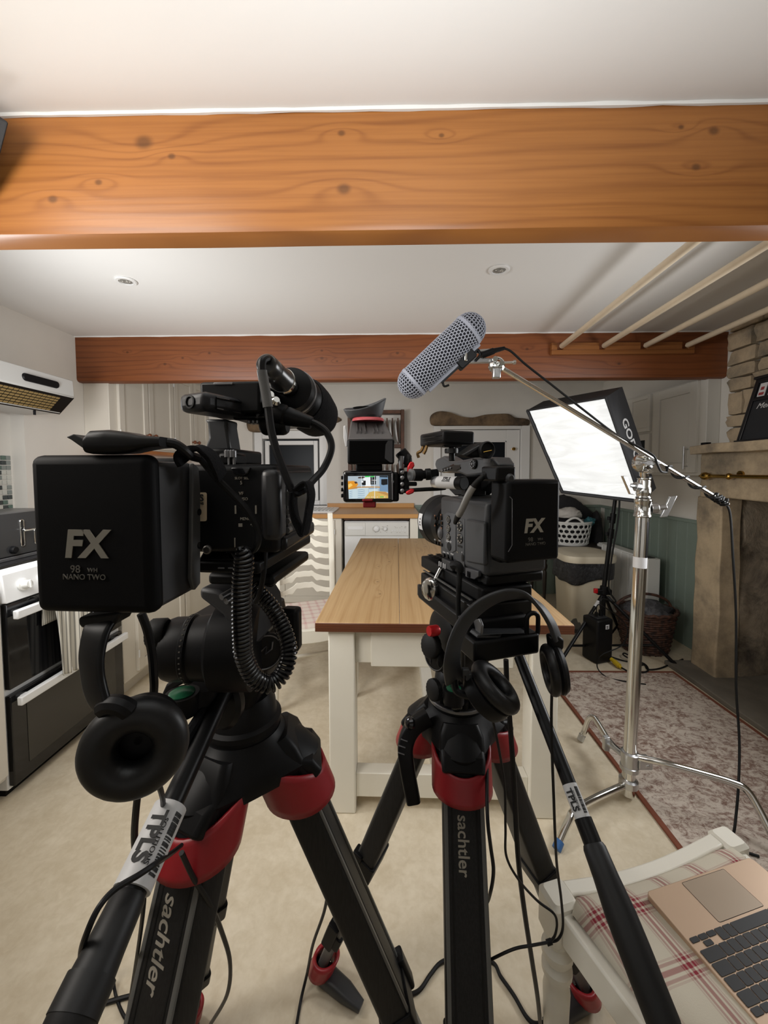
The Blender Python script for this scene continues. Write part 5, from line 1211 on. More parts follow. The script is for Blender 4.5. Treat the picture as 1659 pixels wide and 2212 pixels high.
# raised panels and controls on the side
b = B(); RF.sprism(b, [(958, 1112), (966, 1106), (984, 1110), (984, 1190), (976, 1194), (960, 1184)], aL-.0015, .003); obj('button_panel', b, simple('panel_grey', (.066, .069, .075, 1), .45), C1, .001)
b = B(); RF.sprism(b, [(986, 1118), (1003, 1121), (1003, 1226), (986, 1217)], aL-.001, .002); obj('card_panel', b, body_gr, C1, .001)
b = B(); RF.sprism(b, [(1006, 1121), (1046, 1128), (1046, 1222), (1006, 1214)], aL-.006, .008); obj('grip_column', b, body_gr, C1, .003)
def sdisc(px, py, r, h, m, nm, par=C1):
    b = B(); lathe(b, SP(px, py, -.001), -u_, [(r, 0), (r, h*.7), (r*.85, h)], 22); return obj(nm, b, m, par)
for i, (px, py) in enumerate(((971, 1122.5), (971, 1141), (971, 1159.5))):
    d_ = sdisc(px, py, .0078, .0035, black_sm, 'assign_button'); b = B(); q = SP(px, py, .0030); tube(b, [q+(n_*math.cos(t_)+v_*math.sin(t_))*.0052 for t_ in (2*pi*k/20 for k in range(20))], .0005, 5, True); obj('button_ring', b, print_gr, d_)
    text('lettering', str(i+1), SP(px, py, .0031), -n_, v_, .0072, print_wh, d_)
sdisc(972, 1180, .0085, .0035, black_rb, 'display_button'); text('lettering', 'DISPLAY', SP(971.5, 1170, .0018), -n_, v_, .0056, print_wh, C1)
for px, py in ((995, 1137), (995.5, 1163)):
    d_ = sdisc(px, py, .0095, .003, black_sm, 'audio_dial'); b = B(); q = SP(px, py, .0022)
    for k in range(7): t_ = 2*pi*k/7; cyl(b, q+(n_*math.cos(t_)+v_*math.sin(t_))*.0066, q+(n_*math.cos(t_)+v_*math.sin(t_))*.0066-u_*.0008, .0014, seg=8)
    obj('dial_dots', b, print_gr, d_)
for px, py in ((960, 1199), (968, 1202), (976.5, 1205)): b = B(); q = SP(px, py, 0); loft(b, [rrect(q-u_*e, n_, v_, .0032, .0032, .001, 2) for e in (-.001, .0025)]); obj('menu_button', b, black_sm, C1, .0004)
for px, py, tx in ((960, 1193, 'ZEBRA'), (968, 1195, 'PEAK'), (977, 1197, 'MENU')): text('lettering', tx, SP(px, py, .0005), -n_, v_, .0038, print_wh, C1)
b = B()
for px, py, w_, h_ in ((941, 1118, .0016, .0075), (941, 1132, .0016, .006), (947, 1120, .0015, .006), (954, 1119, .003, .008), (955, 1130, .0028, .006), (948, 1133, .0016, .003), (955, 1137, .002, .003)): RFq = SP(px, py, 0); loft(b, [rrect(RFq-u_*e, n_, v_, w_, h_*.5, .0008, 2) for e in (-.001, .002)])
obj('switch_row', b, black_gl, C1, .0003)
b = B()
for px, py in ((941, 1114), (941, 1135), (954, 1112), (955, 1141)): q = SP(px, py, .0012); loft(b, [rrect(q-u_*e, n_, v_, .002, .0016, .0005, 2) for e in (0, .0008)])
obj('orange_marks', b, simple('orange_print', S(150, 100, 64), .5), C1)
b = B(); q = SP(952, 1151, 0); lathe(b, q, -u_-n_*.1, [(.011, -.003), (.012, .001), (.009, .004), (.003, .006)], 24, .7, n_); obj('round_dial', b, simple('dial_grey', (.10, .10, .105, 1), .4), C1)
b = B()
for px, py in ((942, 1172), (948, 1174), (955, 1177)): q = SP(px, py, 0); loft(b, [rrect(q-u_*e, n_, v_, .0022, .003, .001, 2) for e in (-.001, .002)])
obj('lower_switches', b, black_sm, C1, .0003)
for px, py, tx in ((940, 1166, 'ND'), (950, 1168, 'GAIN'), (956, 1119, ''),): 
    if tx: text('lettering', tx, SP(px, py, .0005), -n_, v_, .0042, print_wh, C1)
b = B(); loft(b, [rrect(SP(995, 1180)-u_*e, n_+v_*.0, v_, .0075, .0018, .001, 2) for e in (-.001, .0018)]); obj('card_slot', b, black_gl, C1)
b = B(); loft(b, [rrect(SP(1001, 1205)-u_*e, n_, v_, .0038, .0062, .0036, 4) for e in (-.001, .0018)]); obj('slot_cover', b, black_sm, C1, .0004)
text('lettering', 'REC', SP(990, 1193, .0018), -n_, v_, .0035, print_gr, C1); text('lettering', 'A', SP(1000, 1193, .0018), -n_, v_, .004, print_wh, C1)
b = B(); RF.sprism(b, [(953, 1205), (977, 1215), (977, 1236), (956, 1226)], aL-.007, .009); io = obj('connector_block', b, grey_pl, C1, .002)
b = B()
for px in (957, 961, 966, 970): q = SP(px, 1217+(px-957)*.45, .0072); loft(b, [rrect(q-u_*e, n_, v_, .0012, .0045, .0005, 2) for e in (0, .0012)])
obj('white_contacts', b, print_wh, io)
b = B(); RF.sprism(b, [(1005, 1226), (1033, 1234), (1033, 1246), (1024, 1252), (1005, 1246)], aL-.004, .006); ob_ = obj('switch_plate', b, simple('plate_grey', (.06, .06, .065, 1), .45), C1, .001)
b = B(); loft(b, [rrect(SP(1018, 1240, .0035)-u_*e, n_, v_, .0042, .0048, .001, 2) for e in (0, .002)]); obj('power_switch', b, black_gl, ob_, .0004)
# lens with front hood
lc = RF.w(aL+.052, bF, (cT+cB)/2+.004); lc2 = (RF.M.transposed()@(lc-RF.O))
b = B(); lathe(b, lc-n_*.012, n_, [(.050, 0), (.050, .014), (.047, .018), (.047, .03), (.051, .034), (.051, .055), (.045, .06), (.047, .066), (.047, .074), (.053, .084), (.0535, .098), (.050, .10), (.044, .085)], 48); ln = obj('lens', b, black_pl, C1)
b = B(); lathe(b, lc+n_*.073, n_, [(.050, 0), (.0545, .004), (.0550, .028), (.0525, .030), (.05, .01)], 48); obj('lens_hood', b, black_rb, C1)
b = B(); grid(b, lambda u, v: lc+n_*(.078+.018*v)+(-u_*math.cos((u-.5)*.62)+v_*math.sin((u-.5)*.62))*.0556, 8, 1); obj('white_lens_tape', b, label_w, ln, smooth=60)
text('lettering', 'T 2.0', lc+n_*.087-u_*.0560, -v_, -n_, .008, print_bk, ln)
# battery and mounting plate
b = B(); RF.pbox(b, 1096, 1036, 1211, 1214, 0, .042); bt = obj('battery', b, simple('battery_black', (.005, .005, .0055, 1), .5, spec=.12), C1, .006, seg=3)
b = B(); q0 = RF.at(1096, 1125, .04).x
for k in range(9): z_ = RF.at(1096, 1090, .04).z-k*.0026; RF.box(b, q0-.0006, q0+.002, .012, .040, z_, z_+.0011)
obj('side_ribs', b, black_sm, bt)
b = B(); tube(b, [RF.pw(px, py, -.0006) for px, py in ((1101, 1073), (1106, 1078), (1106, 1178), (1098, 1192))], .0005, 6); obj('edge_line', b, grey_lt, bt)
FXc = RF.pw(1152, 1137, -.0006)
text('lettering', 'FX', FXc, u_, v_, .026, print_gr, bt, shear=.15, bold=.04); text('lettering', '98', RF.pw(1146, 1166, -.0006), u_, v_, .0085, print_dm, bt); text('lettering', 'WH', RF.pw(1167, 1165, -.0006), u_, v_, .005, print_dm, bt); text('lettering', 'NANO TWO', RF.pw(1157, 1175, -.0006), u_, v_, .0058, print_dm, bt)
b = B(); RF.pbox(b, 1081, 1040, 1200, 1212, .042, .066); obj('battery_plate', b, black_pl, C1, .004)
# power tap on top of the battery, with its marked cable
b = B(); RF.pbox(b, 1073, 1007, 1115, 1040, .006, .045); pt_ = obj('power_tap', b, black_pl, C1, .003)
b = B(); lathe(b, RF.pw(1102, 1034, .005), -n_, [(.007, -.003), (.007, 0), (.004, .003)], 18); obj('tap_screw', b, grey_pl, pt_)
pts = [P(1074, 1021, .55), P(1062, 1022, .55), P(1048, 1027, .548), P(1034, 1038, .545), P(1022, 1052, .545), P(1010, 1073, .55), P(998, 1100, .56), P(988, 1118, .575), P(983, 1130, .585)]
sp = spline(pts, 8); n = len(sp)
b = B(); tube(b, sp, [.0062 if i < n*.28 else (.0042 if i < n*.82 else .0050-.0022*(i-n*.82)/(n*.18)) for i in range(n)], 12)
pcb = tag(obj('power_cable', b, black_rb, None), 'short black power cable with a printed grey sleeve on the right camera', 'cable')
b = B(); seg_ = sp[int(n*.50):int(n*.84)]; tube(b, seg_, .0050, 12); obj('printed_sleeve', b, simple('clear_sleeve', S(140, 138, 134), .3), pcb)
b = B()
for i in range(5): tube(b, [sp[int(n*.02)+i*2], sp[int(n*.02)+i*2+1]], .0072, 12)
obj('strain_relief', b, black_rb, pcb)
b = B(); m0, m1 = seg_[2], seg_[-3]
for i in range(12):
    q = seg_[2].lerp(seg_[-3], i/12)+(CAMP-m0).normalized()*.0048; d_ = (m1-m0).normalized(); x = d_.cross((CAMP-m0).normalized()).normalized()
    v = [b.verts.new(q+d_*a+x*c_) for a, c_ in ((0, -.0014), (.0022, -.0014), (.0022, .0014-.001*(i % 2)), (0, .0014-.001*(i % 2)))]; b.faces.new(v)
obj('sleeve_print', b, print_wh, pcb, smooth=0)
# top handle with audio block, viewfinder shoe and rail
ah = aL+.036
b = B(); RF.sprism(b, [(938, 1004), (941, 992), (956, 985), (975, 997), (1000, 993), (1028, 987), (1064, 988), (1076, 1006), (1062, 1014), (1046, 1026), (1008, 1030), (990, 1022), (968, 1022), (944, 1020)], ah, .036); hd = obj('top_handle', b, body_gr, C1, .005, seg=3)
b = B(); RF.sprism(b, [(953, 1012), (980, 1001), (995, 1002), (996, 1014), (985, 1019), (954, 1022)], ah-.001, .006); obj('handle_cutout', b, black_gl, hd, .003)
b = B()
for px, py in ((955.5, 1017), (961, 1015), (967, 1013), (973, 1011)): q = RF.side(px, py, ah-.002); lathe(b, RF.w(ah-.001, q.y, q.z), -u_, [(.0024, 0), (.002, .002)], 12)
obj('handle_screws', b, grey_lt, hd)
q = RF.side(1025, 1002, ah); dcq = RF.w(ah, q.y, q.z)
b = B(); lathe(b, dcq, -u_, [(.0095, -.002), (.0095, .003), (.008, .004)], 26); dd_ = obj('control_wheel', b, black_sm, hd)
b = B()
for k in range(8): t_ = 2*pi*k/8; p = dcq-u_*.0042+(n_*math.cos(t_)+v_*math.sin(t_))*.0062; cyl(b, p, p-u_*.001, .0014, seg=8)
cyl(b, dcq-u_*.004, dcq-u_*.0055, .0022, seg=10); obj('wheel_dots', b, grey_lt, dd_)
b = B(); q = RF.side(1052, 994, ah-.0005); loft(b, [rrect(RF.w(ah-.0003, q.y, q.z)-u_*e, n_, v_, .011, .004, .001, 2) for e in (0, .0006)]); obj('handle_plate', b, simple('plate_dk', (.075, .075, .08, 1), .4), hd)
b = B(); RF.sprism(b, [(990, 1058), (1035, 1030), (1062, 1022), (1072, 1034), (1040, 1060), (1010, 1092), (985, 1088)], ah+.004, .028); obj('handle_support', b, black_pl, C1, .004)
b = B(); RF.sprism(b, [(966, 1073), (1006, 1070), (1008, 1080), (1000, 1086), (966, 1084)], aL+.012, .060); obj('top_rail', b, grey_pl, C1, .002)
b = B(); RF.sprism(b, [(966, 1076.5), (1006, 1075), (1006, 1077), (966, 1078.5)], aL+.0115, .062); obj('rail_slot', b, rail_gr, C1, 0)
# silver plug-on transmitter with printed label, held in a bracket under the handle
tp0, tp1 = P(938, 1041, .665), P(1003, 1044, .610); td = (tp1-tp0).normalized()
tx = thing('audio_transmitter', 'silver tube transmitter with white printed label under the camera handle', 'transmitter', tp0)
b = B(); lathe(b, tp0, td, [(.0088, -.0005), (.0102, .001), (.0102, .012), (.0094, .0125)], 32); obj('silver_cap', b, simple('satin_silver', (.75, .76, .78, 1), .3, .8), tx)
L_ = (tp1-tp0).length
b = B(); cyl(b, tp0+td*.0125, tp0+td*L_*.80, .0104, seg=32); lb = obj('white_label', b, label_w, tx)
b = B(); cyl(b, tp0+td*L_*.80, tp1, .0108, seg=32); obj('black_end', b, black_pl, tx, .001)
vw = (CAMP-tp0); vw = (vw-td*vw.dot(td)).normalized(); sd = td.cross(vw)
if sd.z < 0: sd = -sd
def wr2(txt, k, a, size, bold): 
    nn_ = vw*math.cos(a)+sd*math.sin(a); up = -vw*math.sin(a)+sd*math.cos(a); text('lettering', txt, tp0+td*L_*k+nn_*.0107, td, up, size, print_bk, lb, depth=.0001, bold=bold)
wr2('TPLS', .54, .62, .0085, .03); wr2('SOLUTIONS', .54, .22, .0034, .01)
b = B(); RF.sprism(b, [(968, 1056), (1004, 1056), (1004, 1070), (982, 1070)], aL+.016, .03); RF.sprism(b, [(994, 1028), (1006, 1028), (1006, 1072), (996, 1072)], aL+.01, .04); obj('transmitter_bracket', b, black_pl, C1, .002)
# receiver on its cold shoe
XF = Frame(P(992, 945, .625), .40)
rx = thing('wireless_receiver', 'black wireless receiver box on top of the right camera', 'receiver', P(985, 960, .64))
b = B(); XF.pbox(b, 958, 930, 1026, 960, 0, .082); rb_ = obj('case', b, black_pl, rx, .004, seg=3)
aX = XF.at(958, 945, 0).x
b = B()
for z_ in (-.004, .003): q = XF.at(958, 945, 0).z; XF.box(b, aX-.0006, aX+.002, .004, .078, q+z_, q+z_+.0009)
obj('seam', b, black_gl, rb_)
b = B(); p0 = XF.w(aX+.004, .075, XF.at(958, 958, 0).z); tube(b, spline([p0, p0+Vector((-.004, 0, -.008)), p0+Vector((-.010, .002, -.012)), p0+Vector((-.008, .002, -.020))], 5), .0028, 8); tube(b, spline([p0-n_*.015, p0-n_*.016+Vector((-.003, 0, -.008)), p0-n_*.018+Vector((-.007, .002, -.014))], 5), .0028, 8); obj('gold_pins', b, simple('dull_gold', S(120, 92, 50), .5, .6), rb_)
b = B(); p = P(975, 974, .65); lathe(b, p, Z, [(.011, -.004), (.0115, 0), (.011, .004)], 24); obj('shoe_nut', b, grey_pl, rx)
b = B(); cyl(b, P(976, 996, .65), P(976, 962, .65), .005, seg=14); box(b, p.x-.014, p.x+.016, p.y-.012, p.y+.012, p.z+.006, p.z+.010); obj('shoe_post', b, black_sm, rx, .001)
# folded eyecup strap behind the receiver
ey = thing('rubber_eyecup', 'black rubber eyecup flap standing on the camera handle', 'eyecup', P(1040, 985, .60))
b = B(); EF = Frame(P(1030, 972, .60), .33); EF.pprism(b, [(1000, 982), (1036, 957), (1050, 954), (1062, 960), (1068, 974), (1064, 987), (1020, 988)], 0, .03); obj('flap', b, black_rb, ey, .004)
b = B(); lathe(b, P(1053, 972, .598), -EF.n, [(.013, -.01), (.0135, 0), (.012, .002), (.010, -.002)], 30); eyc = obj('cup', b, black_rb, ey)
b = B(); cyl(b, P(1044, 977, .594), P(1062, 973, .594), .0012, seg=8); obj('thin_wire', b, brass, eyc)
b = B(); EF.pprism(b, [(1000, 982), (1042, 958), (1046, 962), (1008, 986)], -.002, .004); obj('flap_edge', b, grey_pl, ey, .001)
# dovetail shoulder plates under the body
DF = Frame(P(1090, 1275, .56), .31)
b = B(); DF.pbox(b, 1042, 1268, 1150, 1300, .02, .262); dv_ = obj('dovetail_plate', b, black_pl, C1, .003)
b = B(); DF.pbox(b, 1020, 1302, 1150, 1338, .02, .222); obj('bridge_plate', b, black_sm, C1, .003)
b = B()
for i in range(16):
    a0, c0 = DF.at(1046, 1268, .02).x, DF.at(1046, 1268, .02).z; y_ = .03+i*.0143
    for aa in (.008, .026): DF.box(b, a0+aa, a0+aa+.010, y_, y_+.008, c0-.0006, c0+.0006)
obj('slot_row', b, black_gl, dv_)
b = B(); a0, c0 = DF.at(1020, 1302, .02).x, DF.at(1020, 1302, .02).z; DF.box(b, a0+.002, a0+.006, .03, .215, c0-.0004, c0+.0008); obj('scale_strip', b, rail_gr, dv_)
b = B(); p = P(931, 1272, .69); lathe(b, p, -DF.u*.8-DF.n*.5, [(.018, -.006), (.0225, 0), (.020, .008), (.012, .011)], 12, .8); obj('chrome_rosette', b, chrome, C1, .002)
b = B(); cyl(b, P(942, 1250, .70), P(953, 1228, .70), .0045, seg=14); obj('locking_pin', b, chrome, C1)
# ------------------------------------------------------------------ monitor with flipped-up loupe
MD = .66
MF = Frame(P(798, 1050, MD), .02)
mo = thing('field_monitor', 'small black monitor with lit picture and flipped up loupe beside the right camera', 'monitor', P(798, 1085, MD))
b = B(); MF.pbox(b, 740, 1016, 852, 1086, 0, .022); ms = obj('housing', b, black_gl, mo, .006, seg=3)
b = B(); MF.pbox(b, 838, 1020, 862, 1084, .006, .03); obj('hinge_block', b, black_pl, mo, .004)
b = B(); MF.pbox(b, 846, 1022, 849, 1080, -.001, .003); obj('edge_trim', b, grey_lt, mo, .0004)
b = B(); 
for py in (1028, 1041, 1054, 1067): MF.pbox(b, 736.5, py, 741, py+8, .004, .016)
obj('side_buttons', b, black_pl, mo, .001)
# picture: flat coloured patches on the panel, lit from behind
def scr(nm, r, g, bl_, k=.95): m = Mat(nm, (0, 0, 0, 1), .3); m.emit(S(r, g, bl_), k); return m.m
cols = [scr('lcd_wall', 178, 190, 198), scr('lcd_orange', 226, 150, 44), scr('lcd_black', 14, 18, 22), scr('lcd_cupboard', 200, 218, 224), scr('lcd_table', 214, 178, 96), scr('lcd_green', 60, 200, 90), scr('lcd_white', 240, 244, 246), scr('lcd_brown', 74, 56, 48), scr('lcd_worktop', 190, 140, 80), scr('lcd_blue', 120, 150, 178), scr('lcd_yellow', 248, 206, 110)]
lx0, ly0 = 720, 860; K_ = 240/1659.0
def px_(x, y): return (lx0+x*K_, ly0+y*K_)
pol = [(0, [(218, 1165), (815, 1160), (820, 1495), (232, 1503)]), (9, [(690, 1162), (815, 1160), (818, 1400), (690, 1400)]), (6, [(440, 1180), (560, 1180), (560, 1320), (480, 1330)]), (0, [(218, 1165), (330, 1165), (330, 1240), (218, 1240)]), (1, [(218, 1240), (300, 1236), (345, 1250), (372, 1290), (340, 1330), (222, 1365)]), (10, [(222, 1290), (262, 1270), (290, 1300), (250, 1330), (224, 1340)]), (7, [(310, 1250), (345, 1245), (365, 1270), (330, 1280)]), (7, [(370, 1180), (440, 1170), (480, 1180), (440, 1200), (370, 1198)]),
       (2, [(425, 1232), (484, 1232), (484, 1300), (440, 1300), (425, 1290)]), (6, [(420, 1236), (448, 1236), (448, 1260), (420, 1262)]), (2, [(553, 1165), (636, 1165), (636, 1290), (556, 1290)]), (7, [(553, 1222), (636, 1222), (636, 1234), (553, 1234)]), (0, [(575, 1240), (584, 1240), (584, 1280), (575, 1280)]), (0, [(605, 1240), (613, 1240), (613, 1280), (605, 1280)]), (0, [(575, 1172), (583, 1172), (583, 1215), (575, 1215)]), (2, [(716, 1210), (810, 1206), (812, 1290), (745, 1300), (716, 1290)]), (2, [(690, 1164), (812, 1163), (812, 1185), (690, 1180)]),
       (8, [(340, 1325), (520, 1318), (700, 1322), (700, 1338), (520, 1334), (224, 1366)]), (3, [(226, 1368), (355, 1350), (360, 1502), (232, 1503)]), (3, [(358, 1340), (520, 1335), (530, 1498), (362, 1500)]), (3, [(525, 1342), (665, 1336), (666, 1392), (535, 1400)]), (9, [(528, 1345), (660, 1340), (660, 1350), (530, 1356)]),
       (4, [(462, 1500), (540, 1405), (600, 1388), (780, 1398), (818, 1420), (820, 1495)]), (8, [(640, 1400), (780, 1400), (818, 1430), (818, 1460)])]
for r_ in range(5): y_ = 1362+r_*28; pol.append((9, [(368, y_+6), (430, y_), (470, y_+8), (470, y_+14), (430, y_+7), (368, y_+13)]))
for r_ in range(4): y_ = 1385+r_*28; pol.append((9, [(240, y_+6), (285, y_), (285, y_+6), (240, y_+12)]))
pol += [(5, [(475, 1162), (545, 1160), (545, 1178), (475, 1182)]), (5, [(550, 1164), (612, 1162), (612, 1178), (560, 1180)]), (5, [(695, 1470), (750, 1468), (750, 1480), (700, 1482)]), (6, [(612, 1161), (618, 1161), (622, 1500), (614, 1500)]), (6, [(415, 1163), (420, 1163), (424, 1330), (418, 1330)]), (6, [(570, 1222), (655, 1222), (655, 1228), (570, 1228)])]
for x_ in (500, 525, 565, 590, 650, 760): pol.append((6, [(x_, 1474), (x_+14, 1473), (x_+14, 1480), (x_, 1481)]))
b = B()
for i, (ci, pp) in enumerate(pol):
    vs = [b.verts.new(MF.pw(*px_(x, y), -.0004-.00003*i)) for x, y in pp]; f = b.faces.new(vs); f.material_index = ci
me = bpy.data.meshes.new('screen')
bmesh.ops.translate(b, verts=b.verts[:], vec=-base_of(mo)); b.to_mesh(me); b.free(); so = bpy.data.objects.new('screen', me); COL.objects.link(so); so.parent = mo
for m in cols: me.materials.append(m)
b = B(); MF.pbox(b, 784, 1083, 812, 1097, .002, .02); MF.pbox(b, 782, 1078, 806, 1084, -.002, .01); obj('red_release_catch', b, simple('deep_red_metal', S(128, 22, 28), .3, .4), mo, .002)
b = B(); MF.pbox(b, 768, 1002, 826, 1018, .008, .02); obj('loupe_hinge', b, black_pl, mo, .003)
# loupe
gun = simple('loupe_grey', (.068, .062, .062, 1), .5); 
LPf = Frame(P(800, 975, MD-.008), .03)
def rr4(x0, y0, x1, y1, d, skew=0): return [LPf.pw(x, y, d) for x, y in ((x0, y1), (x1, y1), (x1+skew, y0), (x0+skew, y0))]
b = B(); LPf.pbox(b, 750, 948, 852, 1003, 0, .012)
lo_b = obj('loupe_box', b, black_pl, mo, .004, seg=3)
b = B(); loft(b, [rr4(751, 949, 852, 1000, .010), rr4(753, 936, 846, 985, .022), rr4(758, 905, 828, 950, .052)]); obj('loupe_body', b, gun, mo, .003)
b = B()
for i, px in enumerate((771, 779, 789, 808, 816, 826)): p0, p1 = LPf.pw(px, 937, .0205), LPf.pw(px-3+(798-px)*.10, 916+4*(i % 2), .042); hexa(b, [p0-LPf.u*.001, p0+LPf.u*.001, p1+LPf.u*.001, p1-LPf.u*.001, p0-LPf.u*.001+Z*.004, p0+LPf.u*.001+Z*.004, p1+LPf.u*.001+Z*.0025, p1-LPf.u*.001+Z*.0025])
obj('cooling_ribs', b, gun, mo, 0)
b = B(); LPf.pbox(b, 755, 952, 848, 999, -.0012, .0); obj('loupe_window', b, simple('loupe_black', (.002, .002, .002, 1), .8, spec=.05), lo_b, .002)
b = B(); LPf.pprism(b, [(838, 952), (848, 952), (848, 999), (843, 999), (831, 990), (833, 960)], -.0016, -.0006); obj('inner_wall', b, simple('dk_inner', (.022, .022, .024, 1), .4), lo_b, 0)
b = B(); q = LPf.pw(795, 908, .045); lathe(b, q, (0, .35, 1), [(.030, -.002), (.030, .002), (.028, .004)], 36, .75, Vector((0, 1, 0))); obj('red_focus_ring', b, simple('rose_red', S(176, 66, 72), .4), mo)
b = B(); 
prof_ = [(.024, 0), (.025, .006), (.022, .009), (.026, .012), (.022, .016), (.027, .020)]
lathe(b, LPf.pw(792, 903, .052), (0, .30, 1), prof_, 36, .8, Vector((0, 1, 0))); obj('bellows', b, black_rb, mo)
b = B()
def eyec(u, v):
    a = 2*pi*u; k = .026+.011*v**.7; top = .024*v+(.010*math.cos(a-.25)+.003*math.cos(2*a))*v
    c0 = LPf.pw(788, 899, .056); return c0+LPf.u*math.cos(a)*k*1.02+Vector((0, 1, 0))*math.sin(a)*k*.72+Z*(top-.004+.004*math.sin(a)*v)
grid(b, eyec, 48, 8, True); obj('eyecup', b, simple('eyecup_rubber', (.045, .048, .054, 1), .55), mo, smooth=80, solid=.003)
b = B(); a0 = LPf.pw(749, 960, .012); LPf.pprism(b, [(742, 920), (747, 919), (751, 945), (750, 965), (746, 965), (742, 945)], .03, .034); obj('white_side_tag', b, label_w, mo, .001)
# articulated arm between monitor and camera handle
ar = thing('jointed_clamp', 'black jointed clamp with red thumb levers holding the small monitor', 'clamp', P(900, 1030, .665))
b = B(); cyl(b, P(893, 1026, .655), P(911, 1026, .66), .0105); cyl(b, P(911, 1026, .66), P(945, 1022, .668), .0075); cyl(b, P(919, 1025, .66), P(931, 1024, .66), .010); obj('arm', b, black_pl, ar, .001)
b = B(); cyl(b, P(886, 1026, .652), P(891, 1026, .654), .0105); obj('steel_cap', b, alu, ar)
b = B(); lathe(b, P(875, 995, .675), (-.5, -1, .3), [(.011, -.006), (.013, 0), (.012, .005), (.006, .006)], 28); cyl(b, P(864, 975, .68), P(880, 995, .68), .011); 
AF = Frame(P(870, 1040, .67), 0)
AF.pbox(b, 862, 1000, 872, 1068, 0, .02); AF.pbox(b, 872, 1018, 884, 1060, .0, .015); AF.pbox(b, 880, 1041, 901, 1050, 0, .016); obj('joint', b, black_pl, ar, .002)
b = B(); cyl(b, P(868, 985, .664), P(866, 1012, .664), .004); 
for py in (1006, 1020, 1032, 1046, 1060): lathe(b, P(869, py, .664), (-.2, -1, 0), [(.0035, -.003), (.0035, .001), (.002, .002)], 12)
obj('joint_screws', b, grey_lt, ar)
b = B(); AF.pprism(b, [(880, 1008), (886, 997), (894, 998), (896, 1006), (892, 1012), (888, 1018), (880, 1020)], -.012, .002); obj('red_lever', b, red_an, ar, .002)
b = B(); AF.pprism(b, [(876, 1063), (888, 1056), (896, 1057), (894, 1065), (884, 1069), (878, 1069)], -.010, .004); obj('red_lever', b, red_an, ar, .002)
b = B(); tube(b, spline([P(866, 1062, .675), P(890, 1059, .67), P(920, 1057, .67), P(945, 1056, .675), P(962, 1054, .68)], 6), .0035, 8); tag(obj('monitor_cable', b, black_rb, None), 'thin black cable running level from the monitor to the right camera', 'cable')
# lanc cable hanging from the connector block
pts = [P(977, 1222, .60), P(985, 1220, .595), P(992, 1225, .592), P(993, 1238, .592), P(992, 1260, .59), P(990, 1290, .59), P(990, 1320, .59), P(993, 1352, .59), P(998, 1380, .60), P(1000, 1420, .64), P(998, 1470, .66)]
sp = spline(pts, 8); n = len(sp); b = B(); tube(b, sp, [.0065 if i < n*.28 else .0038 for i in range(n)], 10); lc_ = tag(obj('remote_cable', b, black_rb, None), 'black remote cable plugged into the side panel of the right camera', 'cable')
b = B()
for i in range(14): q = sp[int(n*.30)].lerp(sp[int(n*.46)], i/14); lathe(b, q, Z, [(.0045, -.0006), (.0045, .0006)], 10)
obj('ribbed_boot', b, black_rb, lc_)
# ------------------------------------------------------------------ right headphones, hung over the platform
hp = thing('headphones', 'black headphones hanging over the plate of the right tripod head', 'headphones', P(1090, 1400, .52))
def band(pts, w_dir, hw, th=.003):
    sp = spline(pts, 8); n = len(sp); b = B(); L_ = []
    for i, p in enumerate(sp):
        d_ = (sp[min(i+1, n-1)]-sp[max(i-1, 0)]).normalized(); w_ = (w_dir-d_*w_dir.dot(d_)).normalized(); nn_ = d_.cross(w_)
        h_ = hw[0]*(1-i/(n-1))+hw[1]*(i/(n-1)) if not callable(hw) else hw(i/(n-1))
        L_.append(rrect(p, w_, nn_, h_, th, th*.9, 3))
    loft(b, L_); return b
wd = Vector((-.70, -.5, .5))
b = band([P(981, 1470, .515), P(976, 1430, .50), P(984, 1385, .50), P(1006, 1340, .505), P(1045, 1304, .515), P(1090, 1285, .52), P(1130, 1287, .525), P(1165, 1310, .53), P(1190, 1345, .53), P(1204, 1380, .53)], wd, lambda k: .0135-.004*k); obj('headband', b, simple('headband_black', (.020, .021, .023, 1), .5), hp, 0, 50)
def cup(c, ax, r, parent, pad=.017, sx=1.0, x=None, shell=1.0):
    ax = Vector(ax).normalized()
    if x is None: x, y = frame_axes(ax)
    else: x = (Vector(x)-ax*Vector(x).dot(ax)).normalized(); y = ax.cross(x)
    b = B(); lathe(b, c, -ax, [(r*.82, -.002), (r*.95, .002), (r*.96, .010*shell), (r*.85, .020*shell), (r*.5, .026*shell), (r*.05, .027*shell)], 40, sx, x); cs = obj('ear_shell', b, black_pl, parent)
    b = B(); rp = pad*.62
    def tor(u, v):
        a, t_ = 2*pi*u, 2*pi*v; wr_ = 1+.012*mnoise.noise(Vector((math.cos(a)*9, math.sin(a)*9, t_*.4)))
        rr_ = r*.76+rp*1.12*math.cos(t_)*wr_; return c+ax*(rp*.9+rp*math.sin(t_)*wr_)+(x*math.cos(a)*sx+y*math.sin(a))*rr_
    n1, n2 = 80, 16; v = [[b.verts.new(tor(i/n1, j/n2)) for j in range(n2)] for i in range(n1)]
    for i in range(n1):
        for j in range(n2): b.faces.new((v[i][j], v[(i+1) % n1][j], v[(i+1) % n1][(j+1) % n2], v[i][(j+1) % n2]))
    obj('ear_pad', b, simple('leatherette', (.006, .006, .0065, 1), .42, spec=.35), parent, smooth=80)
    b = B(); lathe(b, c, ax, [(r*.5, -.001), (r*.5, .001), (r*.1, .002)], 28, sx, x); obj('ear_mesh', b, black_fb, cs)
    return cs
cup(P(1060, 1492, .50), P(1082, 1464, .5)-P(1050, 1500, .5)+Vector((0, -.004, 0)), .036, hp, .016, 1.0)
cup(P(1200, 1446, .525), Vector((-1, .12, -.12)), .034, hp, .012, shell=.5)
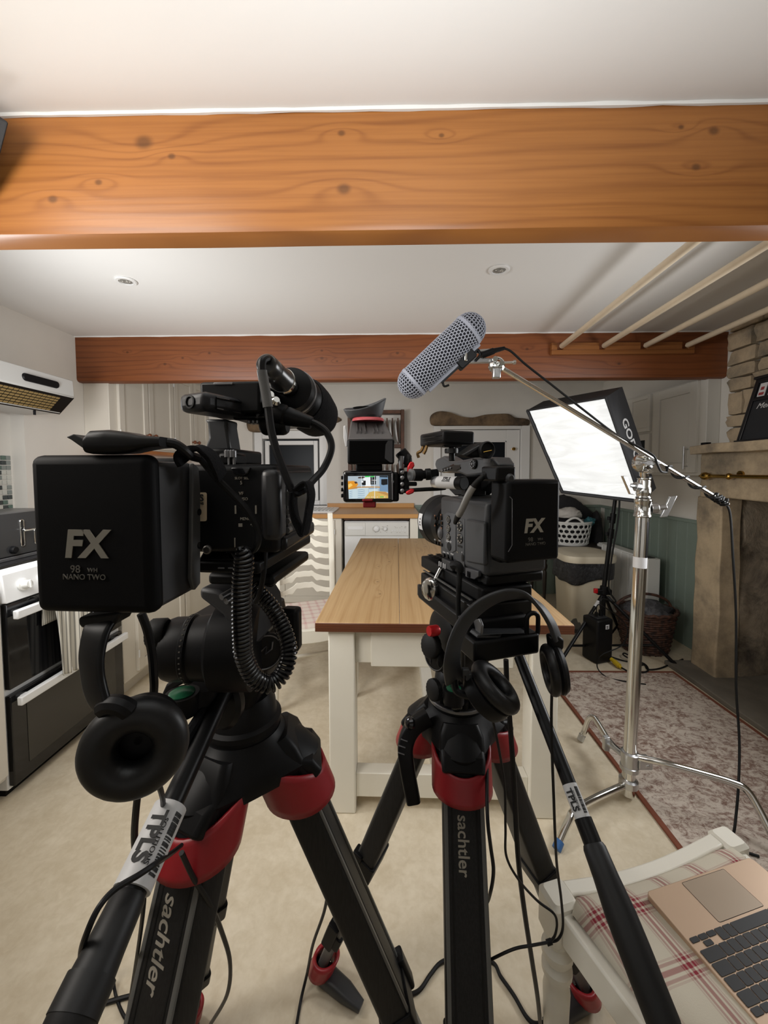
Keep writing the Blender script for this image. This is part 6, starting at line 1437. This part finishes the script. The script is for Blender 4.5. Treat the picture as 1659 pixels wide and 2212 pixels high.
b = B(); EFp = Frame(P(1205, 1390, .525), .2); EFp.pprism(b, [(1192, 1378), (1208, 1374), (1220, 1382), (1219, 1400), (1208, 1418), (1196, 1412), (1194, 1396)], 0, .016); obj('yoke', b, black_pl, hp, .003); b = B(); tube(b, spline([P(981, 1468, .515), P(985, 1490, .51), P(1000, 1500, .505), P(1030, 1505, .50)], 5), .005, 8); obj('yoke', b, black_pl, hp)
b = B(); q = P(1010, 1465, .50)
for p in (P(1005, 1450, .5), P(1012, 1460, .5)): box(b, p.x-.004, p.x+.005, p.y-.004, p.y+.004, p.z-.005, p.z+.004)
obj('hinge_bits', b, grey_pl, hp, .001)
# thin cables round the right tripod
cb = simple('cable_black', (.006, .006, .007, 1), .45, spec=.25)
def cable(lab, pts, r, nm='cable', m=cb):
    b = B(); tube(b, spline(pts, 8), r, 8); return tag(obj(nm, b, m, None), lab, 'cable')
cable('black cable dropping from the right tripod head straight to the floor', [P(1093, 1425, .60), P(1095, 1480, .60), P(1100, 1540, .60), P(1106, 1620, .60), P(1112, 1720, .60), P(1117, 1820, .60), P(1124, 1900, .61), P(1136, 1990, .63), P(1150, 2080, .66), P(1162, 2160, .71), G(1168, 2225, .006)], .0042)
cable('thin black headphone lead looping behind the pan bar of the right tripod', [P(1192, 1497, .525), P(1191, 1560, .53), P(1193, 1640, .53), P(1196, 1720, .54), P(1199, 1800, .55), P(1203, 1870, .57), P(1212, 1940, .59), P(1216, 2000, .60), P(1206, 2028, .60), P(1186, 2035, .60), P(1150, 2042, .58), P(1110, 2050, .57), P(1062, 2072, .58), P(1030, 2090, .62)], .0021)
cable('thin black lead curling from the headphone splitter to the tripod leg', [P(1062, 1545, .56), P(1078, 1620, .57), P(1090, 1700, .58), P(1092, 1790, .58), P(1094, 1850, .59), P(1120, 1900, .59), P(1160, 1945, .60), P(1195, 1972, .60), P(1203, 1995, .60), P(1198, 2022, .60), P(1187, 2034, .60)], .0020)
b = B(); cyl(b, P(1181, 2037, .60), P(1192, 2033, .60), .0042, seg=12); tag(obj('cable_splitter', b, black_rb, None), 'small black splitter joining the thin headphone leads', 'cable splitter')
cable('black cable bowed out beside the front leg of the right tripod', [P(1052, 1660, .66), P(1052, 1730, .62), P(1054, 1780, .60), P(1060, 1830, .60), P(1066, 1880, .60), P(1060, 1925, .62), P(1048, 1955, .66), P(1015, 1990, .72)], .0030)
cable('black cable snaking over the floor in front of the right tripod', [G(872, 2152, .006), G(905, 2140, .006), G(930, 2105, .006), G(955, 2078, .006), G(1000, 2066, .006), G(1062, 2078, .006), G(1082, 2110, .006), G(1110, 2150, .006), G(1140, 2200, .006), G(1165, 2212, .006), G(1210, 2195, .006)], .0048)
cable('black cable winding from the right tripod foot past the near chair leg', [G(1212, 2160, .006), G(1228, 2146, .006), G(1242, 2130, .006), G(1262, 2118, .006), G(1300, 2090, .006)], .0048)
# ================================================================== left rig
LT = tripod('tripod', 'black carbon tripod with red cradles, left of the two and nearest the camera', (-.215, .54), .94, [(-.36, .22), (.16, .62), (-.48, .83)], .050, (-.36, .22), .074, ('sachtler', .165, .030, -.06), None, low=.52)
LH = thing('fluid_head', 'black fluid head on the left tripod, with round drag drum', 'tripod head', (-.215, .54, .94))
hc = Vector((-.215, .54, .94)); LF = Frame(hc, -.12)
b = B(); lathe(b, hc, Z, [(.050, 0), (.054, .003), (.054, .010), (.048, .013), (.046, .03), (.04, .045)], 40); obj('head_base', b, black_pl, LH)
b = B(); bl = P(393, 1497, .415); cyl(b, bl-Z*.022, bl, .018); cyl(b, bl-Z*.026+Vector((.01, .018, 0)), bl-Z*.004+Vector((.012, .022, 0)), .02); obj('level_housing', b, black_pl, LH)
b = B(); lathe(b, bl, Z, [(.0135, 0), (.0135, .001), (.009, .003), (.001, .0035)], 28); obj('bubble_level', b, green_lv, LH, label='green bubble level')
b = B(); EFl = Frame(P(370, 1480, .43), 0); EFl.pprism(b, [(348, 1502), (358, 1480), (378, 1466), (398, 1468), (404, 1474), (376, 1488), (370, 1504)], 0, .012); obj('pan_lock', b, black_rb, LH, .003)
# drag drum and tilt housing (axis across the view)
dax = (Vector((1, .12, 0))).normalized()
d0 = P(358, 1402, .415)
b = B(); lathe(b, d0, dax, [(.026, 0), (.032, .004), (.034, .010), (.034, .024), (.0362, .026), (.0362, .031), (.034, .033), (.036, .05), (.046, .056), (.048, .096), (.042, .102)], 48); obj('tilt_housing', b, black_pl, LH)
b = B(); 
for i in range(40):
    t_ = 2*pi*i/40; x, y = frame_axes(dax); p = d0+dax*.0285+(x*math.cos(t_)+y*math.sin(t_))*.0363
    box(b, p.x-.0008, p.x+.0008, p.y-.0006, p.y+.0006, p.z-.0006, p.z+.0006)
obj('white_scale', b, print_dm, LH, smooth=0)
knob(LH, P(362, 1367, .405), -dax, .0150, .018, black_rb, 'drag_knob')
b = B(); AFl = Frame(P(450, 1330, .40), -.1); AFl.pprism(b, [(430, 1270), (470, 1276), (505, 1300), (530, 1340), (540, 1400), (530, 1420), (505, 1380), (480, 1330), (430, 1292)], 0, .10); obj('arched_bracket', b, simple('bracket_grey', (.024, .024, .026, 1), .5), LH, .004)
logo_disc(LH, P(572, 1408, .44), Vector((.55, -.83, .05)), .022, Vector((.2, 0, 1)))
b = B(); loft(b, [rrect(hc+Vector((.0, 0, z)), LF.u, LF.n, hx, hy, .015, 3) for z, hx, hy in ((.04, .03, .036), (.08, .05, .04), (.14, .058, .045), (.17, .05, .05))]); obj('head_core', b, black_pl, LH)
b = B(); c_ = P(628, 1360, .46); LFb = Frame(P(620, 1365, .46), -.1); LFb.pbox(b, 604, 1318, 643, 1412, 0, .02); obj('side_block', b, black_pl, LH, .005)
b = B(); c_ = P(468, 1500, .40); lathe(b, P(470, 1520, .455), Vector((-.35, -.92, .1)), [(.030, -.014), (.033, -.004), (.029, .001), (.005, .003)], 36); rc = obj('rosette', b, black_sm, LH)
b = B(); lathe(b, P(452, 1488, .445), Vector((-.35, -.92, .1)), [(.0045, 0), (.004, .0015)], 16); obj('rosette_screw', b, grey_pl, rc)
pan_bar(LH, P(508, 1442, .48), P(128, 2262, .22), (.545, .745), .75, .0100, .0165, True, .0140)
b = B(); cyl(b, P(500, 1470, .47), P(360, 1720, .352), .009, seg=18); 
pA, pB = P(560, 1510, .45), P(395, 1725, .36); 
cyl(b, P(548, 1500, .455), P(396, 1722, .362), .010, seg=18); b.free()
# straps and ties on the pan bar
b = B(); tube(b, spline([P(448, 1520, .43), P(424, 1560, .405), P(400, 1600, .385), P(388, 1640, .375)], 6), .006, 8); tag(obj('braided_tie', b, black_fb, None), 'black braided tie lying along the left pan bar', 'tie')
# quick release plates
QF = Frame(P(480, 1215, .36), -.10)
b = B(); QF.pprism(b, [(426, 1212), (438, 1192), (452, 1190), (440, 1206), (492, 1206), (484, 1190), (500, 1190), (514, 1212)], 0, .14); obj('camera_plate', b, black_pl, LH, .002)
b = B(); QF.pbox(b, 424, 1212, 560, 1240, .0, .16); obj('slide_plate', b, black_pl, LH, .003)
b = B()
for k in range(4): QF.pbox(b, 470+k*22, 1226, 484+k*22, 1229, -.001, .001)
obj('plate_glints', b, grey_lt, LH, .0005)
b = B(); QF.pbox(b, 448, 1240, 590, 1266, .03, .15); obj('platform', b, black_pl, LH, .004)
b = B(); cyl(b, P(478, 1290, .395), P(570, 1240, .45), .0035, seg=12); cyl(b, P(488, 1299, .395), P(575, 1250, .45), .0035, seg=12); obj('steel_rod', b, grey_lt, LH)
b = B(); QF.pprism(b, [(572, 1240), (592, 1238), (594, 1262), (586, 1270), (572, 1268), (578, 1258), (572, 1252)], .09, .10); obj('side_lever', b, black_pl, LH, .002)
# ------------------------------------------------------------------ left camera
C2 = thing('cinema_camera', 'black cinema camera on the left tripod, seen from behind', 'camera', P(480, 1190, .36))
KF = Frame(P(195, 1155, .276), -.05)
b = B(); KF.pbox(b, 66, 982, 327, 1328, 0, .016); b2 = obj('battery', b, simple('battery_black_matt', (.004, .004, .0045, 1), .55, spec=.08), C2, .007, seg=4)
b = B(); a1, c1, c0 = KF.at(325, 1155, 0).x, KF.at(200, 990, 0).z, KF.at(200, 1322, 0).z; a0 = KF.at(75, 1155, 0).x
KF.box(b, a0, a1, .008, .058, c0, c1-.002); obj('battery_side', b, simple('battery_lit_flank', (.034, .034, .036, 1), .5, spec=.3), C2, .004)  # light on the flank put into a paler grey than the rear face
b = B(); k = KF.at(66, 1155, 0).x
for i, z_ in enumerate(()): pass
b.free()
text('lettering', 'FX', KF.pw(183, 1178, -.0006), KF.u, KF.v, .0275, simple('fx_print', S(122, 118, 108), .6), b2, shear=.15, bold=.04); text('lettering', '98', KF.pw(163, 1230, -.0006), KF.u, KF.v, .0080, print_dm, b2); text('lettering', 'WH', KF.pw(200, 1232, -.0006), KF.u, KF.v, .0045, print_dm, b2); text('lettering', 'NANO TWO', KF.pw(182, 1247, -.0006), KF.u, KF.v, .0058, print_dm, b2)
b = B(); KF.box(b, a0+.01, a1-.012, .056, .072, c0-.002, c1+.002); obj('battery_plate', b, black_pl, C2, .004)
b = B(); KF.sprism(b, [(408, 1000), (420, 1010), (424, 1060), (424, 1260), (412, 1275), (404, 1250)], a1+.002, .004); vp = obj('plate_edge', b, simple('plate_flank', (.05, .05, .05, 1), .5), C2, .001)
for py in (1106, 1178): q = KF.side(420, py, a1+.0018); b = B(); lathe(b, KF.w(a1+.0055, q.y, q.z), KF.u, [(.003, 0), (.003, .001)], 12); obj('bolt_hole', b, black_gl, vp)
# body: back face towards us, shifted to the right of the battery
BF = Frame(P(520, 1095, .355), -.05)
b = B(); BF.pbox(b, 318, 1003, 600, 1195, 0, .13); bd_ = obj('body', b, black_pl, C2, .006, seg=3)
lq = BF.pw(455, 1095, .13)
b = B(); lathe(b, lq-BF.n*.01, BF.n, [(.046, 0), (.046, .016), (.042, .02), (.042, .05), (.047, .055), (.047, .09), (.052, .10), (.054, .13), (.05, .13), (.042, .10)], 40); obj('lens', b, black_pl, C2)
b = B(); BF.pbox(b, 560, 1012, 604, 1172, -.004, .02); obj('rear_grip', b, simple('rear_grip_black', (.018, .018, .020, 1), .38), C2, .007, seg=3)
b = B(); BF.pbox(b, 545, 1158, 618, 1192, .008, .12); obj('lower_cage', b, black_sm, C2, .004)
b = B(); BF.pbox(b, 604, 1016, 620, 1160, .02, .12); sd_ = obj('side_plate', b, black_sm, C2, .003)
b = B()
for py in (1068, 1078, 1086, 1106, 1126, 1146): q = BF.at(622, py, .02); lathe(b, BF.w(q.x-.001, .026, q.z), BF.n*-1, [(.0032, -.003), (.0032, .0068), (.002, .0068)], 10)
obj('cage_holes', b, rail_gr, sd_)
b = B(); BF.pprism(b, [(498, 1010), (540, 1010), (536, 1022), (528, 1027), (510, 1027), (502, 1022)], -.003, .004); obj('rear_button', b, black_gl, bd_, .001)
for tx_, px, py, s_ in (('SLOT SEL', 522, 1033, .0032), ('5', 521, 1043, .0045), ('VF', 521, 1066, .0042), ('ISO', 529, 1078, .0038), ('MENU', 530, 1121, .0036), ('4', 544, 1133, .0058)):
    text('lettering', tx_, BF.pw(px, py, -.0006), BF.u, BF.v, s_, print_gr, bd_)
b = B()
for px in (507, 551): BF.pbox(b, px, 1092, px+3, 1110, -.0008, 0)
BF.pbox(b, 506, 1162, 508, 1182, -.0008, 0); BF.pbox(b, 515, 1131, 523, 1138, -.0008, 0); obj('rear_marks', b, print_gr, bd_, smooth=0)
b = B(); lathe(b, BF.pw(449, 1187, 0), -BF.n, [(.0042, 0), (.0042, .002), (.003, .003)], 18); obj('rear_screw', b, simple('screw_bronze', (.12, .11, .10, 1), .4, .6), bd_)
b = B(); BF.pprism(b, rrect(Vector((436, 1095, 0)), Vector((1, 0, 0)), Vector((0, 1, 0)), 10, 31, 4, 3) and [(v.x, v.y) for v in rrect(Vector((436, 1095, 0)), Vector((1, 0, 0)), Vector((0, 1, 0)), 10, 31, 4, 3)], -.0008, 0); st2 = obj('tan_sticker', b, label_t, bd_, smooth=0)
text('lettering', '.S', BF.pw(433, 1076, -.0012), BF.u, BF.v, .0088, print_bk, st2, bold=.03); text('lettering', 'ONS', BF.pw(433, 1088, -.0012), BF.u, BF.v, .0030, print_bk, st2, bold=.02)
b = B(); BF.pbox(b, 427, 1094, 430, 1116, -.0014, -.0008); obj('sticker_mark', b, print_bk, st2, smooth=0)
# top bracket, handle post, handle and audio unit
b = B(); BF.pbox(b, 436, 968, 500, 1004, .02, .10); BF.pbox(b, 470, 978, 508, 1006, .012, .04); obj('top_plate', b, black_pl, C2, .003)
b = B()
for px in (492, 503): q = BF.pw(px, 974, .012); lathe(b, q-Z*.006, Z, [(.0034, 0), (.0034, .006), (.0026, .007)], 14); cyl(b, q-Z*.03+BF.u*.001, q-Z*.006+BF.u*.001, .0012, seg=6)
obj('steel_bolts', b, grey_lt, C2)
b = B(); BF.pprism(b, [(439, 976), (450, 945), (447, 915), (440, 905), (490, 905), (489, 920), (494, 950), (498, 976)], .024, .05); obj('handle_post', b, simple('post_grey', (.030, .032, .036, 1), .4), C2, .004)
H2 = Frame(P(412, 866, .345), -.44)
b = B(); H2.pbox(b, 384, 846, 442, 889, 0, .16); hb = obj('top_handle', b, simple('handle_grey', (.012, .012, .014, 1), .42, spec=.3), C2, .006, seg=3)
b = B(); lathe(b, H2.pw(410, 868, -.0005), -H2.n, [(.006, -.001), (.006, .0005), (.0045, .0007), (.0045, -.001)], 20); obj('handle_socket', b, black_rb, hb)
ah2 = H2.at(442, 866, 0).x
b = B(); hz = H2.at(442, 866, 0).z; tube(b, [H2.w(ah2+.0004, y_, hz+z_) for y_, z_ in ((.012, -.005), (.012, .005), (.06, .005), (.06, -.005))], .0008, 6, True); obj('handle_recess', b, black_gl, hb)
AU = Frame(P(500, 865, .375), -.06)
b = B(); AU.pbox(b, 431, 823, 562, 893, 0, .05); au = obj('audio_unit', b, black_pl, C2, .003)
b = B(); AU.pbox(b, 461, 826, 502, 831, -.001, .004); AU.pbox(b, 472, 858, 500, 860, -.001, .004); obj('unit_catch', b, grey_lt, au, .0006)
b = B()
for k in range(5): AU.pbox(b, 534+k*9, 905, 540+k*9, 915, .012, .02)
obj('unit_contacts', b, grey_lt, au, .001)
b = B(); AU.pbox(b, 500, 893, 580, 906, .006, .05); lathe(b, AU.pw(605, 918, .02), AU.u*1.0, [(.0085, -.02), (.0105, -.015), (.0105, .006), (.008, .008)], 22); obj('socket_block', b, black_pl, C2, .003)
b = B(); AU.pbox(b, 554, 838, 575, 895, .01, .045); AU.pprism(b, [(548, 905), (562, 850), (572, 842), (574, 850), (560, 905)], .006, .02); obj('side_arm', b, grey_pl, C2, .003)
b = B()
for px, py in ((582, 856), (594, 868)): lathe(b, P(px, py, .372), Vector((.5, -.7, .3)), [(.0045, -.004), (.005, .002), (.003, .005)], 14)
obj('thumb_screw', b, chrome, C2)
# microphone with foam windshield and cable plug
mcp = thing('shotgun_microphone', 'black foam-tipped microphone clamped on top of the left camera', 'microphone', P(620, 830, .42))
m0, m1 = P(585, 796, .365), P(630, 842, .425); md = (m1-m0).normalized(); m2 = m0+md*.185
b = B(); cyl(b, m0+md*.012, m0+md*.17, .0105); obj('mic_body', b, black_sm, mcp)
b = B(); lathe(b, m0, md, [(.0085, -.012), (.010, -.010), (.0105, .002), (.009, .004), (.0105, .006), (.0112, .026), (.0125, .028), (.0125, .036), (.0105, .038)], 28); obj('xlr_plug', b, simple('gunmetal', (.09, .09, .09, 1), .3, .8), mcp)
b = B(); lathe(b, m0, md, [(.0128, .0305), (.0132, .031), (.0132, .037), (.0128, .0375)], 30); obj('plug_ring', b, chrome, mcp)
b = B(); lathe(b, m0, md, [(.014, .052), (.0235, .056), (.0245, .064), (.0245, .078), (.0215, .082), (.0255, .088), (.026, .094), (.018, .098)], 36); obj('shock_mount', b, black_pl, mcp)
b = B(); lathe(b, m0, md, [(.0250, .0665), (.0256, .067), (.0256, .070), (.0250, .0705)], 36)
for i in range(5): x, y = frame_axes(md); t_ = 2.2+i*.16; p = m0+md*.0735+(x*math.cos(t_)+y*math.sin(t_))*.0246; cyl(b, p, p+md*.006, .0012, seg=6)
obj('mount_highlights', b, grey_lt, mcp)
b = B(); lathe(b, m0, md, [(.018, .088), (.027, .093), (.0305, .105), (.0315, .13), (.030, .165), (.024, .188), (.012, .199), (.001, .202)], 36); obj('foam_windshield', b, black_fb, mcp)
# cables of the left camera
pts = [m0-md*.008, P(577, 775, .352), P(567, 780, .346), P(566, 800, .346), P(571, 830, .348), P(579, 880, .35), P(586, 930, .35), P(598, 975, .35), P(615, 1020, .35), P(630, 1058, .352), P(640, 1066, .355), P(650, 1062, .358), P(657, 1058, .36), P(676, 1038, .37), P(700, 1010, .38), P(716, 968, .385), P(706, 935, .388), P(684, 917, .388), P(664, 910, .386)]
sp = spline(pts, 8); n = len(sp); b = B(); tube(b, sp, .0036, 10); mc = tag(obj('xlr_cable', b, cb, None), 'black microphone cable bowed out beside the left camera handle', 'cable')
b = B(); tube(b, [p for p in sp[int(n*.17):int(n*.285)]], .0046, 12); obj('grey_sleeve', b, simple('sleeve_grey', S(96, 96, 96), .25), mc)
b = B(); p0, p1 = P(585, 889, .385), P(668, 912, .386); dd = (p1-p0).normalized(); lathe(b, p0, dd, [(.0095, 0), (.0105, .002), (.0105, .014), (.009, .016), (.0095, .018), (.0085, .026), (.006, .042)], 24)
for k in range(5): lathe(b, p0+dd*(.024+k*.0032), dd, [(.0078-.0005*k, -.0008), (.0078-.0005*k, .0008)], 16)
obj('xlr_plug', b, black_pl, mc)
b = B(); sp2 = spline([P(640, 1058, .35), P(662, 1042, .35), P(672, 1065, .35), P(668, 1100, .352), P(660, 1145, .354), P(655, 1154, .354), P(648, 1142, .354), P(638, 1120, .354), P(633, 1090, .353), P(634, 1062, .352)], 6)
L_ = []
for i, p in enumerate(sp2):
    d_ = (sp2[min(i+1, len(sp2)-1)]-sp2[max(i-1, 0)]).normalized(); w_ = Vector((.25, 1, 0)); w_ = (w_-d_*w_.dot(d_)).normalized(); L_.append(rrect(p, w_, d_.cross(w_), .007, .0014, .001, 2))
loft(b, L_); tag(obj('cable_strap', b, black_fb, None), 'black hook-and-loop strap dangling from the left camera cable', 'strap')
# power lead over the battery: flat buckle, plug and lead
o = thing('power_lead', 'black power plug and lead lying on the left battery', 'cable', P(285, 975, .28))
b = B(); loft(b, [rrect(P(px, py, .285), Vector((0, 1, 0)), Z, .012, hz_, hz_*.7, 4) for px, py, hz_ in ((206, 962, .006), (214, 957, .0085), (250, 956, .0088), (290, 957, .0075), (318, 957, .005), (340, 956, .0040), (364, 956, .0035))]); obj('plug', b, black_pl, o)
b = B(); tube(b, spline([P(360, 956, .285), P(380, 960, .288), P(398, 972, .292), P(412, 984, .30), P(430, 990, .32)], 6), .0036, 10); obj('lead', b, cb, o)
b = B(); prism(b, [P(px, py, .278) for px, py in ((141, 944), (158, 937), (160, 939), (206, 962), (204, 976), (186, 974), (152, 950))], Vector((0, .012, 0))); obj('strap_end', b, black_rb, o, .001)
b = B(); sp2 = spline([P(398, 1000, .30), P(392, 985, .298), P(405, 974, .30), P(430, 970, .305), P(455, 985, .31), P(470, 1010, .315), P(478, 1030, .32)], 6)
L_ = []
for i, p in enumerate(sp2):
    d_ = (sp2[min(i+1, len(sp2)-1)]-sp2[max(i-1, 0)]).normalized(); w_ = Vector((.1, 1, .1)); w_ = (w_-d_*w_.dot(d_)).normalized(); L_.append(rrect(p, w_, d_.cross(w_), .008, .0022, .0015, 2))
loft(b, L_); tag(obj('wrist_strap', b, black_fb, None), 'black fabric strap looped over the back of the left camera', 'strap')
cable('black cable crossing the back of the left camera down to the coiled lead', [P(428, 985, .315), P(445, 1005, .322), P(470, 1035, .325), P(500, 1065, .33), P(528, 1095, .332), P(548, 1125, .334), P(558, 1150, .335), P(556, 1175, .335), P(545, 1190, .338), P(530, 1186, .34)], .0030)
cable('thin black cable hanging under the battery of the left camera', [P(305, 1325, .31), P(318, 1360, .312), P(328, 1410, .315), P(332, 1460, .318), P(332, 1500, .322), P(322, 1600, .34), P(302, 1690, .36), P(293, 1760, .37), P(291, 1820, .385), P(300, 1890, .41), P(306, 1960, .44)], .0034)
cable('black cable dropping behind the left camera to the platform', [P(573, 1190, .37), P(572, 1215, .37), P(568, 1250, .37), P(560, 1285, .375), P(552, 1300, .38)], .0026)
# coiled lead
path = spline([P(521, 1182, .325), P(527, 1210, .328), P(523, 1260, .33), P(522, 1320, .332), P(524, 1380, .335), P(528, 1420, .338), P(548, 1462, .342), P(578, 1478, .348), P(605, 1462, .355), P(622, 1425, .362), P(622, 1390, .368), P(606, 1345, .375), P(585, 1310, .38), P(560, 1282, .385), P(548, 1268, .388)], 26)
cum = [0]
for a_, b_ in zip(path, path[1:]): cum.append(cum[-1]+(b_-a_).length)
turns = 66; N = turns*11; co_ = []; j = 0; x = None
for i in range(N+1):
    s_ = cum[-1]*i/N
    while j < len(cum)-2 and cum[j+1] < s_: j += 1
    k = (s_-cum[j])/max(1e-9, cum[j+1]-cum[j]); p = path[j].lerp(path[j+1], k); d_ = (path[min(j+2, len(path)-1)]-path[max(0, j-1)]).normalized()
    if x is None: x, y = frame_axes(d_)
    else: x = (x-d_*x.dot(d_)).normalized(); y = d_.cross(x)
    R_ = .0072 if s_ < cum[-1]*.45 else .0072-.0012*(s_/cum[-1]-.45)
    R_ *= min(1, .35+i/(N*.06)) if i < N*.04 else 1
    co_.append(p+(x*math.cos(2*pi*turns*i/N)+y*math.sin(2*pi*turns*i/N))*R_)
b = B(); tube(b, co_, .0017, 7); tag(obj('coiled_cable', b, simple('coil_black', (.008, .008, .009, 1), .25), None), 'black coiled cable looping down from the left camera', 'cable')
# headphones hanging under the battery
hp = thing('headphones', 'black headphones hanging below the battery of the left camera', 'headphones', P(250, 1400, .27))
b = band([P(240, 1322, .30), P(222, 1340, .290), P(207, 1370, .282), P(198, 1420, .276), P(202, 1470, .274), P(216, 1515, .272), P(240, 1545, .272)], Vector((1, -.35, -.1)), lambda k: .0125-.002*k); obj('headband', b, black_sm, hp, 0, 50)
b = B(); HFl = Frame(P(210, 1338, .285), 0); HFl.pprism(b, [(168, 1334), (236, 1326), (262, 1322), (246, 1350), (226, 1360), (176, 1358), (168, 1350)], 0, .02); obj('band_pad', b, black_rb, hp, .004)
b = B(); tube(b, spline([P(225, 1530, .272), P(240, 1522, .270), P(262, 1524, .270), P(280, 1535, .272)], 5), .007, 10); obj('yoke', b, black_pl, hp); b = B(); tube(b, spline([P(258, 1530, .268), P(232, 1560, .270), P(214, 1600, .275), P(222, 1650, .282)], 5), .003, 8); obj('yoke', b, black_pl, hp)
cup(P(300, 1597, .285), Vector((.34, -.93, .10)), .0315, hp, .0185)
cable('black headphone lead falling from the left ear cup past the pan bar', [P(340, 1690, .29), P(348, 1710, .30), P(352, 1740, .33), P(345, 1800, .36), P(318, 1860, .37), P(310, 1960, .39), P(300, 2040, .42), P(286, 2130, .46), P(268, 2240, .5)], .0022)
cable('thin black lead wrapped round the grip of the left pan bar', [P(392, 1826, .40), P(372, 1842, .34), P(345, 1860, .295), P(300, 1890, .275), P(250, 1920, .265), P(215, 1958, .255), P(190, 2010, .25), P(176, 2060, .26), P(180, 2110, .30), P(210, 2130, .36)], .0022)
cable('black cable curving out beside the back leg of the left tripod', [P(392, 1842, .40), P(420, 1900, .42), P(452, 1950, .44), P(478, 2010, .47), P(497, 2080, .5), P(490, 2150, .53), P(455, 2212, .58)], .0028)
cable('black cable lying on the floor left of the left tripod', [G(186, 2182, .006), G(230, 2166, .006), G(272, 2154, .006), G(330, 2140, .006), G(420, 2120, .006)], .005)
cable('thin dark cable looped on the floor behind the left pan bar', [G(205, 2140, .005), G(225, 2126, .005), G(240, 2100, .02), P(246, 2060, .90), P(244, 2100, .9), G(250, 2150, .005), G(268, 2195, .005), G(290, 2215, .005)], .0035)
cable('black cable dropping past the red foot at the centre of the floor', [P(712, 1905, .80), P(700, 1970, .83), P(676, 2040, .86), P(664, 2100, .90), G(650, 2160, .006), G(638, 2230, .006)], .0036)
# key softbox: only one black corner reaches into the frame
kx = thing('key_softbox', 'black corner of a softbox at the upper left edge of the frame', 'softbox', (-1.33, .62, 1.86))
kc = P(-60, 290, 1.08)
b = B(); loft(b, [[P(-8, 246, .93), P(21, 264, .93), P(4, 330, .955), P(-60, 500, 1.0), P(-160, 300, .96)], [P(-8, 246, .93)+Vector((-.18, -.12, .06)), P(21, 264, .93)+Vector((-.22, -.14, .02)), P(4, 330, .955)+Vector((-.22, -.14, .0)), P(-60, 500, 1.0)+Vector((-.2, -.14, 0)), P(-160, 300, .96)+Vector((-.1, -.14, .02))]]); obj('black_cover', b, sbk, kx, .004)
